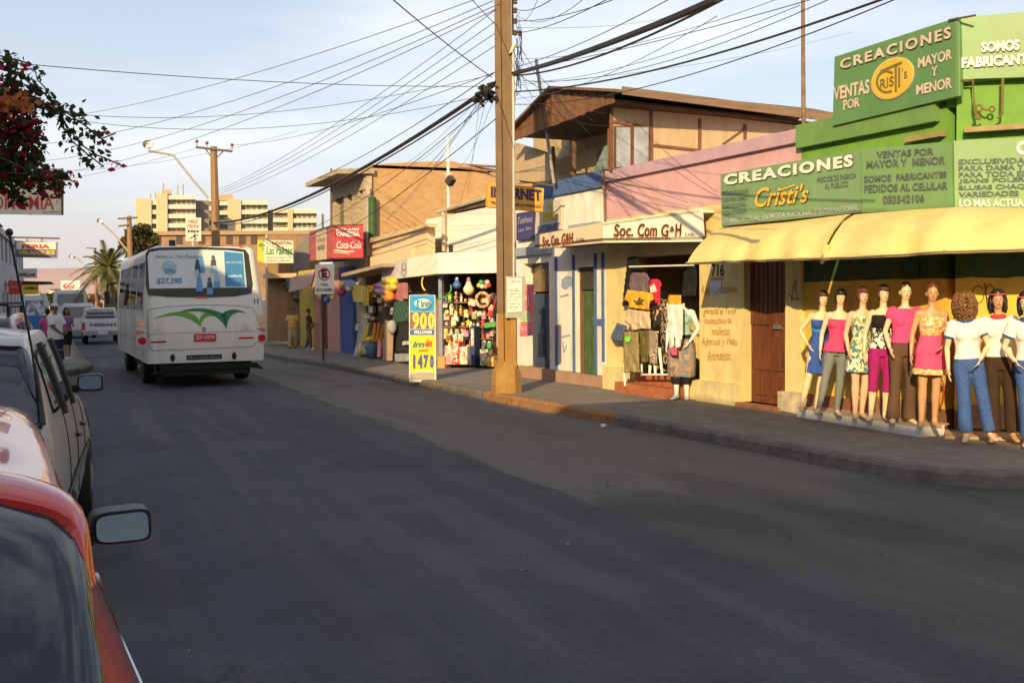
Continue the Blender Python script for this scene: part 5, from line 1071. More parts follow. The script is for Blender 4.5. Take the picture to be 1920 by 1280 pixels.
obj('panel', MB().slab(F, rect(978, 536, 990, 545), .71, .02), M('poster_orange', (.8, .35, .05)), s); obj('panel', MB().slab(F, rect(975, 583, 994, 604), .71, .02), Mpat('poster_print', [(.6, .6, .3), (.2, .5, .15), (.75, .7, .5)], 'noise', 14), s)
m1 = MB(); stroke(m1, F, [(982, 575), (986, 555), (989, 575)], 1.6, .72); stroke(m1, F, [(991, 556), (991, 575)], 1.6, .72); letters(m1, F, 'PROMO', 977, 993, 622, 612, off=.72); obj('lettering', m1, M('poster_cream', (.75, .6, .5)), s)
# ================================================================ buildings on the opposite side (their shade falls on the street)
def opp(label, y0, y1, x, h, c, dy):
    t = thing('street_house', label, 'house', (x, (y0+y1)/2, .1)); pl = Plane((x, y0), (x, y1)); Lg = y1-y0; hs = []; n = max(1, int(Lg/3))
    for i in range(n): u = Lg*(i+.5)/n; hs.append((u-.55, u+.55, .1 if i % 2 else 1.0, 2.2)); 
    if h > 5:
        for i in range(n): u = Lg*(i+.5)/n; hs.append((u-.6, u+.6, 3.7, 5.0))
    obj('wall', shell(holed_wall(MB(), pl, 0, Lg, -.3, h, hs, .3), pl, 0, Lg, -.3, h, 8, .3), c, t)
    for q in hs: obj('window' if q[2] > .5 else 'door', slabuz(MB(), pl, q, -.15, .05), M('window_dark', (.04, .05, .06), rough=.08, spec=.7) if q[2] > .5 else WD, t)
    obj('cornice', slabuz(MB(), pl, (0, Lg, h-.25, h+.05), .12, .2), M('cornice_grey', (.4, .38, .36)), t)
opp('grey two-storey house behind the red car, opposite side', -30, -2.5, -5.5, 8.85, M('opp_grey', (.42, .4, .38), var=.1), 0)
opp('cream two-storey house behind the bougainvillea, opposite side', -2.4, 13, -5.5, 7.2, M('opp_cream', (.6, .52, .4), var=.1), 0)
opp('white tall house facing the bazaar, opposite side', 13.1, 30, -5.5, 10.5, M('opp_white', (.6, .58, .55), var=.1), 0)
opp('grey shop row under the hanging fair sign', 38, 75, -3.35, 5.1, M('opp_shade_grey', (.4, .38, .4), var=.1), 0)
# ================================================================ vehicles
GLS = M('car_glass', (.012, .016, .022), rough=.03, spec=.9, var=.05); TYR = M('tyre_rubber', (.018, .018, .018), rough=.85); RIM = M('wheel_rim', (.35, .35, .34), metal=.7, rough=.35)
BLKP = M('black_plastic', (.018, .018, .02), rough=.45); CHR = M('chrome', (.6, .6, .6), metal=1, rough=.15); REDL = M('lamp_red', (.5, .02, .02), rough=.15, spec=.6); AMB = M('lamp_amber', (.65, .3, .08), rough=.15, spec=.6); CLR = M('lamp_clear', (.6, .58, .52), rough=.12, spec=.6)
MIR = M('mirror_glass', (.085, .10, .115), metal=1, rough=.04)
def wheel(root, x, y, z, r, w_, face):
    wl = obj('wheel', MB().lathe((x, y, z), [(r*.62, -w_/2), (r*.93, -w_/2), (r, -w_*.3), (r, w_*.3), (r*.93, w_/2), (r*.62, w_/2)], 28, axis='x'), TYR, root, local=True); auto_smooth(wl, 40)
    rm = MB(); rm.lathe((x+face*w_*.3, y, z), [(r*.64, -.03), (r*.64, .02), (r*.5, .035), (r*.2, .05), (.02, .055)] if face > 0 else [(r*.64, .03), (r*.64, -.02), (r*.5, -.035), (r*.2, -.05), (.02, -.055)], 24, axis='x'); auto_smooth(obj('rim', rm, RIM, wl, local=True), 30)
def cr_(p0, p1, p2, p3, t):
    return [.5*((2*b)+(-a+c)*t+(2*a-5*b+4*c-d)*t*t+(-a+3*b-3*c+d)*t**3) for a, b, c, d in zip(p0, p1, p2, p3)]
class Car:
    drop, wk = .05, .8                       # smooth body through cross-sections; local +y is forward, origin at the rear on the ground
    def __init__(s, st): s.st = st
    def sec(s, u):
        n = len(s.st); u = max(0, min(n-1-1e-6, u)); i = int(u); g = lambda k: s.st[max(0, min(n-1, k))]
        return cr_(g(i-1), g(i), g(i+1), g(i+2), u-i)
    def P(s, u, v, side=1):
        y, zb, wb, zm, wm, zt, wt, zr, wr, cr0 = s.sec(u)
        pts = [(0, zb), (wb*.85, zb), (wb, zb+.1), (wm, zm), (wt, zt), (wr, zr-s.drop), (wr*s.wk, zr), (0, zr+cr0)]
        v = max(0, min(7-1e-6, v)); i = int(v); g = lambda k: pts[max(0, min(7, k))]
        a, b, c, d = g(i-1), g(i), g(i+1), g(i+2)
        if i == 6: d = (-c[0]-wr*s.wk, zr)
        t = v-i; q = cr_(a, b, c, d, t)
        return V((q[0]*side, y, q[1]))
    def nrm(s, u, v, side):
        e = .02; a = s.P(u+e, v, side)-s.P(u-e, v, side); b = s.P(u, min(7, v+e), side)-s.P(u, v-e, side); n = a.cross(b)
        n = n.normalized() if n.length > 1e-12 else V((0, 0, 1))
        return -n if n.x*side < -.2 or (abs(n.x) < .2 and n.z < 0) else n
    def body(s, nu=7, nv=5):
        mb = MB(); U = (len(s.st)-1)*nu; Vn = 7*nv; ring = 2*Vn
        for i in range(U+1):
            for j in range(Vn+1): mb.v.append(tuple(s.P(i/nu, j/nv, 1)))
            for j in range(Vn-1, 0, -1): mb.v.append(tuple(s.P(i/nu, j/nv, -1)))
        for i in range(U):
            for j in range(ring): mb.f.append((i*ring+j, i*ring+(j+1) % ring, (i+1)*ring+(j+1) % ring, (i+1)*ring+j)); mb.m.append(0)
        mb.f += [tuple(range(ring)), tuple(U*ring+j for j in range(ring))]; mb.m += [0, 0]
        return mb
    def patch(s, quad, off=.006, n=10, m=8, sides=(1,)):     # quad: (u,v) corners bl, br, tr, tl
        mb = MB()
        for sd_ in sides:
            b = len(mb.v)
            for i in range(n+1):
                for j in range(m+1):
                    f, g = i/n, j/m
                    u = (quad[0][0]*(1-f)+quad[1][0]*f)*(1-g)+(quad[3][0]*(1-f)+quad[2][0]*f)*g; v = (quad[0][1]*(1-f)+quad[1][1]*f)*(1-g)+(quad[3][1]*(1-f)+quad[2][1]*f)*g
                    mb.v.append(tuple(s.P(u, v, sd_)+s.nrm(u, v, sd_)*off))
            for i in range(n):
                for j in range(m): mb.f.append((b+i*(m+1)+j, b+(i+1)*(m+1)+j, b+(i+1)*(m+1)+j+1, b+i*(m+1)+j+1)); mb.m.append(0)
        return mb
def across(car, u0, u1, v0, off=.006, v1=None, vend=7.0, n=10, m=10, ufn=None):   # a panel right across the body (screens)
    mb = MB(); rows = []
    v1 = v0 if v1 is None else v1
    for i in range(n+1):
        u = u0+(u1-u0)*i/n; vv = v0+(v1-v0)*i/n; row = []
        for sd_ in (1, -1):
            r_ = [(lambda u_, v_: car.P(u_, v_, sd_)+car.nrm(u_, v_, sd_)*off)(u if ufn is None else u0+(ufn(vv+(vend-vv)*j/m)-u0)*i/n, vv+(vend-vv)*j/m) for j in range(m+1)]; row += r_ if sd_ == 1 else r_[::-1][1:]
        rows.append(row)
    k = len(rows[0]); mb.v = [tuple(p) for r_ in rows for p in r_]
    mb.f = [(i*k+j, i*k+j+1, (i+1)*k+j+1, (i+1)*k+j) for i in range(n) for j in range(k-1)]; mb.m = [0]*len(mb.f); return mb
def mirror(root, x, y, z, w_, h, mat, arm=.1, gl=None):
    mb = MB(); pr = [(.5*(abs(math.cos(q))**.42)*(1 if math.cos(q) > 0 else -1), (.46+.04*math.cos(q))*(abs(math.sin(q))**.42)*(1 if math.sin(q) > 0 else -1)) for q in [math.pi*2*(i+.5)/28 for i in range(28)]]
    mb.prism([V((x+a*w_, y, z+b*h)) for a, b in pr], (0, .10, 0)); mb.tube([(x-w_*.45, y+.06, z-h*.3), (x-w_*.45-arm, y+.09, z-h*.45)], .03, 6)
    m_ = obj('mirror', mb, mat, root, local=True); auto_smooth(m_, 50)
    obj('mirror_glass', MB().prism([V((x+a*w_*.86, y-.028+b*h*.8*.2+a*w_*.03, z+b*h*.8+.004)) for a, b in pr], (0, .03, 0)), gl or MIR, m_, local=True); return m_
# --- red hatchback right beside the viewer: roof, spoiler, rear glass
RED = M('red_car_paint', (.5, .02, .012), var=.06, rough=.28, spec=.5, coat=.9)
#   y, zb, wb, zm, wm, zbelt, wbelt, zroof, wroof, crown
st = [(0, .42, .62, .6, .7, .86, .70, .90, .62, .01), (.1, .3, .76, .6, .82, .93, .78, .98, .64, .015), (.32, .25, .8, .6, .82, .95, .77, 1.30, 0.625, .03), (.56, .24, .81, .6, .82, .95, .77, 1.475, 0.620, .04), (.9, .24, .82, .6, .82, .94, .77, 1.50, 0.620, .04), (1.5, .24, .82, .6, .82, .93, .77, 1.51, 0.620, .04), (2.1, .24, .82, .6, .82, .92, .77, 1.485, 0.605, .04), (2.45, .24, .82, .6, .82, .91, .76, 1.38, 0.575, .04), (2.95, .24, .82, .6, .83, .90, .78, .98, .62, .04), (3.6, .26, .8, .58, .81, .82, .72, .86, .62, .03), (3.95, .32, .7, .5, .74, .7, .62, .72, .55, .02)]
car = Car(st); car.drop, car.wk = .11, .87
def at_local(root, p): return root.matrix_world @ V(p)
t = thing('red_hatchback', 'glossy red hatchback cut by the lower left edge of the photo', 'car', (-.57, .86, 0), R(4.6))
auto_smooth(obj('body', car.body(), RED, t, local=True), 50)
obj('rear_window', across(car, 1.15, 3.5, 5.2, .008, 5.15, ufn=lambda v_: 2.8+.5*(1-min(1, (7-v_)/1.8)**2.2)), GLS, t, local=True)
for q, nm in ((((4.9, 4.15), (6.7, 4.15), (6.3, 4.85), (4.8, 4.85)), 'side_window'),):
    for sd_ in (1, -1): obj(nm, car.patch(q, .008, sides=(sd_,)), GLS, t, local=True)
obj('windscreen', across(car, 7.1, 7.9, 5.0, .008), GLS, t, local=True)
# spoiler lip: follows the roof's own rear edge
mb = MB(); pr = [(-.035, .004), (-.055, -.012), (-.055, -.045), (-.03, -.058), (.05, -.02), (.09, .006), (.05, .010)]; rows = []; N = 36
for i in range(N+1):
    f = i/N*2-1; v_ = 7-1.8*abs(f); sd_ = 1 if f >= 0 else -1; p = car.P(2.86+.5*(1-abs(f)**2.2), v_, sd_); n_ = car.nrm(3.4, v_, sd_); k_ = 1-.25*abs(f)**4
    rows.append([p+V((0, a*k_, 0))+n_*(b_*k_*.8+.012) for a, b_ in pr])
k = len(pr); mb.v = [tuple(p) for r_ in rows for p in r_]
mb.f = [(i*k+j, i*k+(j+1) % k, (i+1)*k+(j+1) % k, (i+1)*k+j) for i in range(N) for j in range(k)]+[tuple(range(k)), tuple(N*k+j for j in range(k))]; mb.m = [0]*len(mb.f)
auto_smooth(obj('spoiler', mb, RED, t, local=True), 50)
for sd_ in (1, -1): obj('roof_rail', MB().tube([car.P(u, 5.02, sd_)+car.nrm(u, 5.02, sd_)*.003 for u in [3.3+.2*i for i in range(18)]], .0055, 6), BLKP, t, local=True)
for sd_ in (1,): obj('window_trim', MB().tube([car.P(u, 4.08, sd_)+car.nrm(u, 4.08, sd_)*.008 for u in [2.4+.2*i for i in range(22)]], .008, 6), CHR, t, local=True)
mirror(t, .865, 2.42, 1.065, .172, .108, BLKP)
for sd_ in (1, -1):
    for yy in (.68, 3.15): wheel(t, sd_*.74, yy, .29, .29, .19, sd_)
    obj('tail_lamp', car.patch(((.6, 3.2), (1.3, 3.2), (1.3, 4.0), (.6, 4.0)), .01, sides=(sd_,)), REDL, t, local=True)
obj('bumper', MB().box((0, .02, .45), (1.5, .16, .22)), RED, t, local=True)

# --- silver estate in front of it
SILV = M('silver_car_paint', (.36, .35, .325), var=.05, rough=.4, spec=.5, coat=.4, metal=.1)
st = [(0, .42, .6, .62, .68, .92, .70, .95, .64, .01), (.08, .32, .74, .62, .79, .98, .76, 1.05, .69, .02), (.2, .26, .78, .62, .81, .99, .77, 1.30, .67, .03), (.42, .24, .79, .62, .82, .98, .78, 1.42, .65, .035), (.9, .24, .8, .62, .82, .97, .79, 1.45, .64, .04), (1.7, .24, .8, .62, .82, .95, .79, 1.45, .64, .04), (2.35, .24, .8, .6, .82, .94, .78, 1.40, .61, .04), (2.75, .24, .8, .6, .82, .93, .77, 1.22, .56, .04), (3.05, .24, .8, .6, .83, .92, .77, 1.0, .62, .03), (3.6, .25, .8, .58, .83, .86, .75, .90, .64, .03), (4.0, .3, .74, .5, .76, .74, .66, .78, .58, .02)]
car = Car(st)
t = thing('silver_estate_car', 'silver grey estate car parked ahead of the red hatchback', 'car', (-.94, 6.05, gz(-1, 7)), R(-2.5)); t.scale = (1, 1, 1.09)
auto_smooth(obj('body', car.body(), SILV, t, local=True), 50)
rw = obj('rear_window', across(car, 1.1, 2.7, 4.55, .010, 4.85), GLS, t, local=True)
obj('window_rubber', MB().tube([car.P(1.1+1.6*i/8, 4.53+.3*i/8, 1)+V((.0, -.012, 0)) for i in range(9)], .02, 6).tube([car.P(1.08, 4.55+2.45*i/8, 1)+V((0, -.014, 0)) for i in range(9)], .016, 6), BLKP, rw, local=True)
for q in (((2.9, 4.15), (4.0, 4.15), (4.0, 4.88), (3.2, 4.88)), ((4.1, 4.15), (5.15, 4.15), (5.15, 4.88), (4.1, 4.88)), ((5.25, 4.15), (7.3, 4.15), (6.2, 4.88), (5.25, 4.88))): [obj('side_window', car.patch(q, .010, sides=(sd_,)), GLS, t, local=True) for sd_ in (1, -1)]
obj('windscreen', across(car, 6.7, 7.8, 5.1, .008), GLS, t, local=True)
for u in (4.05, 5.2): obj('door_pillar', MB().tube([car.P(u, 4.05+.9*i/6, 1)+car.nrm(u, 4.05+.9*i/6, 1)*.012 for i in range(7)], .022, 6), BLKP, t, local=True)
for yy, u in ((1.75, 5.0), (2.55, 6.3)): obj('door_handle', MB().tube([car.P(u, 3.55, 1)+V((.015, -.06, 0)), car.P(u, 3.55, 1)+V((.03, 0, 0)), car.P(u, 3.55, 1)+V((.015, .06, 0))], .014, 6), BLKP, t, local=True)
for u in (4.02, 5.2, 7.3): obj('door_seam', MB().tube([car.P(u, 2.3+1.8*i/10, 1)+car.nrm(u, 2.3+1.8*i/10, 1)*.001 for i in range(11)], .005, 5), BLKP, t, local=True)
[obj('side_trim', car.patch(((1, 2.75), (8.6, 2.75), (8.6, 2.95), (1, 2.95)), .012, n=24, m=3, sides=(sd_,)), M('trim_grey', (.12, .12, .12)), t, local=True) for sd_ in (1, -1)]
mirror(t, .89, 2.42, 1.06, .18, .125, BLKP, gl=M('mirror_dark', (.05, .06, .075), metal=1, rough=.05))
for sd_ in (1, -1):
    for yy in (.75, 3.2): wheel(t, sd_*.75, yy, .30, .30, .2, sd_)
    obj('tail_lamp', car.patch(((.1, 2.3), (.35, 2.3), (.35, 2.9), (.1, 2.9)), .012, sides=(sd_,)), REDL, t, local=True)
    obj('indicator_lamp', car.patch(((9.0, 3.2), (9.7, 3.2), (9.7, 3.7), (9.0, 3.7)), .012, sides=(sd_,)), AMB if sd_ < 0 else CLR, t, local=True)
obj('aerial', MB().tube([(.74, .15, .87), (.69, .1, 1.4), (.61, .0, 1.95)], .006, 6).ball((.61, 0, 1.955), .02, 8), BLKP, t, local=True)
# --- dark red estate and kiosk further along the left kerb
st2 = [(0, .45, .6, .66, .7, 1.0, .72, 1.03, .6, .01), (.08, .36, .78, .66, .84, 1.06, .8, 1.15, .62, .02), (.2, .3, .82, .66, .86, 1.06, .82, 1.5, .62, .03), (.45, .3, .83, .66, .87, 1.05, .82, 1.62, .64, .03), (1.2, .3, .83, .66, .87, 1.03, .82, 1.65, .65, .04), (2.2, .3, .83, .66, .87, 1.0, .82, 1.62, .64, .04), (2.6, .3, .83, .66, .87, .99, .81, 1.45, .62, .04), (3.1, .3, .83, .66, .86, .97, .8, 1.05, .66, .03), (3.8, .3, .8, .62, .85, .9, .78, .95, .64, .03), (4.3, .35, .7, .5, .78, .78, .7, .8, .6, .02)]
car = Car(st2)
t = thing('red_estate_car', 'dark red estate car with roof rack ahead of the silver car', 'car', (-1.3, 11.6, gz(-1, 12)), R(-2))
auto_smooth(obj('body', car.body(), M('dark_red_paint', (.20, .02, .03), rough=.3, coat=.5), t, local=True), 50)
obj('rear_window', across(car, 1.3, 2.8, 4.8, .01, 5.2), GLS, t, local=True)
for q in (((2.9, 4.15), (4.4, 4.15), (4.4, 4.88), (3.2, 4.88)), ((4.5, 4.15), (6.6, 4.15), (5.7, 4.88), (4.5, 4.88))): [obj('side_window', car.patch(q, .01, sides=(sd_,)), GLS, t, local=True) for sd_ in (1, -1)]
rk = MB()
for sd_ in (1, -1): rk.tube([(sd_*.58, .5, 1.74), (sd_*.58, 2.2, 1.74)], .02, 6); rk.tube([(sd_*.58, .6, 1.60), (sd_*.58, .6, 1.74)], .02, 6); rk.tube([(sd_*.58, 2.1, 1.60), (sd_*.58, 2.1, 1.74)], .02, 6)
for yy in (.8, 1.8): rk.tube([(-.6, yy, 1.76), (.6, yy, 1.76)], .022, 6)
obj('roof_rack', rk, BLKP, t, local=True); obj('mirror', MB().box((.93, 2.6, 1.12), (.16, .1, .12)), BLKP, t, local=True)
for sd_ in (1, -1):
    for yy in (.8, 3.3): wheel(t, sd_*.77, yy, .32, .32, .2, sd_)
    obj('tail_lamp', car.patch(((.5, 3.1), (1.2, 3.1), (1.2, 4.0), (.5, 4.0)), .012, sides=(sd_,)), REDL, t, local=True)
k0 = gnd(70, 672, .15); kz = atY(66, 555, 34)
t = thing('street_kiosk', 'blue and white street kiosk beyond the dark red car', 'kiosk', (-2.35, 34, -.1))
KP = Plane((-3.6, 34), (6, 33.6)); kw = [(42, 690), (84, 690), (82, 553), (45, 553)]
obj('upper_body', MB().slab(KP, [(42, 592), (83, 592), (82, 554), (45, 554)], 0, 1.5), M('kiosk_white', (.62, .64, .66), var=.08), t); obj('lower_body', MB().slab(KP, [(42, 680), (83, 680), (83, 592.5), (42, 592.5)], .01, 1.5), M('kiosk_blue', (.03, .17, .42), var=.08), t)
obj('window', MB().slab(KP, [(47, 590), (80, 590), (80, 563), (47, 563)], .02, .03), Mpat('kiosk_stickers', [(.3, .35, .42), (.6, .62, .65), (.4, .3, .35), (.15, .2, .3)], 'voronoi', 6), t)
obj('awning', MB().hexa([KP.p(*q, .0) for q in ((80, 575), (95, 573), (86, 552), (80, 552))], [KP.p(*q, -1.3) for q in ((80, 575), (95, 573), (86, 552), (80, 552))]), M('kiosk_awning', (.6, .6, .6)), t)
# --- bus
t = thing('city_bus', 'white city minibus number 11 with advert on its rear window', 'bus', (2.42, 22.3, gz(2.4, 22.5)), R(2.2))
BW_ = M('bus_white', (.66, .65, .60), var=.03, rough=.35, spec=.4, coat=.3, dirt=.45, dirtc=(.4, .37, .31)); GAP = M('dark_underside', (.012, .012, .012))
SC = 87.3
def b(px, py): return ((px-397)/SC, (716-py)/SC)
def bus_body():
    bm = bmesh.new(); W1, W2 = 1.19, 1.06; zb, zt, Ln = .52, 2.93, 8.2
    vs = [bm.verts.new(p) for p in ((-W1, .06, zb), (W1, .06, zb), (W1, Ln, zb), (-W1, Ln, zb), (-W1, .0, 1.05), (W1, .0, 1.05), (W1, Ln, 1.05), (-W1, Ln, 1.05), (-W1, .05, 1.7), (W1, .05, 1.7), (W1, Ln, 1.7), (-W1, Ln, 1.7), (-W2, .2, zt), (W2, .2, zt), (W2, Ln-.3, zt), (-W2, Ln-.3, zt))]
    for i in range(3):
        for j in range(4): bm.faces.new([vs[i*4+j], vs[i*4+(j+1) % 4], vs[i*4+4+(j+1) % 4], vs[i*4+4+j]])
    bm.faces.new(vs[0:4][::-1]); bm.faces.new(vs[12:16]); bm.normal_update()
    ed = [e for e in bm.edges if (abs(e.verts[0].co.z-e.verts[1].co.z) > .2 and len(e.link_faces) == 2) or (e.verts[0].co.z > 2.8 and e.verts[1].co.z > 2.8)]
    bmesh.ops.bevel(bm, geom=ed, offset=.16, segments=5, affect='EDGES', profile=.5); me = bpy.data.meshes.new('body'); bm.to_mesh(me); bm.free(); return me
auto_smooth(obj('body', bus_body(), BW_, t, local=True), 35)
def rear_y(z): return .0+(.06-.0)*(1.05-z)/.53 if z < 1.05 else (.05*(z-1.05)/.65 if z < 1.7 else .05+.15*(z-1.7)/1.23)
def bslab(mb, poly, o, th=.02):
    f = []; k = []
    for px, py in poly: x, z = b(px, py); y = rear_y(z)-o; f.append(V((x, y, z))); k.append(V((x, y+th, z)))
    n = len(poly); mb.add(f+k, [tuple(range(n)), tuple(range(2*n-1, n-1, -1))]+[(i, (i+1) % n, (i+1) % n+n, i+n) for i in range(n)]); return mb
def blet(mb, s_, x0, x1, y0, y1, o, slope=0, **k):
    uv, fs = glyphs(s_, k.get('bold', 0), k.get('shear', 0)); vs = []
    for u, v_ in uv: x, z = b(x0+(x1-x0)*u, y0+(y1-y0)*v_+slope*u); vs.append((x, rear_y(z)-o, z))
    mb.add(vs, fs); return mb
wf = obj('rear_window', bslab(MB(), [(297, 548), (330, 552), (395, 554), (450, 552), (478, 547), (481, 530), (476, 475), (470, 466), (452, 464), (390, 462), (320, 464), (301, 467), (296, 475), (294, 530)], .012), M('bus_window_rubber', (.03, .035, .035), rough=.4), t, local=True)
obj('advert', bslab(MB(), [(300, 537), (470, 536), (467, 471), (440, 468), (390, 467), (320, 469), (303, 472), (299, 480)], .018), M('advert_white', (.62, .65, .66), var=.03, rough=.4), wf, local=True)
obj('advert_panel', bslab(MB(), [(432, 534), (467, 533.5), (465, 473), (432, 470)], .024), M('advert_blue', (.05, .22, .48), var=.12, rough=.4), wf, local=True)
m1 = MB(); blet(m1, '¡Arma tu Trío Flexible!', 311, 391, 485, 476, .026, shear=.25); blet(m1, '$27.390', 312, 356, 530, 518, .026, shear=.2, bold=.03); blet(m1, 'trío', 327, 345, 510, 500, .032, bold=.03)
obj('lettering', m1, M('advert_letter_blue', (.10, .25, .42)), wf, local=True)
obj('advert_disc', bslab(MB(), ellipse_px(335, 500, 13, 13, 0, 20), .026), M('advert_pale_blue', (.35, .52, .62)), wf, local=True)
m1 = MB(); blet(m1, '600 600 4000', 434, 464, 492, 488, .028); blet(m1, 'telefonía', 437, 462, 517, 512, .028, shear=.2, bold=.03); obj('lettering', m1, M('advert_white', (.62, .65, .66)), wf, local=True)
for cx, cy, c1, c2 in ((384, 491, 'd', 'w'), (391, 485, 'b', 'b'), (412, 484, 'd', 'w'), (404, 524, 'd', 'b'), (386, 518, 'b', 'b'), (417, 512, 'w', 'b')):   # little cut-out figures of the advert
    m1 = MB(); bslab(m1, ellipse_px(cx, cy-3, 3, 4, 0, 10), .03); bslab(m1, [(cx-5, cy+12), (cx+5, cy+12), (cx+4, cy+1), (cx-4, cy+1)], .028)
    obj('advert_figure', m1, {'d': M('advert_dark', (.07, .09, .12)), 'b': M('advert_mid_blue', (.12, .33, .58)), 'w': M('advert_pale_blue', (.35, .52, .62))}[c1], wf, local=True)
    obj('advert_figure', bslab(MB(), [(cx-6, cy+25), (cx+5, cy+24), (cx+6, cy+13), (cx-5, cy+13)], .027), {'b': M('advert_mid_blue', (.12, .33, .58)), 'w': M('advert_pale_blue', (.35, .52, .62))}[c2], wf, local=True)
m1 = MB(); pn = [(296, 574), (330, 569), (392, 567), (450, 569), (480, 574), (482, 580), (482, 640), (476, 645), (303, 647), (297, 640), (295, 582), (296, 574)]
for i in range(len(pn)-1):
    a, c = V(pn[i]), V(pn[i+1]); n_ = (c-a).normalized(); n_ = V((-n_.y, n_.x))*.55; bslab(m1, [tuple(a+n_), tuple(c+n_), tuple(c-n_), tuple(a-n_)], .004, .006)
bslab(m1, [(296, 617.4), (481, 616.4), (481, 615.6), (296, 616.6)], .004, .006)
obj('engine_hatch_seam', m1, M('seam_grey', (.22, .22, .21)), t, local=True)
GR1, GR2 = M('emblem_light_green', (.11, .33, .03), rough=.4), M('emblem_dark_green', (.02, .17, .05), rough=.4)
def bez(pts, n=16):
    o = []
    for i in range(n+1):
        f = i/n; P_ = [V(p) for p in pts]
        while len(P_) > 1: P_ = [P_[k].lerp(P_[k+1], f) for k in range(len(P_)-1)]
        o.append(tuple(P_[0]))
    return o
def swoosh(up, lo): A, B = bez(up), bez(lo); m_ = MB(); [bslab(m_, [A[i], A[i+1], B[i+1], B[i]], .010, .004) for i in range(len(A)-1)]; return m_
obj('emblem', swoosh([(306, 590), (335, 575), (372, 574), (382, 592)], [(306, 590.5), (338, 581), (362, 584), (386, 606)]), GR1, t, local=True)
obj('emblem', swoosh([(386, 606), (380, 596), (386, 580), (402, 580)], [(386, 606), (386, 594), (396, 585), (410, 587)]), GR1, t, local=True)
obj('emblem', swoosh([(345, 581), (375, 566), (412, 572), (424, 585), (430, 584)], [(345, 581), (380, 575), (410, 575), (426, 600), (431, 611)]), GR2, t, local=True)
obj('emblem', swoosh([(423, 586), (430, 574), (452, 572), (468, 584)], [(431, 611), (434, 585), (448, 576), (468, 584)]), GR2, t, local=True)
pl_ = obj('licence_plate', bslab(MB(), rect(373, 619, 412, 633), .016, .012), M('plate_red', (.55, .04, .05), rough=.4), t, local=True)
m1 = MB(); blet(m1, 'ZF·1074', 376, 409, 629, 622, .019, bold=.03); obj('lettering', m1, M('plate_rose', (.75, .5, .5)), pl_, local=True)
bg_ = obj('badge_plaque', bslab(MB(), rect(360, 657, 422, 665.5), .012, .012), BLKP, t, local=True); m1 = MB(); blet(m1, 'Mercedes-Benz', 363, 420, 664, 659, .016, bold=.01); obj('lettering', m1, M('badge_grey', (.3, .3, .3), metal=.5), bg_, local=True)
m1 = MB(); blet(m1, '11', 482, 490, 566, 557, .012, bold=.02); obj('fleet_number', m1, BLK, t, local=True)
obj('star_badge', bslab(MB(), ellipse_px(391, 611, 4, 4.5, 0, 18), .014, .012), M('badge_grey', (.3, .3, .3), metal=.5), t, local=True)
for cx, sd_ in ((284, -1), (493, 1)):
    hs = obj('tail_light', bslab(MB(), [(cx-9, 638), (cx+8, 638), (cx+9, 588), (cx-8, 586)], .006, .02), M('lamp_housing', (.45, .45, .43), rough=.3), t, local=True)
    obj('lens', bslab(MB(), ellipse_px(cx, 597, 6.5, 6.5, 0, 18), .014), AMB, hs, local=True); obj('lens', bslab(MB(), ellipse_px(cx+1, 629, 7, 7, 0, 18), .016), REDL, hs, local=True)
    obj('reflector', bslab(MB(), [(cx-9*sd_, 612), (cx+7*sd_, 616), (cx+7*sd_, 610)] if sd_ > 0 else [(cx-9, 617), (cx+7, 613), (cx-9, 609)], .014), REDL, hs, local=True)
for cx, y0 in ((311, 612), (465, 610)): obj('hatch_lock', bslab(MB(), ellipse_px(cx, y0, 6, 6.5, 0, 18), .008, .01), M('lock_grey', (.5, .5, .48), rough=.4), t, local=True)
obj('reflector', bslab(MB(), rect(299, 630, 326, 633), .008, .01), REDL, t, local=True); obj('reflector', bslab(MB(), rect(452, 627, 479, 630), .008, .01), REDL, t, local=True)
for cx in (336, 444): obj('tow_eye', bslab(MB(), ellipse_px(cx, 661, 4, 7, 0, 14), .008, .03), BLKP, t, local=True)
for cx in (304, 462): obj('marker_lamp', bslab(MB(), ellipse_px(cx, 459, 4.5, 2, 0, 12), -.01, .05), REDL, t, local=True)
obj('brake_lamp', bslab(MB(), rect(379, 552, 399, 555), .016, .02), REDL, t, local=True)
mb = MB(); mb.box((0, .7, .42), (1.75, 1.1, .34), taper=1.05); mb.box((0, 3.9, .40), (1.9, 6.4, .3)); obj('underside', mb, GAP, t, local=True)
mb = MB(); bslab(mb, [(300, 690), (345, 676), (485, 675), (500, 688), (478, 684), (330, 684)], -.02, .2); obj('bumper_lip', mb, GAP, t, local=True)
for sd_ in (1, -1):
    for yy in (1.9, 6.3): wheel(t, sd_*1.0, yy, .40, .40, .26, sd_)
    for i in range(4):
        y0 = .75+i*1.72; X = lambda z: sd_*(1.19-(z-1.7)/1.23*.13+.004)
        q = [V((X(1.62), y0, 1.62)), V((X(1.62), y0+1.5, 1.62)), V((X(2.62), y0+1.5, 2.62)), V((X(2.62), y0+(.18 if i == 0 else 0), 2.62))]
        obj('side_window', MB().hexa(q, [p-V((sd_*.03, 0, 0)) for p in q]), GLS, t, local=True)
    obj('skirt_seam', MB().box((sd_*1.192, 4.0, .95), (.006, 7, .012)), M('seam_grey', (.22, .22, .21)), t, local=True)
    for yy in (.75, 2.6, 3.4, 5.4, 6.9): obj('panel_seam', MB().box((sd_*1.192, yy, 1.25), (.006, .012, 1.2)), MATS['seam_grey'], t, local=True)
obj('roof_vent', MB().box((-.55, .9, 2.98), (.12, .12, .2)), BLKP, t, local=True)
obj('mirror', MB().tube([(-1.15, 8.2, 2.3), (-1.4, 8.3, 2.25), (-1.42, 8.3, 1.95)], .03, 6).box((-1.42, 8.32, 1.9), (.1, .2, .35)), BLKP, t, local=True)
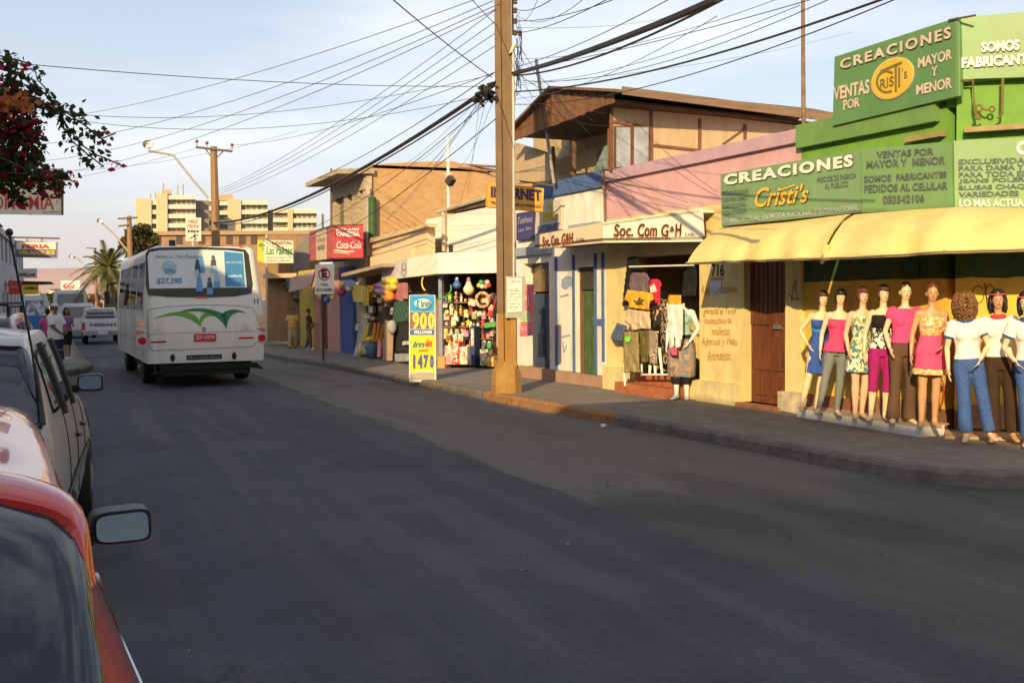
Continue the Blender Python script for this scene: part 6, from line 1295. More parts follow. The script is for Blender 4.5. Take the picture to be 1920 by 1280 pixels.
# --- pick-up and vehicles beyond
WHT = M('pickup_white', (.6, .6, .6), rough=.35, coat=.3, var=.03)
pk_ = gnd(193, 645); 
t = thing('pickup_truck', 'white pick-up truck seen from behind, left of the bus', 'pickup', pk_, R(1))
obj('body', MB().box((0, 1.0, .78), (1.62, 2.0, .52), taper=1.02).box((0, 3.6, .8), (1.6, 1.6, .5)), WHT, t, local=True)
cb = MB(); cb.add([(-.78, 2.0, 1.04), (.78, 2.0, 1.04), (.78, 3.6, 1.04), (-.78, 3.6, 1.04), (-.64, 2.12, 1.58), (.64, 2.12, 1.58), (.64, 3.0, 1.58), (-.64, 3.0, 1.58)], [(0, 1, 2, 3), (4, 5, 6, 7), (0, 1, 5, 4), (1, 2, 6, 5), (2, 3, 7, 6), (3, 0, 4, 7)]); obj('cab', cb, WHT, t, local=True)
obj('rear_window', MB().prism([(-.62, 1.99, 1.12), (.62, 1.99, 1.12), (.54, 2.085, 1.5), (-.54, 2.085, 1.5)], (0, -.02, 0)), GLS, t, local=True)
obj('roll_bar', MB().tube([(-.7, 1.7, 1.0), (-.66, 1.75, 1.42), (.66, 1.75, 1.42), (.7, 1.7, 1.0)], .04, 8).tube([(-.66, 1.75, 1.25), (.66, 1.75, 1.25)], .03, 6), M('rollbar_grey', (.4, .4, .4), metal=.5), t, local=True)
tg = obj('tailgate', MB().box((0, -.02, .82), (1.4, .05, .42)), WHT, t, local=True); m1 = MB(); letters3(m1, 'NISSAN', (-.5, -.05, .78), (1.06, 0, 0), (0, 0, .13), bold=.05); obj('lettering', m1, M('letter_slate', (.075, .10, .11)), tg, local=True)
obj('bumper', MB().box((0, -.1, .48), (1.6, .16, .16)), CHR, t, local=True); obj('licence_plate', MB().box((0, -.19, .5), (.4, .02, .12)), WHT, t, local=True)
for sd_ in (1, -1):
    obj('tail_light', MB().box((sd_*.76, -.02, .8), (.11, .06, .3)), REDL, t, local=True)
    for yy in (.85, 3.5): wheel(t, sd_*.68, yy, .33, .33, .2, sd_)
def far_vehicle(nm, label, cat, px, py, Y, wd, ht, ln, c, glass, rz=0):
    p = atY(px, py, Y); t = thing(nm, label, cat, (p.x, Y, gz(p.x, Y)), rz)
    mb = MB(); mb.add([(-wd/2, 0, .35), (wd/2, 0, .35), (wd/2, ln, .35), (-wd/2, ln, .35), (-wd/2, 0, ht*.55), (wd/2, 0, ht*.55), (wd/2, ln, ht*.55), (-wd/2, ln, ht*.55), (-wd*.44, .12, ht), (wd*.44, .12, ht), (wd*.44, ln-.3, ht), (-wd*.44, ln-.3, ht)], [(0, 1, 2, 3)]+[(i, (i+1) % 4, (i+1) % 4+4, i+4) for i in range(4)]+[(4+i, 4+(i+1) % 4, 8+(i+1) % 4, 8+i) for i in range(4)]+[(8, 9, 10, 11)])
    bm = bmesh.new(); me0 = mb.mesh('body'); bm.from_mesh(me0); bmesh.ops.bevel(bm, geom=bm.edges, offset=.08, segments=2, affect='EDGES'); bm.to_mesh(me0); bm.free()
    auto_smooth(obj('body', me0, c, t, local=True)); y0 = lambda z: .12*(z-ht*.55)/(ht*.45)-.012
    obj('rear_window', MB().prism([(-wd*.38, y0(ht*.6), ht*.6), (wd*.38, y0(ht*.6), ht*.6), (wd*.35, y0(ht*.9), ht*.9), (-wd*.35, y0(ht*.9), ht*.9)], (0, -.02, 0)), GLS, t, local=True)
    for sd_ in (1, -1):
        obj('tail_light', MB().box((sd_*wd*.42, -.01, ht*.42), (wd*.09, .05, ht*.14)), REDL, t, local=True)
        q = [V((sd_*wd*.5, .5, ht*.58)), V((sd_*wd*.5, ln-.6, ht*.58)), V((sd_*wd*.455, ln-.7, ht*.88)), V((sd_*wd*.455, .5, ht*.88))]; obj('side_window', MB().hexa(q, [p_-V((sd_*.03, 0, 0)) for p_ in q]), GLS, t, local=True)
        for yy in (ln*.2, ln*.8): wheel(t, sd_*wd*.42, yy, .33, .33, .2, sd_)
    return t
far_vehicle('white_van', 'white off-roader with dark rear window, right behind the standing man', 'car', 147, 600, 58, 1.75, 1.8, 4, WHT, GLS)
t = far_vehicle('white_minibus', 'white minibus with rounded roof farther down the street', 'minibus', 133, 600, 78, 2.3, 2.75, 6.5, WHT, GLS)
# ================================================================ trees
def leaf_cloud(mb, c, rad, n, size, rnd, squash=1.0, mi=0):
    for _ in range(n):
        d = V((rnd.gauss(0, 1), rnd.gauss(0, 1), rnd.gauss(0, 1)*squash)); d = d.normalized()*rad*(rnd.random()**.45) if d.length > 0 else d
        leaf(mb, V(c)+V((d.x, d.y, d.z*squash)), size*rnd.uniform(.6, 1.3), rnd, mi)
def leaf(mb, p, s_, rnd, mi=0):
    a = V((rnd.gauss(0, 1), rnd.gauss(0, 1), rnd.gauss(0, .8)-.4)).normalized(); b_ = a.cross(V((rnd.gauss(0, 1), rnd.gauss(0, 1), rnd.gauss(0, 1)))).normalized(); n = a.cross(b_)
    w_ = s_*.36
    mb.add([p, p+a*s_*.45+b_*w_+n*s_*.1, p+a*s_, p+a*s_*.45-b_*w_+n*s_*.1], [(0, 1, 2), (0, 2, 3)], mi)
def leafmat(nm, c, var=.5):
    m = M(nm, c, var=var, scale=6, rough=.6, spec=.3); t = m.node_tree; tr_ = t.nodes.new('ShaderNodeBsdfTranslucent'); tr_.inputs[0].default_value = (*[min(1, x*1.6) for x in c], 1); mx_ = t.nodes.new('ShaderNodeMixShader'); mx_.inputs[0].default_value = .5
    t.links.new(t.nodes['Principled BSDF'].outputs[0], mx_.inputs[1]); t.links.new(tr_.outputs[0], mx_.inputs[2]); t.links.new(mx_.outputs[0], [n for n in t.nodes if n.type == 'OUTPUT_MATERIAL'][0].inputs[0]); return m
LG1 = leafmat('bougainvillea_leaf', (.035, .06, .015)); MAG = leafmat('bougainvillea_bract', (.33, .015, .055), .5); ORG = leafmat('bougainvillea_orange', (.5, .18, .06), .3)
YB_ = 7.2
t = thing('bougainvillea', 'bougainvillea with crimson bracts and arching sprays over the cars', 'tree', (-2.35, YB_+.6, .12))
rnd = random.Random(5); tr = MB(); lf = MB(); br_ = MB()
tr.tube([(-2.35, YB_+.6, .1), (-2.3, YB_+.5, 1.2), (-2.1, YB_+.3, 2.2), (-1.6, YB_, 2.9)], [.08, .07, .06, .04], 8)
def bp_(px, py, dy=0): return atY(px, py, YB_+dy)
for cx, cy, rd, n in ((10, 175, 38, 300), (45, 185, 34, 220), (20, 130, 28, 120), (5, 230, 40, 260), (35, 245, 42, 300), (60, 235, 30, 170), (20, 290, 45, 330), (55, 275, 32, 200), (15, 330, 42, 300), (50, 318, 34, 170), (95, 345, 34, 150), (75, 320, 24, 90), (-30, 210, 60, 300), (-30, 300, 60, 300), (118, 338, 20, 60), (30, 365, 20, 70), (-40, 390, 45, 120)):
    cc = bp_(cx, cy, rnd.uniform(-.15, .25)); rr = rd/ppm(cc)*1.0; tr.tube([V((-1.5, YB_, 2.9)), V((-1.5, YB_, 2.9)).lerp(cc, .6)+V((0, 0, .1)), cc], [.02, .012, .006], 5)
    pm = .62 if (cx, cy) in ((35, 245), (60, 235), (95, 345), (5, 230)) else .28
    leaf_cloud(lf, cc, rr, int(n*.5*(1.15-pm)), .052, rnd); leaf_cloud(br_, cc, rr*.95, int(n*pm*.5), .05, rnd)
for sp_pts, bract in (([(20, 130), (70, 165), (100, 190), (130, 215), (165, 240), (190, 260), (217, 250)], True), ([(70, 160), (95, 190), (125, 235), (150, 270), (180, 290), (205, 300), (232, 312)], True), ([(60, 185), (110, 205), (125, 240), (135, 265), (165, 290), (195, 313)], False), ([(30, 180), (75, 190), (105, 205), (150, 215), (170, 235)], False), ([(60, 330), (95, 325), (125, 335), (148, 345)], True), ([(0, 105), (20, 110), (50, 118)], False), ([(30, 130), (65, 130), (70, 150), (85, 165)], False), ([(60, 290), (85, 275)], False), ([(0, 180), (60, 190), (110, 208)], False), ([(20, 360), (40, 375), (50, 385)], False)):
    P_ = [bp_(x, y, rnd.uniform(-.05, .05)) for x, y in sp_pts]; tr.tube(P_, .005, 4)
    for i in range(len(P_)-1):
        m_ = max(3, int((P_[i+1]-P_[i]).length/.0105))
        for j in range(m_):
            q = P_[i].lerp(P_[i+1], j/m_)+V((rnd.gauss(0, .03), rnd.gauss(0, .03), rnd.gauss(0, .03))); tip = bract and i >= len(P_)-3+(0 if len(P_) < 5 else 1)
            leaf(br_ if tip and rnd.random() < .75 else lf, q, .05*rnd.uniform(.7, 1.2), rnd)
og = MB()
for k in range(150): leaf(og, bp_(rnd.gauss(22, 16), rnd.gauss(195, 9), rnd.uniform(-.2, 0)), .05, rnd)
for k in range(50): leaf(og, bp_(40+k*1.4, 190+rnd.gauss(0, 4)+k*.2, rnd.uniform(-.05, .05)), .035, rnd)
obj('trunk', tr, M('bark_grey', (.12, .09, .06), var=.3), t); obj('crown', lf, LG1, t); obj('bracts', br_, MAG, t); obj('faded_bracts', og, ORG, t)
# palm
PY_ = 76; c_ = atY(203, 505, PY_)
t = thing('palm_tree', 'date palm with drooping fronds behind the bus', 'palm', (c_.x, PY_, gz(c_.x, PY_)))
obj('trunk', MB().tube([(c_.x, PY_, gz(c_.x, PY_)-.1), (c_.x+.05, PY_, c_.z*.5), c_], [.42, .36, .4], 10), M('palm_bark', (.16, .11, .07), var=.4, scale=4, bump=.5), t)
mb = MB(); rnd = random.Random(8)
for i in range(64):
    a = rnd.uniform(0, 6.283); el = rnd.uniform(-.55, 1.25); Ln = rnd.uniform(1.9, 2.9); d = V((math.cos(a)*math.cos(el), math.sin(a)*math.cos(el), math.sin(el))); P_ = []
    for j in range(9):
        f = j/8; P_.append(c_+d*Ln*f+V((0, 0, -1.5*f**2.2*(1.1-.5*max(0, el)))))
    mb.tube(P_, [.03-.0025*j for j in range(9)], 4)
    for j in range(1, 8):
        for k in range(5):
            q = P_[j].lerp(P_[j+1], k/5); tg_ = (P_[j+1]-P_[j]).normalized(); sd_ = tg_.cross(V((0, 0, 1))).normalized()
            for sgn_ in (1, -1):
                l_ = .5*(1-abs(j/8-.45))*rnd.uniform(.8, 1.1); e = q+sd_*sgn_*l_*.75+tg_*l_*.5-V((0, 0, l_*.35)); w_ = tg_*.028
                mb.add([q-w_, q+w_, e], [(0, 1, 2)])
obj('crown', mb, M('palm_frond', (.12, .125, .035), var=.5, scale=1.2, rough=.6), t)
def small_tree(nm, label, px, py, Y, rx, rz_, n, size, c, trunk=True, seed=1):
    rnd = random.Random(seed); cc = atY(px, py, Y); base = V((cc.x, Y, gz(cc.x, Y))); t = thing(nm, label, 'tree', base); k = 1/ppm(cc); tr = MB(); mb = MB()
    tr.tube([base, base.lerp(cc, .6), cc], [.2, .14, .06], 7)
    for i in range(22):
        d = V((rnd.uniform(-1, 1)*rx*k, rnd.uniform(-1, 1)*rx*k, rnd.uniform(-1, 1)*rz_*k)); q = cc+d*.8; tr.tube([cc-V((0, 0, rz_*k*.8)), q], [.05, .02], 5); leaf_cloud(mb, q, rx*k*rnd.uniform(.25, .42), n//22, size, rnd)
    obj('trunk', tr, M('bark_brown', (.13, .09, .06), var=.3), t); obj('crown', mb, c, t)
DG = leafmat('tree_leaf_olive', (.11, .095, .035)); DG2 = leafmat('tree_leaf_green', (.06, .075, .025))
small_tree('street_tree', 'dusty olive tree between the palm and the far wall', 262, 452, 84, 34, 34, 2600, .32, DG, seed=3)
small_tree('street_tree', 'low dark tree at the foot of the palm', 222, 560, 80, 14, 26, 900, .3, DG2, seed=4)
small_tree('street_tree', 'small green tree under the fuel sign', 95, 560, 125, 22, 10, 700, .4, DG2, seed=5)
small_tree('street_tree', 'reddish bush right of the fuel sign', 172, 565, 110, 16, 14, 600, .35, leafmat('tree_leaf_rust', (.2, .11, .05)), seed=6)
bk_ = Plane((-10, 150), (10, 149)); 
for x0, x1, y0, y1, l, c in ((92, 118, 542, 600, 'far pale house at the end of the street', (.62, .55, .48)), (148, 176, 552, 600, 'far ochre house right of the fuel sign', (.5, .36, .2)), (176, 232, 560, 605, 'far cream house behind the palm', (.6, .5, .38))):
    t = thing('far_house', l, 'house', bk_.p((x0+x1)/2, 590)); obj('wall', MB().slab(bk_, rect(x0, y0, x1, y1), 0, 6), M('wall_'+str(x0), c, var=.15, scale=.5), t); obj('roof', MB().slab(bk_, rect(x0-1, y0-2, x1+1, y0), .4, 7), M('roof_far', (.3, .2, .15), var=.2), t)
    for k in range(2): xx = x0+(x1-x0)*(.2+.4*k); obj('window', MB().slab(bk_, rect(xx, y0+8, xx+5, y0+18), .05, .1), APWIN, t)
# ================================================================ people and mannequins
def remesh(mb, vox, smooth=3):
    me = mb.mesh('m'); o = bpy.data.objects.new('tmp', me); col.objects.link(o)
    m = o.modifiers.new('r', 'REMESH'); m.mode = 'VOXEL'; m.voxel_size = vox
    if smooth: q = o.modifiers.new('s', 'SMOOTH'); q.factor = .5; q.iterations = smooth
    dg = bpy.context.evaluated_depsgraph_get(); me2 = bpy.data.meshes.new_from_object(o.evaluated_get(dg))
    bpy.data.objects.remove(o); me2.polygons.foreach_set('use_smooth', [True]*len(me2.polygons)); return me2
TOR = {'f': [(.84, .145, .10), (.90, .168, .115), (.96, .160, .11), (1.04, .128, .09), (1.10, .118, .085), (1.18, .13, .092), (1.26, .145, .105), (1.34, .15, .092), (1.40, .145, .07), (1.435, .10, .058), (1.46, .055, .052)],
       'm': [(.84, .15, .11), (.90, .165, .125), (.98, .165, .125), (1.06, .165, .125), (1.14, .165, .12), (1.24, .175, .12), (1.34, .185, .11), (1.40, .18, .085), (1.44, .12, .068), (1.47, .062, .06)]}
def tor_at(sx, z):
    T_ = TOR[sx]
    for (z0, a0, b0), (z1, a1, b1) in zip(T_[:-1], T_[1:]):
        if z0 <= z <= z1: f = (z-z0)/(z1-z0); return a0+(a1-a0)*f, b0+(b1-b0)*f
    return T_[0][1:] if z < T_[0][0] else T_[-1][1:]
def rings(mb, L_, n=16):
    vs = [(x+rx*math.cos(2*math.pi*j/n), y+ry*math.sin(2*math.pi*j/n), z) for (x, y, z, rx, ry) in L_ for j in range(n)]; k = len(L_)
    fs = [(i*n+j, i*n+(j+1) % n, (i+1)*n+(j+1) % n, (i+1)*n+j) for i in range(k-1) for j in range(n)]+[tuple(range(n-1, -1, -1)), tuple((k-1)*n+j for j in range(n))]
    return mb.add(vs, fs)
class Fig:
    def __init__(s, sx='f', arms=None, feet=None, knees=None, heels=False, hipx=0, turn=0):
        s.sx = sx; w_ = .165 if sx == 'f' else .195
        s.sh = {1: V((w_, .005, 1.385)), -1: V((-w_, .005, 1.385))}
        s.el, s.wr, s.hip, s.kn, s.an = {}, {}, {}, {}, {}
        for d in (1, -1):
            e, w2 = (arms or {}).get(d, ((.235, .03, 1.12), (.25, -.05, .89)))
            s.el[d] = V((e[0]*d, e[1], e[2])); s.wr[d] = V((w2[0]*d, w2[1], w2[2])); s.hip[d] = V((.085*d+hipx, 0, .88))
            f = (feet or {}).get(d, (.10, .02)); s.an[d] = V((f[0]*d, f[1], .085+(f[2] if len(f) > 2 else 0)))
            k = (knees or {}).get(d); s.kn[d] = V((k[0]*d, k[1], k[2])) if k else s.hip[d].lerp(s.an[d], .48)+V((0, -.03, 0))
        s.heels = heels; s.turn = turn
    def leg(s, mb, d, off=0, f0=0, f1=1, flare=None):
        h, k, a = s.hip[d]+V((0, 0, .03)), s.kn[d], s.an[d]
        P_ = [h, h.lerp(k, .33), h.lerp(k, .7), k, k.lerp(a, .3), k.lerp(a, .6), a+V((0, 0, .03)), a-V((0, 0, .04))]; r = [.092, .086, .066, .054, .057, .046, .036, .038]
        if s.sx == 'm': r = [x*1.1 for x in r]
        if f1 < 1:
            n = max(2, int(round(f1*7)))+1; P_, r = P_[:n], r[:n]
        if flare: r = [max(x, fl) for x, fl in zip(r, flare)]
        mb.tube(P_, [x+off for x in r], 12)
    def foot(s, mb, d, off=0):
        a = s.an[d]; yw = .25*d; fd = V((math.sin(yw), -math.cos(yw), 0)); h = .055 if s.heels else 0
        mb.tube([a+fd*-.05+V((0, 0, -.045)), a+fd*.02+V((0, 0, -.04)), a+fd*.10+V((0, 0, -.058)), a+fd*.165+V((0, 0, -.068)), a+fd*.19+V((0, 0, -.07))], [(.03+off, .03+off), (.036+off, .04+off), (.042+off, .026+off), (.036+off, .017+off), (.018, .012)], 10)
    def arm(s, mb, d, off=0, f1=1.0):
        a, e, w2 = s.sh[d], s.el[d], s.wr[d]; k = 1.15 if s.sx == 'm' else 1
        P_ = [a+V((-.05*d, 0, .015)), a, a.lerp(e, .5), e, e.lerp(w2, .3), w2]; r = [.045*k, .047*k, .040*k, .034*k, .034*k, .022*k]
        if f1 < 1: q = a.lerp(e, f1); P_, r = [P_[0], a, a.lerp(e, f1*.5), q], [.05*k, .055*k, .052*k, .05*k]
        mb.tube(P_, [x+off for x in r], 10)
    def hand(s, mb, d):
        e, w2 = s.el[d], s.wr[d]; t = (w2-e).normalized(); side = V((-d, 0, 0)); fw_ = (V((0, -1, 0))-t*V((0, -1, 0)).dot(t)); fw_ = fw_.normalized() if fw_.length > .2 else V((0, 0, 1)); n = t.cross(fw_).normalized()
        pal = [w2-t*.01, w2+t*.04, w2+t*.085]
        b_ = len(mb.v)
        for c0, wd, th in ((pal[0], .022, .016), (pal[1], .036, .015), (pal[2], .038, .012)):
            for a_ in range(8): an = 2*math.pi*a_/8; mb.v.append(tuple(c0+fw_*(math.cos(an)*wd)+n*(math.sin(an)*th)))
        for i in range(2):
            for j in range(8): mb.f.append((b_+i*8+j, b_+i*8+(j+1) % 8, b_+(i+1)*8+(j+1) % 8, b_+(i+1)*8+j)); mb.m.append(0)
        mb.f += [tuple(b_+j for j in range(7, -1, -1)), tuple(b_+16+j for j in range(8))]; mb.m += [0, 0]
        cu = n*(-1 if n.dot(V((-d, 0, 0))) < 0 else 1)
        for q, ln in ((-.028, .058), (-.0095, .07), (.0095, .075), (.028, .066)):
            r0 = pal[2]-t*.012+fw_*q; mb.tube([r0, r0+t*ln*.5+cu*.006+fw_*q*.25, r0+t*ln+cu*.024+fw_*q*.4], [.0105, .0095, .008], 6)
        r0 = pal[0]+t*.02+fw_*.02; mb.tube([r0, r0+fw_*.026+t*.028+cu*.008, r0+fw_*.034+t*.062+cu*.016], [.013, .011, .009], 6)
    def body(s, head=True, vox=.0085):
        mb = MB(); rings(mb, [(0, 0, z, a, b_) for z, a, b_ in TOR[s.sx]])
        if s.sx == 'f':
            for d in (1, -1): mb.ball((.066*d, -.072, 1.265), (.058, .052, .056), 12)
        for d in (1, -1):
            s.leg(mb, d); s.foot(mb, d); s.arm(mb, d); s.hand(mb, d); mb.ball(s.sh[d]+V((-.02*d, 0, -.005)), .055, 10); mb.ball((.075*d, .05, .90), (.085, .075, .085), 10)
        mb.tube([(0, .0, 1.43), (0, -.005, 1.5), (0, -.008, 1.56 if head else 1.53)], [.055, .047, .048], 12)
        if head:
            c, sn = math.cos(s.turn), math.sin(s.turn); q = lambda x, y, z: (x*c-y*sn, x*sn+y*c, z)
            mb.ball(q(0, .0, 1.655), (.074, .092, .10), 16); mb.ball(q(0, -.035, 1.60), (.056, .06, .075), 14); mb.ball(q(0, -.052, 1.568), (.036, .036, .034), 10)
            mb.tube([q(0, -.088, 1.65), q(0, -.108, 1.62), q(0, -.09, 1.612)], [.008, .013, .010], 6)
            for d in (1, -1): mb.ball(q(.074*d, .01, 1.625), (.012, .022, .03), 8)
        return remesh(mb, vox, 4)
    def hq(s, x, y, z): c, sn = math.cos(s.turn), math.sin(s.turn); return V((x*c-y*sn, x*sn+y*c, z))
    def top(s, z0, z1, off=.012, sleeve=0, loose=0, vox=.011, strapless=False):
        mb = MB(); zs = [z0+(z1-z0)*i/10 for i in range(11)]
        rings(mb, [(0, 0, z, tor_at(s.sx, z)[0]+off+loose*(1-i/10)*.9, tor_at(s.sx, z)[1]+off+loose*(1-i/10)) for i, z in enumerate(zs)])
        if s.sx == 'f' and z1 > 1.25:
            for d in (1, -1): mb.ball((.066*d, -.072, 1.262), (.058+off, .052+off, .056+off), 12)
        if sleeve:
            for d in (1, -1): s.arm(mb, d, off+.006, sleeve); mb.ball(s.sh[d]+V((-.02*d, 0, -.005)), .055+off, 10)
        return remesh(mb, vox, 3)
    def skirt(s, z0, z1, rx, off=.014, vox=.011, fl=0):
        mb = MB(); L_ = []
        for i in range(9):
            z = z0+(z1-z0)*i/8; a, b_ = tor_at(s.sx, z) if z > .84 else (.16, .115); f = i/8; L_.append((0, 0, z, max(a+off, rx*f+(a+off)*(1-f) if rx else 0), b_+off+(.04+fl)*f))
        rings(mb, L_[::-1]); me = remesh(mb, vox, 3)
        for v in me.vertices:
            an = math.atan2(v.co.y, v.co.x); f = max(0, (z0-v.co.z)/max(.01, z0-z1)); k = 1+.035*f*math.sin(an*9+1.7); v.co.x *= k; v.co.y *= k
        return me
    def trousers(s, z1=1.0, f1=.97, off=.012, flare=None, vox=.011):
        mb = MB(); rings(mb, [(0, 0, z, tor_at(s.sx, z)[0]+off, tor_at(s.sx, z)[1]+off) for z in (.83, .88, .92, .96, z1)])
        for d in (1, -1): s.leg(mb, d, off, 0, f1, flare); mb.ball((.075*d, .05, .90), (.085+off, .075+off, .085+off), 10)
        return remesh(mb, vox, 3)
    def hair(s, kind, seed=0):
        mb = MB(); q = s.hq
        if kind == 'bob':
            mb.ball(q(0, .018, 1.672), (.088, .10, .098), 14); mb.ball(q(0, .045, 1.62), (.080, .07, .085), 12)
            for d in (1, -1): mb.ball(q(.066*d, .01, 1.63), (.024, .055, .065), 10)
            mb.ball(q(0, -.045, 1.70), (.07, .056, .05), 12)
        elif kind == 'short':
            mb.ball(q(0, .015, 1.675), (.083, .10, .092), 14); mb.ball(q(0, .05, 1.63), (.072, .056, .06), 12)
        elif kind == 'long':
            mb.ball(q(0, .02, 1.675), (.092, .104, .098), 14); mb.ball(q(0, .055, 1.60), (.105, .07, .14), 12)
            for d in (1, -1): mb.ball(q(.085*d, .015, 1.585), (.032, .06, .12), 10)
        elif kind == 'curly':
            rnd = random.Random(seed)
            mb.ball(q(0, .01, 1.63), (.105, .11, .14), 12)
            for i in range(330):                     # loose ringlets
                a = rnd.uniform(0, 6.283); z = rnd.uniform(1.50, 1.775); P_ = []; w_ = rnd.uniform(.007, .013); ph = rnd.uniform(0, 6)
                for j in range(13):
                    zz = z-j*.011; rr = (.142+.012*math.sin(z*90))*math.sqrt(max(.3, 1-((zz-1.60)/.2)**2)); P_.append(q((rr+w_*math.cos(j*1.5+ph))*math.cos(a)+w_*math.sin(j*1.5+ph)*math.sin(a), (rr+w_*math.cos(j*1.5+ph))*math.sin(a)-w_*math.sin(j*1.5+ph)*math.cos(a), zz))
                mb.tube(P_, .0075, 5)
            return mb.mesh('hair', True)
        me = remesh(mb, .010, 2)
        for v in me.vertices: v.co += v.co.normalized()*0+V((noise.noise(v.co*60)*.004, noise.noise(v.co*70+V((5, 0, 0)))*.004, noise.noise(v.co*50+V((0, 7, 0)))*.004))
        return me
    def face(s, root, lips, brow=(.05, .03, .02)):
        mb = MB(); q = s.hq
        for d in (1, -1): mb.ball(q(.028*d, -.083, 1.645), (.010, .006, .0045), 8)
        obj('eyes', mb, M('eye_dark', (.04, .03, .025), rough=.3), root, local=True)
        mb = MB().ball(q(0, -.097, 1.585), (.02, .008, .007), 8); obj('lips', mb, M('lip_'+str(lips), lips), root, local=True)
def fig(name, label, cat, f, px, py, h, top_py, yaw, skin, group=None, pos=None):
    p = pos if pos is not None else gnd(px, py, h); k = (py-top_py)/ppm(p)/1.785
    t = thing(name, label, cat, p, yaw, group); t.scale = (k*.93, k*.93, k); return t
SKP = M('mannequin_pale', (.72, .52, .33), rough=.38, spec=.4, var=.03); SKT = M('mannequin_tan', (.5, .29, .15), rough=.38, spec=.4, var=.03); SKR = M('mannequin_rose', (.68, .42, .28), rough=.38, var=.03); SKW = M('mannequin_white', (.78, .76, .72), rough=.35, var=.02)
HB = M('hair_brown', (.07, .035, .02), var=.5, scale=30, rough=.6); HK = M('hair_black', (.018, .014, .012), var=.5, scale=30, rough=.5); HC = M('hair_chestnut', (.2, .1, .04), var=.6, scale=25, rough=.6); HR = M('hair_red_brown', (.11, .04, .02), var=.5, scale=30)
def C(n, c, **k): return M(n, c, rough=.85, var=k.get('var', .12), scale=k.get('scale', 6), bump=.6, spec=.2)
# stand boards
sb = thing('display_plinth', 'long low white board box under the dressed mannequins', 'plinth', gnd(1600, 800, .15))
a, b_, c = gnd(1494, 781, .15), gnd(1727, 820, .15), gnd(1771, 815, .15); dq = a+(c-b_)*1.0
hh = V((0, 0, .115)); obj('front_board', MB().hexa([a, b_, b_+hh, a+hh], [p+(c-b_).normalized()*.03 for p in (a, b_, b_+hh, a+hh)]), M('board_white', (.6, .6, .6), var=.06), sb)
obj('end_board', MB().hexa([b_+(c-b_).normalized()*.031, c, c+hh, b_+(c-b_).normalized()*.031+hh], [p+(a-b_).normalized()*.03 for p in (b_+(c-b_).normalized()*.031, c, c+hh, b_+(c-b_).normalized()*.031+hh)]), MATS['board_white'], sb)
e_ = (c-b_)*1.2; obj('deck', MB().prism([p+V((0, 0, .116)) for p in (a, b_, b_+e_, a+e_)], (0, 0, .014)), M('deck_board', (.42, .33, .25), var=.2, scale=6), sb)
s2 = thing('display_plinth', 'thin wooden board under the mannequins in white polo shirts', 'plinth', gnd(1850, 824, .15)); a2, b2 = gnd(1771, 823, .15), gnd(2060, 832, .15); ee = V((.45, .45, 0))
obj('deck', MB().prism([p+V((0, 0, .004)) for p in (a2, b2, b2+ee, a2+ee)], (0, 0, .035)), M('plank_tan', (.45, .3, .18), var=.2), s2)
face = math.atan2(-1.0, -.62)+math.pi/2          # towards the street corner
def manneq(label, px, py, top_py, yaw, f, skin, hair, lips=(.4, .08, .07), h=.28, lean=8, group='dressed shop mannequins along the wall'):
    t = fig('mannequin', label, 'mannequin', f, px, py, h, top_py, face+yaw, skin, group)
    fh = V((FW.x, FW.y, 0)).normalized(); t.rotation_euler = (Matrix.Rotation(math.atan2(lean, py-top_py), 4, fh) @ Matrix.Rotation(face+yaw, 4, 'Z')).to_euler()
    obj('body', f.body(), skin, t, local=True)
    if hair: obj('hair', f.hair(hair[0], len(label)), hair[1], t, local=True); f.face(t, lips)
    return t
HANG = {1: ((.23, .03, 1.12), (.24, -.03, .88)), -1: ((.23, .03, 1.12), (.24, -.03, .88))}
f = Fig(arms={-1: ((.30, .06, 1.16), (.19, -.02, .97)), 1: HANG[1]}, feet={-1: (.22, -.02), 1: (.02, .04)}, heels=True)
t = manneq('mannequin in a strapless blue dress, hand on hip, nearest the cream pilaster', 1529, 772, 541, .12, f, SKP, ('bob', HB), lean=15)
BL = C('cloth_blue', (.035, .085, .33)); obj('dress_top', f.top(.92, 1.335, .012), BL, t, local=True); obj('dress_skirt', f.skirt(1.0, .56, .20, .014), BL, t, local=True); obj('ribbon', f.top(1.15, 1.20, .017), C('cloth_azure', (.03, .25, .6)), t, local=True)
f = Fig(arms=HANG, feet={-1: (.20, -.02), 1: (.06, .05)}, heels=True)
t = manneq('mannequin in pink strapless top and grey leggings, short black hair', 1561, 777, 538, -.1, f, SKP, ('bob', HK), lean=16)
obj('top', f.top(.95, 1.335, .014), C('cloth_hot_pink', (.62, .06, .17)), t, local=True); obj('peplum', f.skirt(1.02, .88, .21, .02), C('cloth_hot_pink', (.62, .06, .17)), t, local=True); obj('leggings', f.trousers(1.0, .97, .007), C('cloth_grey', (.17, .19, .18)), t, local=True)
f = Fig(arms={1: HANG[1], -1: ((.22, .02, 1.12), (.2, -.09, .9))}, feet={-1: (.05, .02), 1: (.05, .03)}, turn=.1)
t = manneq('mannequin in a green and white floral sundress with bare legs', 1610, 784, 534, .1, f, SKR, ('bob', HR))
FL = Mpat('cloth_floral_green', [(.62, .58, .4), (.3, .32, .1), (.55, .5, .3), (.07, .2, .22), (.65, .62, .5), (.16, .17, .05)], 'voronoi', 26); obj('dress_top', f.top(.92, 1.36, .012), FL, t, local=True); obj('dress_skirt', f.skirt(1.02, .62, .215, .014), FL, t, local=True)
f = Fig(arms=HANG, feet={-1: (.13, -.02), 1: (.06, .04)}, turn=.25)
t = manneq('mannequin in black halter top with white print and magenta cropped leggings', 1651, 788, 530, -.12, f, SKP, ('bob', HB), lean=5)
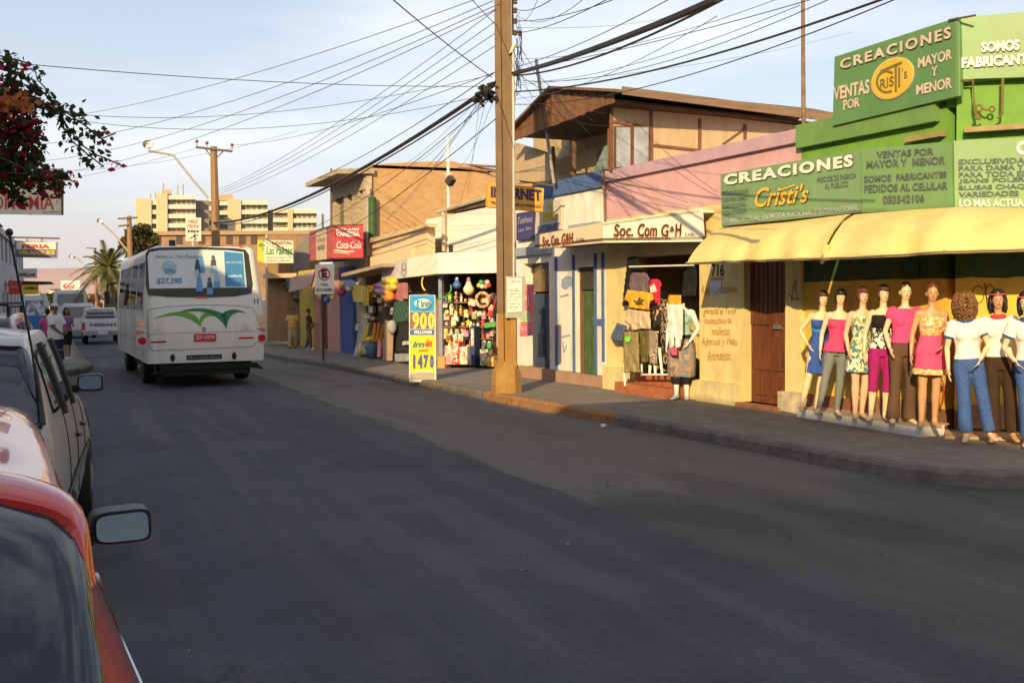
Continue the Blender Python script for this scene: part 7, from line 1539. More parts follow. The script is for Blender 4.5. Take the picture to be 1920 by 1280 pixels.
obj('top', f.top(1.19, 1.37, .012), C('cloth_black', (.015, .013, .013)), t, local=True); obj('print_waist', f.top(.93, 1.2, .014), Mpat('cloth_bw_print', [(.7, .68, .62), (.02, .02, .02), (.7, .68, .62)], 'noise', 12), t, local=True); obj('leggings', f.trousers(.98, .55, .010), C('cloth_magenta', (.30, .015, .13)), t, local=True)
f = Fig(arms={1: ((.26, .02, 1.14), (.2, -.12, .98)), -1: ((.24, .02, 1.14), (.2, -.1, .93))}, feet={-1: (.11, -.01), 1: (.12, .03)})
t = manneq('mannequin in plain pink t-shirt and brown flared trousers with white tag', 1689, 792, 525, .05, f, SKP, ('short', HB))
obj('top', f.top(1.0, 1.43, .014, .35, .02), C('cloth_pink_tee', (.72, .07, .22)), t, local=True); obj('trousers', f.trousers(1.02, .93, .012, [0, 0, 0, .06, .064, .07, .08, .084]), C('cloth_brown', (.10, .06, .035)), t, local=True); obj('tag', MB().box((.17, -.14, .9), (.035, .004, .08)), LW, t, local=True)
f = Fig(arms={1: ((.24, .0, 1.13), (.12, -.16, 1.0)), -1: ((.225, .03, 1.12), (.24, -.02, .88))}, feet={-1: (.08, .0), 1: (.09, .03)})
t = manneq('tanned mannequin in orange printed top and bright pink skirt, at the board end', 1739, 800, 527, -.05, f, SKT, ('short', HR))
OP = Mpat('cloth_orange_print', [(.8, .6, .4), (.7, .2, .06), (.75, .45, .15), (.8, .7, .6), (.65, .12, .1)], 'noise', 14); obj('top', f.top(1.1, 1.345, .013), OP, t, local=True); obj('skirt', f.skirt(1.13, .70, .2, .015), C('cloth_pink_skirt', (.75, .08, .2)), t, local=True); obj('hem', f.skirt(.72, .645, .225, .05), OP, t, local=True)
def polo(f, t, col_, trim):
    obj('polo_shirt', f.top(.98, 1.435, .016, .5, .012), C('cloth_white', (.75, .73, .68)), t, local=True); mb = MB(); mb.lathe((0, -.002, 1.447), [(.095, -.028), (.098, -.012), (.078, .02), (.06, .022)], 16)
    for d in (1, -1): a_, e_2 = f.sh[d], f.el[d]; mb.tube([a_.lerp(e_2, .46), a_.lerp(e_2, .53)], .074, 12)
    obj('collar', mb, trim, t, local=True)
NV = C('cloth_navy_trim', (.03, .08, .25)); RDT = C('cloth_red_trim', (.6, .05, .06)); JB = C('denim_blue', (.05, .11, .30), var=.25, scale=40)
f = Fig(arms={1: ((.25, .0, 1.13), (.12, -.17, .97)), -1: ((.24, .02, 1.12), (.25, -.06, .86))}, feet={-1: (.09, -.0), 1: (.20, .0)})
t = manneq('mannequin with big curly brown wig, white polo and wide blue trousers', 1826, 825, 545, -.12, f, SKP, ('curly', HC), h=.19, lean=-22)
polo(f, t, None, NV); obj('trousers', f.trousers(1.02, .82, .014, [0, .076, .07, .068, .07, .074, .078, .08]), JB, t, local=True)
f = Fig(arms={1: ((.25, .02, 1.13), (.2, -.1, .92)), -1: ((.24, .02, 1.12), (.26, -.02, .86))}, feet={-1: (.10, .0), 1: (.12, .02)}, turn=.05)
t = manneq('mannequin with pink headband, red-collared polo and dark brown trousers', 1880, 826, 538, -.2, f, SKT, ('long', HK), h=.19, lean=-13)
polo(f, t, None, RDT); obj('trousers', f.trousers(1.02, .80, .014, [0, .07, .066, .064, .066, .07, .074, .076]), C('cloth_dark_brown', (.045, .026, .016)), t, local=True); obj('headband', MB().tube([f.hq(.082*math.cos(a_), .1*math.sin(a_)+.0, 1.70) for a_ in [math.pi*(1+i/12) for i in range(13)]], [(.016, .008)]*13, 8), C('cloth_pink_band', (.65, .1, .16)), t, local=True)
f = Fig(arms={1: HANG[1], -1: ((.28, .0, 1.13), (.16, -.2, .98))}, feet={-1: (.09, .0), 1: (.09, .02)}, turn=-.2)
t = manneq('mannequin with black wig, white polo and blue jeans cut by the photo edge', 1944, 834, 541, -.3, f, SKP, ('long', HK), h=.19, lean=-25)
polo(f, t, None, NV); obj('trousers', f.trousers(1.02, .82, .014, [0, .07, .066, .064, .066, .07, .074, .076]), JB, t, local=True); obj('headband', MB().tube([f.hq(.082*math.cos(a_), .1*math.sin(a_)+.0, 1.70) for a_ in [math.pi*(1+i/12) for i in range(13)]], [(.016, .008)]*13, 8), C('cloth_pink_band', (.65, .1, .16)), t, local=True)
# white headless mannequin by the tiled steps
f = Fig(arms={1: ((.26, .02, 1.13), (.15, -.14, .92)), -1: HANG[-1]}, feet={-1: (.09, -.02), 1: (.06, .03)})
p = gnd(1289, 748, .15)+F.n*.1; t = thing('mannequin', 'white headless mannequin in teal vest and patterned long shorts on the pavement', 'mannequin', p, face-.25); k = (748-566)/ppm(p)/1.545; t.scale = (k, k, k)
obj('body', f.body(head=False), SKW, t, local=True); obj('vest', f.top(1.02, 1.35, .012), C('cloth_teal', (.28, .48, .47)), t, local=True)
mb = MB()
for d in (1, -1): mb.tube([(.085*d, -.1, 1.33), (.09*d, -.02, 1.43), (.085*d, .07, 1.36)], .014, 6)
obj('straps', mb, MATS['cloth_teal'], t, local=True); obj('waistband', f.top(.95, 1.035, .018), C('cloth_black', (.015, .013, .013)), t, local=True)
obj('shorts', f.trousers(.97, .55, .022, [.1, .12, .125, .125, .12, .11, .1, .1]), Mpat('cloth_camouflage', [(.16, .12, .1), (.32, .25, .2), (.24, .19, .16), (.07, .2, .28), (.4, .33, .26)], 'noise', 9), t, local=True)
mb = MB(); P_ = f.kn[1].lerp(f.an[1], .38), f.kn[-1].lerp(f.an[-1], .38)
for q in P_: mb.tube([q, q-V((0, 0, .09))], [.095, .07], 12)
obj('cuffs', mb, MATS['cloth_black'], t, local=True)
# ---------------------------------------------------------------- passers-by
SK1, SK2 = M('skin_brown', (.28, .15, .09), rough=.55), M('skin_dark', (.2, .1, .06), rough=.55)
def person(label, px, py, top_py, h, yaw, f, skin, hair, build):
    p = gnd(px, py, h); t = fig('person', label, 'person', f, px, py, h, top_py, yaw, skin); obj('body', f.body(vox=.014), skin, t, local=True)
    if hair: obj('hair', f.hair(*hair[:1]), hair[1], t, local=True); f.face(t, (.3, .1, .08))
    build(t, f); return t
def shoes(t, f, m_): mb = MB(); f.foot(mb, 1, .012); f.foot(mb, -1, .012); obj('shoes', mb, m_, t, local=True, smooth=True)
f = Fig('m', arms={1: ((.27, .06, 1.14), (.27, -.1, .92)), -1: ((.27, -.02, 1.14), (.28, -.04, .9))}, feet={1: (.11, .12), -1: (.10, -.16)})
def bld(t, f): obj('shirt', f.top(.92, 1.44, .03, .75, .03), C('cloth_mustard', (.55, .33, .09)), t, local=True); obj('trousers', f.trousers(1.0, .97, .02, [0, .1, .1, .09, .085, .08, .075, .07]), C('cloth_khaki', (.38, .29, .18)), t, local=True); shoes(t, f, BLKP)
person('man in yellow shirt and khaki trousers walking near the bus', 549, 653, 577, .15, R(-20), f, SK1, ('short', HK), bld)
f = Fig('f', arms={1: ((.24, -.06, 1.15), (.14, -.24, 1.08)), -1: ((.24, .02, 1.14), (.16, -.2, 1.05))}, feet={1: (.08, .18), -1: (.09, -.1)})
def bld(t, f): obj('top', f.top(.98, 1.43, .02, .4, .02), C('cloth_plum', (.12, .05, .05)), t, local=True); obj('bag', MB().ball((.0, -.17, 1.0), (.2, .08, .08), 12), C('cloth_mustard', (.55, .33, .09)), t, local=True); obj('jeans', f.trousers(1.0, .97, .015, [0, .09, .085, .07, .065, .06, .055, .055]), C('denim_grey', (.08, .09, .11)), t, local=True); shoes(t, f, M('shoe_white', (.6, .6, .6)))
person('person in dark top and grey jeans walking beside the yellow pillar', 580, 655, 577, .15, R(60), f, SK2, ('short', HK), bld)
f = Fig('m', arms={1: ((.25, -.1, 1.14), (.1, -.24, 1.0)), -1: ((.25, -.08, 1.14), (.12, -.24, .98))}, feet={1: (.12, .02), -1: (.11, .0)})
def bld(t, f):
    obj('shirt', f.top(.80, 1.44, .04, .9, .05), C('cloth_white', (.75, .73, .68)), t, local=True); obj('jeans', f.trousers(1.0, .97, .03, [0, .11, .11, .1, .09, .085, .08, .08]), C('denim_dark', (.03, .04, .07)), t, local=True); shoes(t, f, BLKP)
    mb = MB(); mb.ball((0, .01, 1.69), (.088, .105, .075), 14); mb.ball((0, -.11, 1.685), (.06, .06, .012), 12); obj('cap', remesh(mb, .012, 2), C('cap_white', (.65, .65, .65)), t, local=True)
person('man in white cap and long white shirt standing with folded hands', 106, 693, 566, .02, R(58), f, SK2, ('short', HK), bld)
f = Fig('f', arms={1: ((.22, -.06, 1.14), (.14, -.2, 1.12)), -1: ((.22, -.04, 1.14), (.15, -.2, 1.05))}, feet={1: (.09, .1), -1: (.08, -.08)})
def bld(t, f): obj('top', f.top(.95, 1.42, .018, .4, .02), C('cloth_mauve', (.25, .08, .2)), t, local=True); obj('shorts', f.trousers(1.0, .42, .02), C('cloth_black', (.015, .013, .013)), t, local=True); shoes(t, f, M('shoe_white', (.6, .6, .6)))
person('woman in mauve top and dark shorts behind the man in white', 127, 674, 575, .12, R(20), f, SK1, ('long', HK), bld)
f = Fig('f', feet={1: (.09, .1), -1: (.08, -.08)})
def bld(t, f): obj('top', f.top(.95, 1.43, .018, .4, .02), C('cloth_coral_pink', (.62, .08, .2)), t, local=True); obj('jeans', f.trousers(1.0, .97, .015), C('denim_dark', (.03, .04, .07)), t, local=True); shoes(t, f, BLKP)
person('person in bright pink top seen from behind, left of the man in white', 92, 684, 576, .12, R(180), f, SK2, ('short', HK), bld)
# ================================================================ clothes hung in the doorway
def garment(label, poly, off, mat, cat='clothes', name='hanging_garment', fold=.03, group='clothes hung at the shop doorway', root=None):
    n = len(poly); x0, x1 = min(p[0] for p in poly), max(p[0] for p in poly); y0, y1 = min(p[1] for p in poly), max(p[1] for p in poly); sp = 1.5
    def inside(x, y):
        c_ = False
        for i in range(n):
            (xa, ya), (xb, yb) = poly[i], poly[i-1]
            if (ya > y) != (yb > y) and x < (xb-xa)*(y-ya)/(yb-ya)+xa: c_ = not c_
        return c_
    nx_, ny_ = int((x1-x0)/sp)+1, int((y1-y0)/sp)+1; cell = {(i, j) for i in range(nx_) for j in range(ny_) if inside(x0+(i+.5)*sp, y0+(j+.5)*sp)}
    mb = MB(); idx = {}
    def vert(i, j, back):
        k_ = (i, j, back)
        if k_ not in idx:
            x, y = x0+i*sp, y0+j*sp; full = all((i+a_, j+b_) in cell for a_ in (-1, 0) for b_ in (-1, 0)); h = (y-y0)/max(1, y1-y0)
            d_ = -.05 if back else ((fold if full else 0)+(.03*noise.noise((x*.13+x0, y*.05, x0))+.015*noise.noise((x*.3+x0, y*.12, x0+4))+.003*math.sin(x*.95+2*noise.noise((x*.1, y*.06, y0))))*(.35+h) if full else -.005)
            idx[k_] = len(mb.v); mb.v.append(tuple(F.p(x, y, off+d_)))
        return idx[k_]
    for (i, j) in cell:
        mb.f.append((vert(i, j, 0), vert(i+1, j, 0), vert(i+1, j+1, 0), vert(i, j+1, 0))); mb.m.append(0); mb.f.append((vert(i, j+1, 1), vert(i+1, j+1, 1), vert(i+1, j, 1), vert(i, j, 1))); mb.m.append(0)
        for (a_, b_), (c_, d_) in (((i, j), (i+1, j)), ((i+1, j), (i+1, j+1)), ((i+1, j+1), (i, j+1)), ((i, j+1), (i, j))):
            nb = {(0, -1): (i, j-1), (1, 0): (i+1, j), (0, 1): (i, j+1), (-1, 0): (i-1, j)}[(0, -1) if b_ == d_ == j else (1, 0) if a_ == c_ == i+1 else (0, 1) if b_ == d_ == j+1 else (-1, 0)]
            if nb not in cell: mb.f.append((vert(a_, b_, 0), vert(a_, b_, 1), vert(c_, d_, 1), vert(c_, d_, 0))); mb.m.append(0)
    return obj(name, mb, mat, smooth=True, cat=cat, label=label, group=group)
garment('long black garment hanging at the left of the doorway', [(1177, 482), (1197, 481), (1204, 508), (1188, 520), (1180, 572), (1167, 574), (1170, 540)], .15, C('cloth_black', (.015, .013, .013)))
garment('grey violet polo shirt, topmost on the left display', [(1182, 514), (1189, 511), (1208, 511), (1214, 513), (1219, 524), (1216, 530), (1216, 553), (1182, 551), (1179, 535)], .28, C('cloth_violet_grey', (.15, .11, .13)))
g_ = garment('yellow t-shirt with dark flower print', [(1176, 543), (1190, 545), (1208, 547), (1223, 550), (1227, 562), (1219, 567), (1218, 582), (1178, 577), (1179, 567), (1170, 562)], .34, C('cloth_yellow', (.72, .38, .04)))
m1 = MB(); stroke(m1, F, [(1188, 563), (1196, 568), (1207, 561)], 2.5, .40); stroke(m1, F, [(1192, 570), (1199, 558), (1205, 571)], 2.5, .402); m1.slab(F, ellipse_px(1198, 565, 4, 4, 0, 10), .404, .01); obj('print', m1, C('cloth_print_olive', (.1, .09, .04)), g_)
garment('beige loose blouse under the yellow t-shirt', [(1176, 579), (1219, 584), (1221, 618), (1204, 617), (1185, 621), (1181, 611), (1171, 603)], .30, C('cloth_beige', (.55, .43, .3)))
g_ = garment('red t-shirt with white patch beside the yellow one', [(1216, 526), (1224, 523), (1237, 524), (1242, 534), (1239, 540), (1239, 570), (1221, 570), (1217, 545)], .22, C('cloth_red', (.6, .03, .07)))
obj('print', MB().slab(F, [(1218, 538), (1226, 532), (1231, 546), (1220, 549)], .262, .01), LW, g_)
garment('black dotted trousers below the red t-shirt', [(1220, 571), (1240, 571), (1242, 613), (1232, 612), (1226, 619)], .2, Mpat('cloth_black_dots', [(.02, .016, .014), (.5, .3, .2), (.03, .02, .02), (.02, .02, .02), (.03, .025, .02)], 'voronoi', 22))
garment('black dress with pale print beside the white trousers', [(1238, 560), (1250, 562), (1253, 640), (1255, 682), (1242, 684), (1238, 640)], .18, Mpat('cloth_black_print', [(.02, .016, .014), (.02, .016, .014), (.45, .36, .25), (.03, .02, .02)], 'noise', 16))
g_ = garment('long khaki trousers with a green price tag', [(1169, 622), (1197, 622), (1200, 699), (1170, 699)], .45, C('cloth_khaki_olive', (.27, .22, .1)))
obj('price_tag', MB().slab(F, ellipse_px(1176, 636, 5, 6, .1, 8), .51, .01), M('tag_green', (.2, .75, .08)), g_)
garment('dark olive trousers beside the khaki pair', [(1197, 620), (1216, 620), (1217, 679), (1201, 681)], .36, C('cloth_dark_olive', (.13, .11, .035)))
garment('black and cream checked trousers', [(1216, 619), (1235, 621), (1232, 684), (1217, 682)], .38, Mpat('cloth_check', [(.6, .47, .36), (.04, .025, .02)], 'checker', 34))
garment('white trousers with a green tag hanging on the right', [(1249, 570), (1281, 570), (1280, 629), (1275, 652), (1266, 652), (1265, 632), (1263, 652), (1255, 652)], .34, C('cloth_white', (.75, .73, .68)))
garment('orange yellow blouse above the white trousers', [(1253, 553), (1277, 553), (1278, 571), (1252, 571)], .28, C('cloth_orange', (.7, .36, .03)))
garment('black jacket with white emblem high on the right', [(1282, 511), (1293, 500), (1304, 497), (1307, 512), (1306, 556), (1289, 556), (1277, 559)], .2, C('cloth_black', (.015, .013, .013)))
garment('small denim shorts clipped on the yellow wall', [(1157, 605), (1176, 611), (1176, 620), (1169, 625), (1167, 641), (1149, 639), (1144, 633)], .2, C('denim_shorts', (.08, .12, .2), var=.5, scale=25))
garment('small pink bag hanging under the white trousers', [(1256, 654), (1269, 653), (1270, 667), (1257, 667)], .4, C('cloth_rose', (.75, .1, .2)))
garment('yellow cloth hanging beside the step', [(1258, 669), (1273, 660), (1274, 704), (1259, 706)], .2, C('cloth_yellow', (.72, .38, .04)))
rk = thing('clothes_rack', 'white leg-form clothes rack standing on the tiled steps', 'rack', F.p(1210, 705, .3))
for (x0, y0, x1, y1) in ((1236, 652, 1242, 704), (1219, 684, 1218, 702), (1228, 684, 1229, 702), (1171, 699, 1172, 723), (1202, 682, 1203, 704)): obj('leg', MB().tube([F.p(x0, y0, .33), F.p(x1, y1, .33)], [.03, .02], 8), SKW, rk)
obj('crossbar', MB().tube([F.p(1180, 500, .3), F.p(1300, 497, .25)], .015, 6).tube([F.p(1205, 702, .33), F.p(1252, 702, .33)], .018, 6), SKW, rk)
# ================================================================ toy bazaar goods
rnd = random.Random(31)
PAL = [('red', (.6, .04, .04)), ('pink', (.7, .25, .3)), ('cream', (.7, .58, .42)), ('orange', (.75, .28, .04)), ('green', (.08, .35, .08)), ('yellow', (.75, .52, .05)), ('white', (.75, .72, .68)), ('blue', (.06, .15, .45)), ('brown', (.25, .12, .06)), ('lilac', (.4, .25, .5))]
def gm(n, c): return M('toy_'+n, c, rough=.35, var=.1, spec=.5)
PALM_ = {n: gm(n, c) for n, c in PAL}
def px_u(pl, px, off=0): return pl.uz(px, 600, off)[0]
SHT = M('shelf_wood', (.22, .14, .08), var=.2)
sh = thing('toy_shelf', 'packed wooden toy shelf facing the alley under the white canopy', 'shelf', E.p(880, 688, -.2))
SHY = [566, 590, 612, 634, 656, 680]
for y in SHY: obj('shelf_board', MB().slab(E, rect(830, y, 924, y+2), -.05, .4), SHT, sh)
for x in (831, 856, 880, 904, 923): obj('upright', MB().slab(E, rect(x-.7, 548, x+.7, 690), -.10, .3), SHT, sh)
ORD = ['top', 'second', 'third', 'fourth', 'fifth', 'bottom']
KIN = ['box', 'bottle', 'ball', 'doll', 'jar', 'plush']
used_ = set()
def toy(pl, kind, cn, px, py, wpx, hpx, off, label, group=None):
    m_ = PALM_[cn]; p = pl.p(px, py, off); s_ = 1/ppm(p); w_, h_ = wpx*s_, hpx*s_; mb = MB(); kw = dict(cat='toy', label=label, group=group)
    if kind == 'box':
        o = obj('toy_box', MB().box((p.x, p.y, p.z+h_/2), (w_, .08, h_), math.atan2(pl.d.y, pl.d.x)), m_, **kw); c2 = PALM_[rnd.choice(PAL)[0]]
        q = p+pl.n*.043; obj('label_patch', MB().box((q.x, q.y, q.z+h_*.55), (w_*.7, .006, h_*.45), math.atan2(pl.d.y, pl.d.x)), c2, o); return o
    if kind == 'bottle': o = obj('toy_bottle', mb.lathe(p, [(w_*.4, 0), (w_*.42, h_*.1), (w_*.4, h_*.6), (w_*.16, h_*.78), (w_*.16, h_*.9)], 10), m_, smooth=True, **kw); obj('cap', MB().lathe(p, [(w_*.19, h_*.9), (w_*.19, h_)], 8), PALM_['white'], o); return o
    if kind == 'ball': return obj('toy_ball', mb.ball(p+V((0, 0, w_*.5)), w_*.5, 12), Mpat('ball_'+cn, [m_.node_tree.nodes['Principled BSDF'].inputs['Base Color'].default_value[:3], (.75, .7, .6), (.7, .4, .06)], 'wave', 6), smooth=True, **kw)
    if kind == 'jar': return obj('toy_jar', mb.lathe(p, [(w_*.38, 0), (w_*.45, h_*.2), (w_*.45, h_*.6), (w_*.3, h_*.7), (w_*.36, h_*.72), (w_*.36, h_*.85)], 10), m_, smooth=True, **kw)
    if kind == 'doll':
        mb.lathe(p, [(w_*.42, 0), (w_*.36, h_*.2), (w_*.18, h_*.5), (w_*.2, h_*.62), (w_*.08, h_*.68)], 10); o = obj('toy_doll', mb, m_, smooth=True, **kw); obj('head', MB().ball(p+V((0, 0, h_*.82)), h_*.16, 10), M('doll_skin', (.7, .45, .32)), o, smooth=True); obj('arms', MB().tube([p+pl.d*(-w_*.45)+V((0, 0, h_*.4)), p+V((0, 0, h_*.62)), p+pl.d*(w_*.45)+V((0, 0, h_*.4))], h_*.05, 6), M('doll_skin', (.7, .45, .32)), o); return o
    mb.ball(p+V((0, 0, h_*.3)), (w_*.4, w_*.36, h_*.3), 10); mb.ball(p+V((0, 0, h_*.7)), (w_*.33, w_*.3, h_*.24), 10)
    for d in (1, -1): mb.ball(p+V((0, 0, h_*.9))+pl.d*(d*w_*.24), h_*.09, 8); mb.ball(p+V((0, 0, h_*.12))+pl.d*(d*w_*.3)+pl.n*.03, h_*.11, 8); mb.ball(p+V((0, 0, h_*.45))+pl.d*(d*w_*.42)+pl.n*.02, h_*.1, 8)
    return obj('plush_toy', remesh(mb, max(.008, w_*.06), 1), m_, **kw)
KN = {'box': 'boxed toy', 'bottle': 'bottle', 'ball': 'striped ball', 'doll': 'doll', 'jar': 'lidded jar', 'plush': 'plush toy'}
combos = [(k, c) for k in KIN for c, _ in PAL]
for r_, y in enumerate(SHY):
    rnd.shuffle(combos); x = 833.5; i = 0
    while x < 920:
        k, c = combos[i]; i += 1; w_ = rnd.uniform(6, 11); h_ = rnd.uniform(13, 20) if k in ('box', 'bottle', 'doll', 'plush') else rnd.uniform(9, 13)
        toy(E, k, c, x+w_/2, y-.3, w_*.95, h_, -.16+rnd.uniform(-.05, .06), f'{c} {KN[k]} on the {ORD[r_]} shelf of the toy bazaar', 'goods on the bazaar shelves'); x += w_+rnd.uniform(.3, 1.6)
def hang(name, label, cat, parts_, pl, smooth=True, group='toys hanging under the bazaar canopy'):
    root = thing(name, label, cat, parts_[0][0], group=group)
    for nm, fn, m_ in [(p[1], p[2], p[3]) for p in parts_]: obj(nm, fn, m_, root, smooth=smooth)
    return root
def P(x, y, o=.2): return E.p(x, y, o)
def gourd(px, y0, y1, wpx, c1, c2, label, name='hanging_ornament'):
    p = P(px, y1); s_ = 1/ppm(p); h_ = (y1-y0)*s_; w_ = wpx*s_
    hang(name, label, 'hanging toy', [(p, 'body', MB().lathe(p, [(w_*.2, 0), (w_*.5, h_*.18), (w_*.52, h_*.35), (w_*.28, h_*.58), (w_*.2, h_*.72)], 14), c1), (p, 'neck', MB().lathe(p+V((0, 0, h_*.72)), [(w_*.21, 0), (w_*.17, h_*.15), (w_*.1, h_*.27)], 12), c2), (p, 'string', MB().tube([p+V((0, 0, h_*.97)), P(px, 511)], .006, 5), CBL)], E)
gourd(857, 518, 541, 16, PALM_['blue'], PALM_['white'], 'blue ornament hanging leftmost under the white canopy end')
gourd(879, 518, 553, 20, Mpat('gourd_spots', [(.75, .7, .6), (.7, .65, .3), (.75, .7, .62), (.3, .45, .2)], 'voronoi', 9), PALM_['pink'], 'white spotted gourd with pink neck hanging under the canopy')
p = P(907, 535); s_ = 1/ppm(p); nb_ = thing('ball_net', 'net of coloured balls hanging beside the power pole', 'ball net', p, group='toys hanging under the bazaar canopy')
for dx, dy, c in ((-9, 2, 'yellow'), (-3, 4, 'white'), (4, 4, 'orange'), (10, 2, 'red'), (-5, -4, 'green'), (2, -4, 'blue'), (7, -4, 'cream')): obj('ball', MB().ball(P(907+dx, 533+dy, .2), 4.6*s_, 10), PALM_[c], nb_, smooth=True)
obj('net', MB().tube([P(907, 512), P(896, 532)], .006, 4).tube([P(907, 512), P(918, 532)], .006, 4).tube([P(907, 512), P(907, 530, .3)], .006, 4), CBL, nb_)
def hoop(pts, c, label, off=.3, pl=E, r=.022): return obj('toy_hoop', MB().tube([pl.p(x, y, off) for x, y in pts], r, 7), c, smooth=True, cat='hoop', label=label)
hoop([(820, 560)]+arcpts(822, 540, 24, 20, 1.3, -.3, 10), PALM_['green'], 'green and yellow toy hoop hanging right of the lottery sign', .35)
hoop(arcpts(815, 530, 24, 22, 2.4, 3.6, 10), PALM_['yellow'], 'yellow toy hoop hanging above the lottery sign', .3)
wr_ = MB(); 
for i in range(26): a = 2*math.pi*i/26; wr_.ball(P(905+12*math.cos(a), 562+13*math.sin(a), .12), .05, 7)
obj('wreath', remesh(wr_, .018, 0), Mpat('wreath_mix', [(.3, .2, .1), (.6, .4, .2), (.5, .15, .08), (.65, .55, .35)], 'voronoi', 22), cat='wreath', label='brown flower wreath above the toy shelf')
b_ = thing('broom', 'red broom handle with green brush leaning by the shelf end', 'broom', P(918, 612, .25)); obj('handle', MB().tube([P(918, 605, .25), P(931, 556, .25)], .015, 6), PALM_['red'], b_); obj('brush', MB().slab(E, [(906, 606), (929, 603), (929, 612), (910, 615)], .3, .12), PALM_['green'], b_)
for (x0, y0, x1, y1, c, l) in ((834, 648, 848, 683, 'pink', 'pink and white package stack at the foot of the toy shelf'), (849, 640, 861, 683, 'red', 'red package pile at the foot of the shelf'), (862, 650, 876, 683, 'cream', 'cream printed carton at the foot of the shelf'), (881, 612, 890, 684, 'blue', 'tall dark blue crate before the toy shelf'), (900, 655, 914, 685, 'green', 'green and white crate near the power pole'), (914, 668, 926, 687, 'orange', 'orange tray near the power pole')):
    o = obj('carton', MB().slab(E, rect(x0, y0, x1, y1), .3, .28), Mpat('carton_'+c, [dict(PAL)[c], (.7, .62, .5), (.6, .3, .3), dict(PAL)[c]], 'voronoi', 13) if c != 'blue' else M('crate_navy', (.03, .05, .12)), cat='carton', label=l); obj('label_patch', MB().slab(E, rect(x0+2, y0+4, x1-2, (y0+y1)/2), .306, .02), Mpat('carton_print', [(.75, .7, .62), (.6, .1, .12), (.75, .55, .4), (.7, .68, .6)], 'noise', 14), o)
obj('carton', MB().slab(E, rect(820, 668, 834, 692), .35, .3), M('carton_brown', (.45, .28, .12), var=.15), cat='carton', label='plain brown carton at the blue corner post')
styles = [('plain', None), ('striped', 'wave'), ('spotted', 'voronoi'), ('mottled', 'noise')]; cmb = [(s_, c) for s_ in styles for c, _ in PAL]; rnd.shuffle(cmb)
for i, ((sn, kd), c) in enumerate(cmb):          # card-backed packets hung on strings before the shelves
    x = rnd.uniform(834, 926); y = rnd.uniform(556, 645); w_, h_ = rnd.uniform(5, 9), rnd.uniform(6, 11); o_ = rnd.uniform(.02, .2)
    m_ = PALM_[c] if kd is None else Mpat('packet_'+sn+c, [dict(PAL)[c], (.75, .7, .62), dict(PAL)[rnd.choice(PAL)[0]]], kd, 16)
    tl = rnd.uniform(-1.2, 1.2); o = obj('toy_packet', MB().slab(E, [(x-w_/2, y+h_), (x+w_/2, y+h_+tl), (x+w_/2+tl, y), (x-w_/2+tl, y)], o_, .05), m_, cat='toy packet', label=f'{sn} {c} packet hung in front of the toy shelf', group='packets hung before the bazaar shelves')
    obj('card', MB().slab(E, [(x-w_/2+1, y), (x+w_/2-1, y), (x+w_/2-1, y-3), (x-w_/2+1, y-3)], o_-.01, .01), PALM_[rnd.choice(('white', 'cream', 'yellow', 'red'))], o)
# --- street side of the bazaar (left of the lottery sign)
TT = T
def tp(x, y, o=.15): return TT.p(x, y, o)
pin = thing('pinata', 'yellow fringed piñata hanging above the bazaar doorway', 'piñata', tp(676, 565)); obj('body', MB().slab(TT, [(663, 566), (684, 566), (690, 548), (684, 536), (664, 534), (660, 548)], .3, .4), PALM_['yellow'], pin)
fr = MB()
for i in range(14): x = 680+rnd.uniform(0, 10); fr.slab(TT, [(x, 572+rnd.uniform(-4, 4)), (x+1.2, 572), (x+1.2, 540), (x, 540)], .34+i*.004, .01)
obj('fringe', fr, PALM_['yellow'], pin)
def tball(px, py, rpx, c, label, off=.4, pl=TT, group='balls and balloons hung on the bazaar front'):
    p = pl.p(px, py, off); return obj('toy_ball', MB().ball(p, rpx/ppm(p), 12), PALM_[c], smooth=True, cat='ball', label=label, group=group)
tball(640, 548, 8, 'red', 'large red ball left of the piñata'); tball(654, 541, 5.5, 'cream', 'cream ball between the red ball and the piñata'); tball(641, 534, 6, 'yellow', 'yellow green ball above the large red ball'); tball(601, 557, 6, 'orange', 'amber balloon beside the no-parking pole', .6, G); tball(613, 562, 6.5, 'blue', 'blue balloon behind the no-parking pole', .6, G); tball(624, 558, 5, 'yellow', 'small yellow balloon right of the blue one', .6, G)
tball(704, 536, 5.5, 'red', 'red ball under the grey slab eave'); tball(697, 545, 4.5, 'orange', 'small dark orange ball below the red one')
rnd.shuffle(cmb)
for i, ((sn, kd), c) in enumerate(cmb[:34]):      # toys and bags crowding the street front
    x = rnd.uniform(664, 764); y = rnd.uniform(530, 640); w_, h_ = rnd.uniform(5, 11), rnd.uniform(7, 16); o_ = rnd.uniform(.02, .3)
    m_ = PALM_[c] if kd is None else MATS.get('packet_'+sn+c, PALM_[c]); tl = rnd.uniform(-1.5, 1.5)
    o = obj('toy_bag', MB().slab(TT, [(x-w_/2, y+h_), (x+w_/2, y+h_+tl), (x+w_*.45+tl, y+h_*.3), (x+w_*.2+tl, y), (x-w_*.2+tl, y), (x-w_*.45, y+h_*.3)], o_, .09), m_, cat='toy bag', label=f'{sn} {c} toy bag hung in the street front of the bazaar', group='toy bags hung in the bazaar street front')
    obj('card', MB().slab(TT, rect(x-w_*.25, y+h_*.45, x+w_*.25, y+h_*.8), o_+.006, .01), PALM_[rnd.choice(('white', 'cream', 'yellow', 'blue'))], o)
def tubering(cx, cy, rx, ry, c, label): return obj('swim_ring', MB().tube([tp(cx+rx*math.cos(a), cy+ry*math.sin(a), .3) for a in [2*math.pi*i/18 for i in range(19)]], .13, 8), PALM_[c], smooth=True, cat='swim ring', label=label)
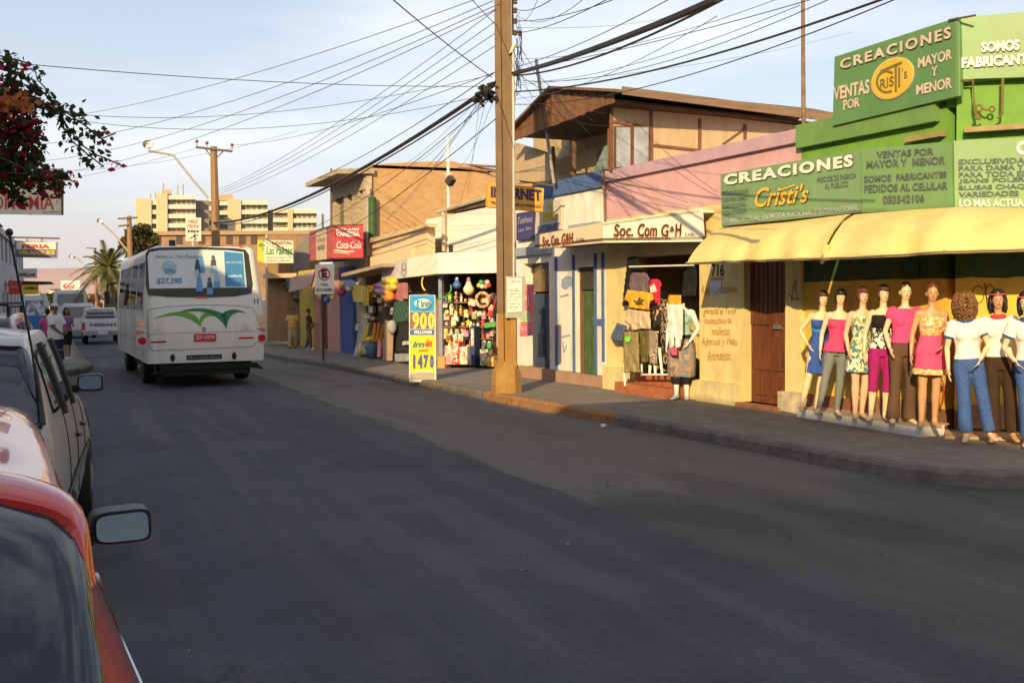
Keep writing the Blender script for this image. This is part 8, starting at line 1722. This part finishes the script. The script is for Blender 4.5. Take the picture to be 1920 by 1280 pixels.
tubering(731, 533, 9, 7, 'yellow', 'yellow swim ring hanging under the grey tarpaulin'); tubering(717, 541, 7, 6, 'lilac', 'purple swim ring behind the yellow one'); tubering(727, 553, 6, 6, 'orange', 'orange swim ring below the yellow one')
for x, y, w_, h_, c, l in ((694, 563, 9, 12, 'brown', 'dark framed clock, upper left of the wall display'), (711, 563, 10, 12, 'cream', 'round cream clock on the bazaar wall'), (695, 580, 10, 14, 'white', 'white framed picture under the dark clock'), (714, 578, 9, 11, 'brown', 'brown framed picture under the cream clock'), (697, 597, 9, 8, 'cream', 'small cream frame low on the bazaar wall')):
    o = obj('wall_frame', MB().slab(TT, rect(x-w_/2, y-h_/2, x+w_/2, y+h_/2), .1, .08), PALM_['brown'], cat='frame', label=l); obj('face', MB().slab(TT, rect(x-w_/2+1.5, y-h_/2+1.5, x+w_/2-1.5, y+h_/2-1.5), .12, .03), PALM_[c], o)
def gt(label, poly, off, mat):
    return obj('hanging_garment', MB().slab(TT, poly, off, .14), mat, cat='clothes', label=label)
gt('green checked shirt hanging in the bazaar front', [(737, 605), (761, 602), (762, 566), (752, 563), (741, 566), (736, 580)], .25, Mpat('cloth_green_check', [(.05, .13, .07), (.12, .2, .08), (.03, .06, .08)], 'checker', 6))
gt('pink dress hanging under the grey tarpaulin', [(743, 562), (756, 560), (755, 530), (745, 531)], .3, C('cloth_old_rose', (.4, .16, .18)))
gt('dark trousers hanging below the green shirt', [(738, 660), (762, 657), (761, 608), (739, 611)], .2, C('cloth_charcoal', (.03, .03, .035)))
bk = thing('wicker_bin', 'blue-grey round bin heaped with yellow toys on the pavement', 'bin', gnd(698, 672, .15)); p = gnd(698, 672, .15); k = 1/ppm(p)
obj('bin', MB().lathe(p, [(9*k, 0), (10*k, 16*k), (11*k, 32*k), (10*k, 32*k)], 16), M('bin_blue_grey', (.09, .14, .2), var=.3, scale=10), bk, smooth=True)
mb = MB()
for i in range(16): mb.ball(p+V((rnd.uniform(-8, 8)*k, rnd.uniform(-8, 8)*k, (33+rnd.uniform(0, 7))*k)), rnd.uniform(3, 4.5)*k, 8)
obj('toy_heap', mb, PALM_['yellow'], bk, smooth=True)
p = gnd(684, 668, .15); bb_ = obj('beach_ball', MB().ball(p+V((-.1, -.15, 13/ppm(p))), 13/ppm(p), 14), Mpat('beach_ball', [(.7, .68, .6), (.08, .25, .5), (.75, .55, .06)], 'wave', 1.2), smooth=True, cat='ball', label='white, blue and yellow beach ball leaning on the round bin')
pb_ = thing('plank_bundle', 'bundle of pale wooden planks leaning at the bazaar front', 'planks', gnd(727, 676, .15))
for i in range(4): obj('plank', MB().slab(TT, [(717+i*4, 676), (720.6+i*4, 675.6), (724+i*3.6, 600+i*2), (721+i*3.6, 600+i*2)], .35+.01*i, .05), M('plank_tan', (.45, .3, .18)), pb_)
fold = thing('folding_board', 'pale blue folding board leaning beside the blue house front', 'board', gnd(672, 670, .15)); obj('panel', MB().slab(TT, [(662, 668), (675, 668), (690, 600), (678, 598)], .3, .05), Mpat('board_print', [(.3, .33, .4), (.5, .5, .42), (.35, .38, .45)], 'noise', 5), fold); obj('panel', MB().slab(TT, [(676, 640), (686, 640), (692, 606), (682, 606)], .34, .03), PALM_['yellow'], fold)
obj('wrapped_roll', MB().tube([tp(711, 670, .4), tp(713, 636, .3)], .07, 8), PALM_['pink'], cat='roll', label='bright pink wrapped roll right of the round bin')
obj('cloth_bundle', MB().ball(tp(735, 613, .4), (.14, .12, .2), 10, jit=.12), C('cloth_steel', (.3, .33, .36)), smooth=True, cat='bundle', label='steel grey cloth bundle beside the planks')
for i, (x, l) in enumerate(((745, 'grey plastic crate under the dark trousers'), (757, 'second grey crate next to the lottery sign'))): obj('crate', MB().slab(TT, rect(x-5, 663, x+5, 677), .4, .3), M('crate_grey', (.3, .3, .32), var=.1), cat='crate', label=l)
obj('toy_spade_set', MB().tube([tp(700+i*4, 640, .3) for i in range(1)]+[tp(704, 605, .25)], .05, 6).tube([tp(706, 640, .32), tp(711, 606, .28)], .04, 6).tube([tp(712, 642, .32), tp(719, 610, .28)], .04, 6), PALM_['orange'], cat='toy', label='orange toy spades upright in the round bin')
# litter on the road
rnd = random.Random(77)
for i in range(5):
    px, py = rnd.uniform(320, 1500), rnd.uniform(800, 1240); p = gnd(px, py, .0); s_ = rnd.uniform(.006, .012)
    obj('litter_scrap', MB().prism([(p.x-s_, p.y, p.z+.006), (p.x+s_*.2, p.y-s_*.7, p.z+.005), (p.x+s_, p.y+s_*.2, p.z+.012), (p.x, p.y+s_*.8, p.z+.007)], (0, 0, .003)), M('paper_scrap', (.38, .37, .35)), cat='litter', label='tiny pale scrap of litter on the asphalt', group='litter scraps on the road')
p = gnd(1131, 799, 0); obj('litter_paper', MB().ball((p.x, p.y, p.z+.015), (.045, .03, .02), 8, jit=.3), M('paper_white', (.7, .7, .7)), cat='litter', label='crumpled white paper in the gutter by the orange kerb')
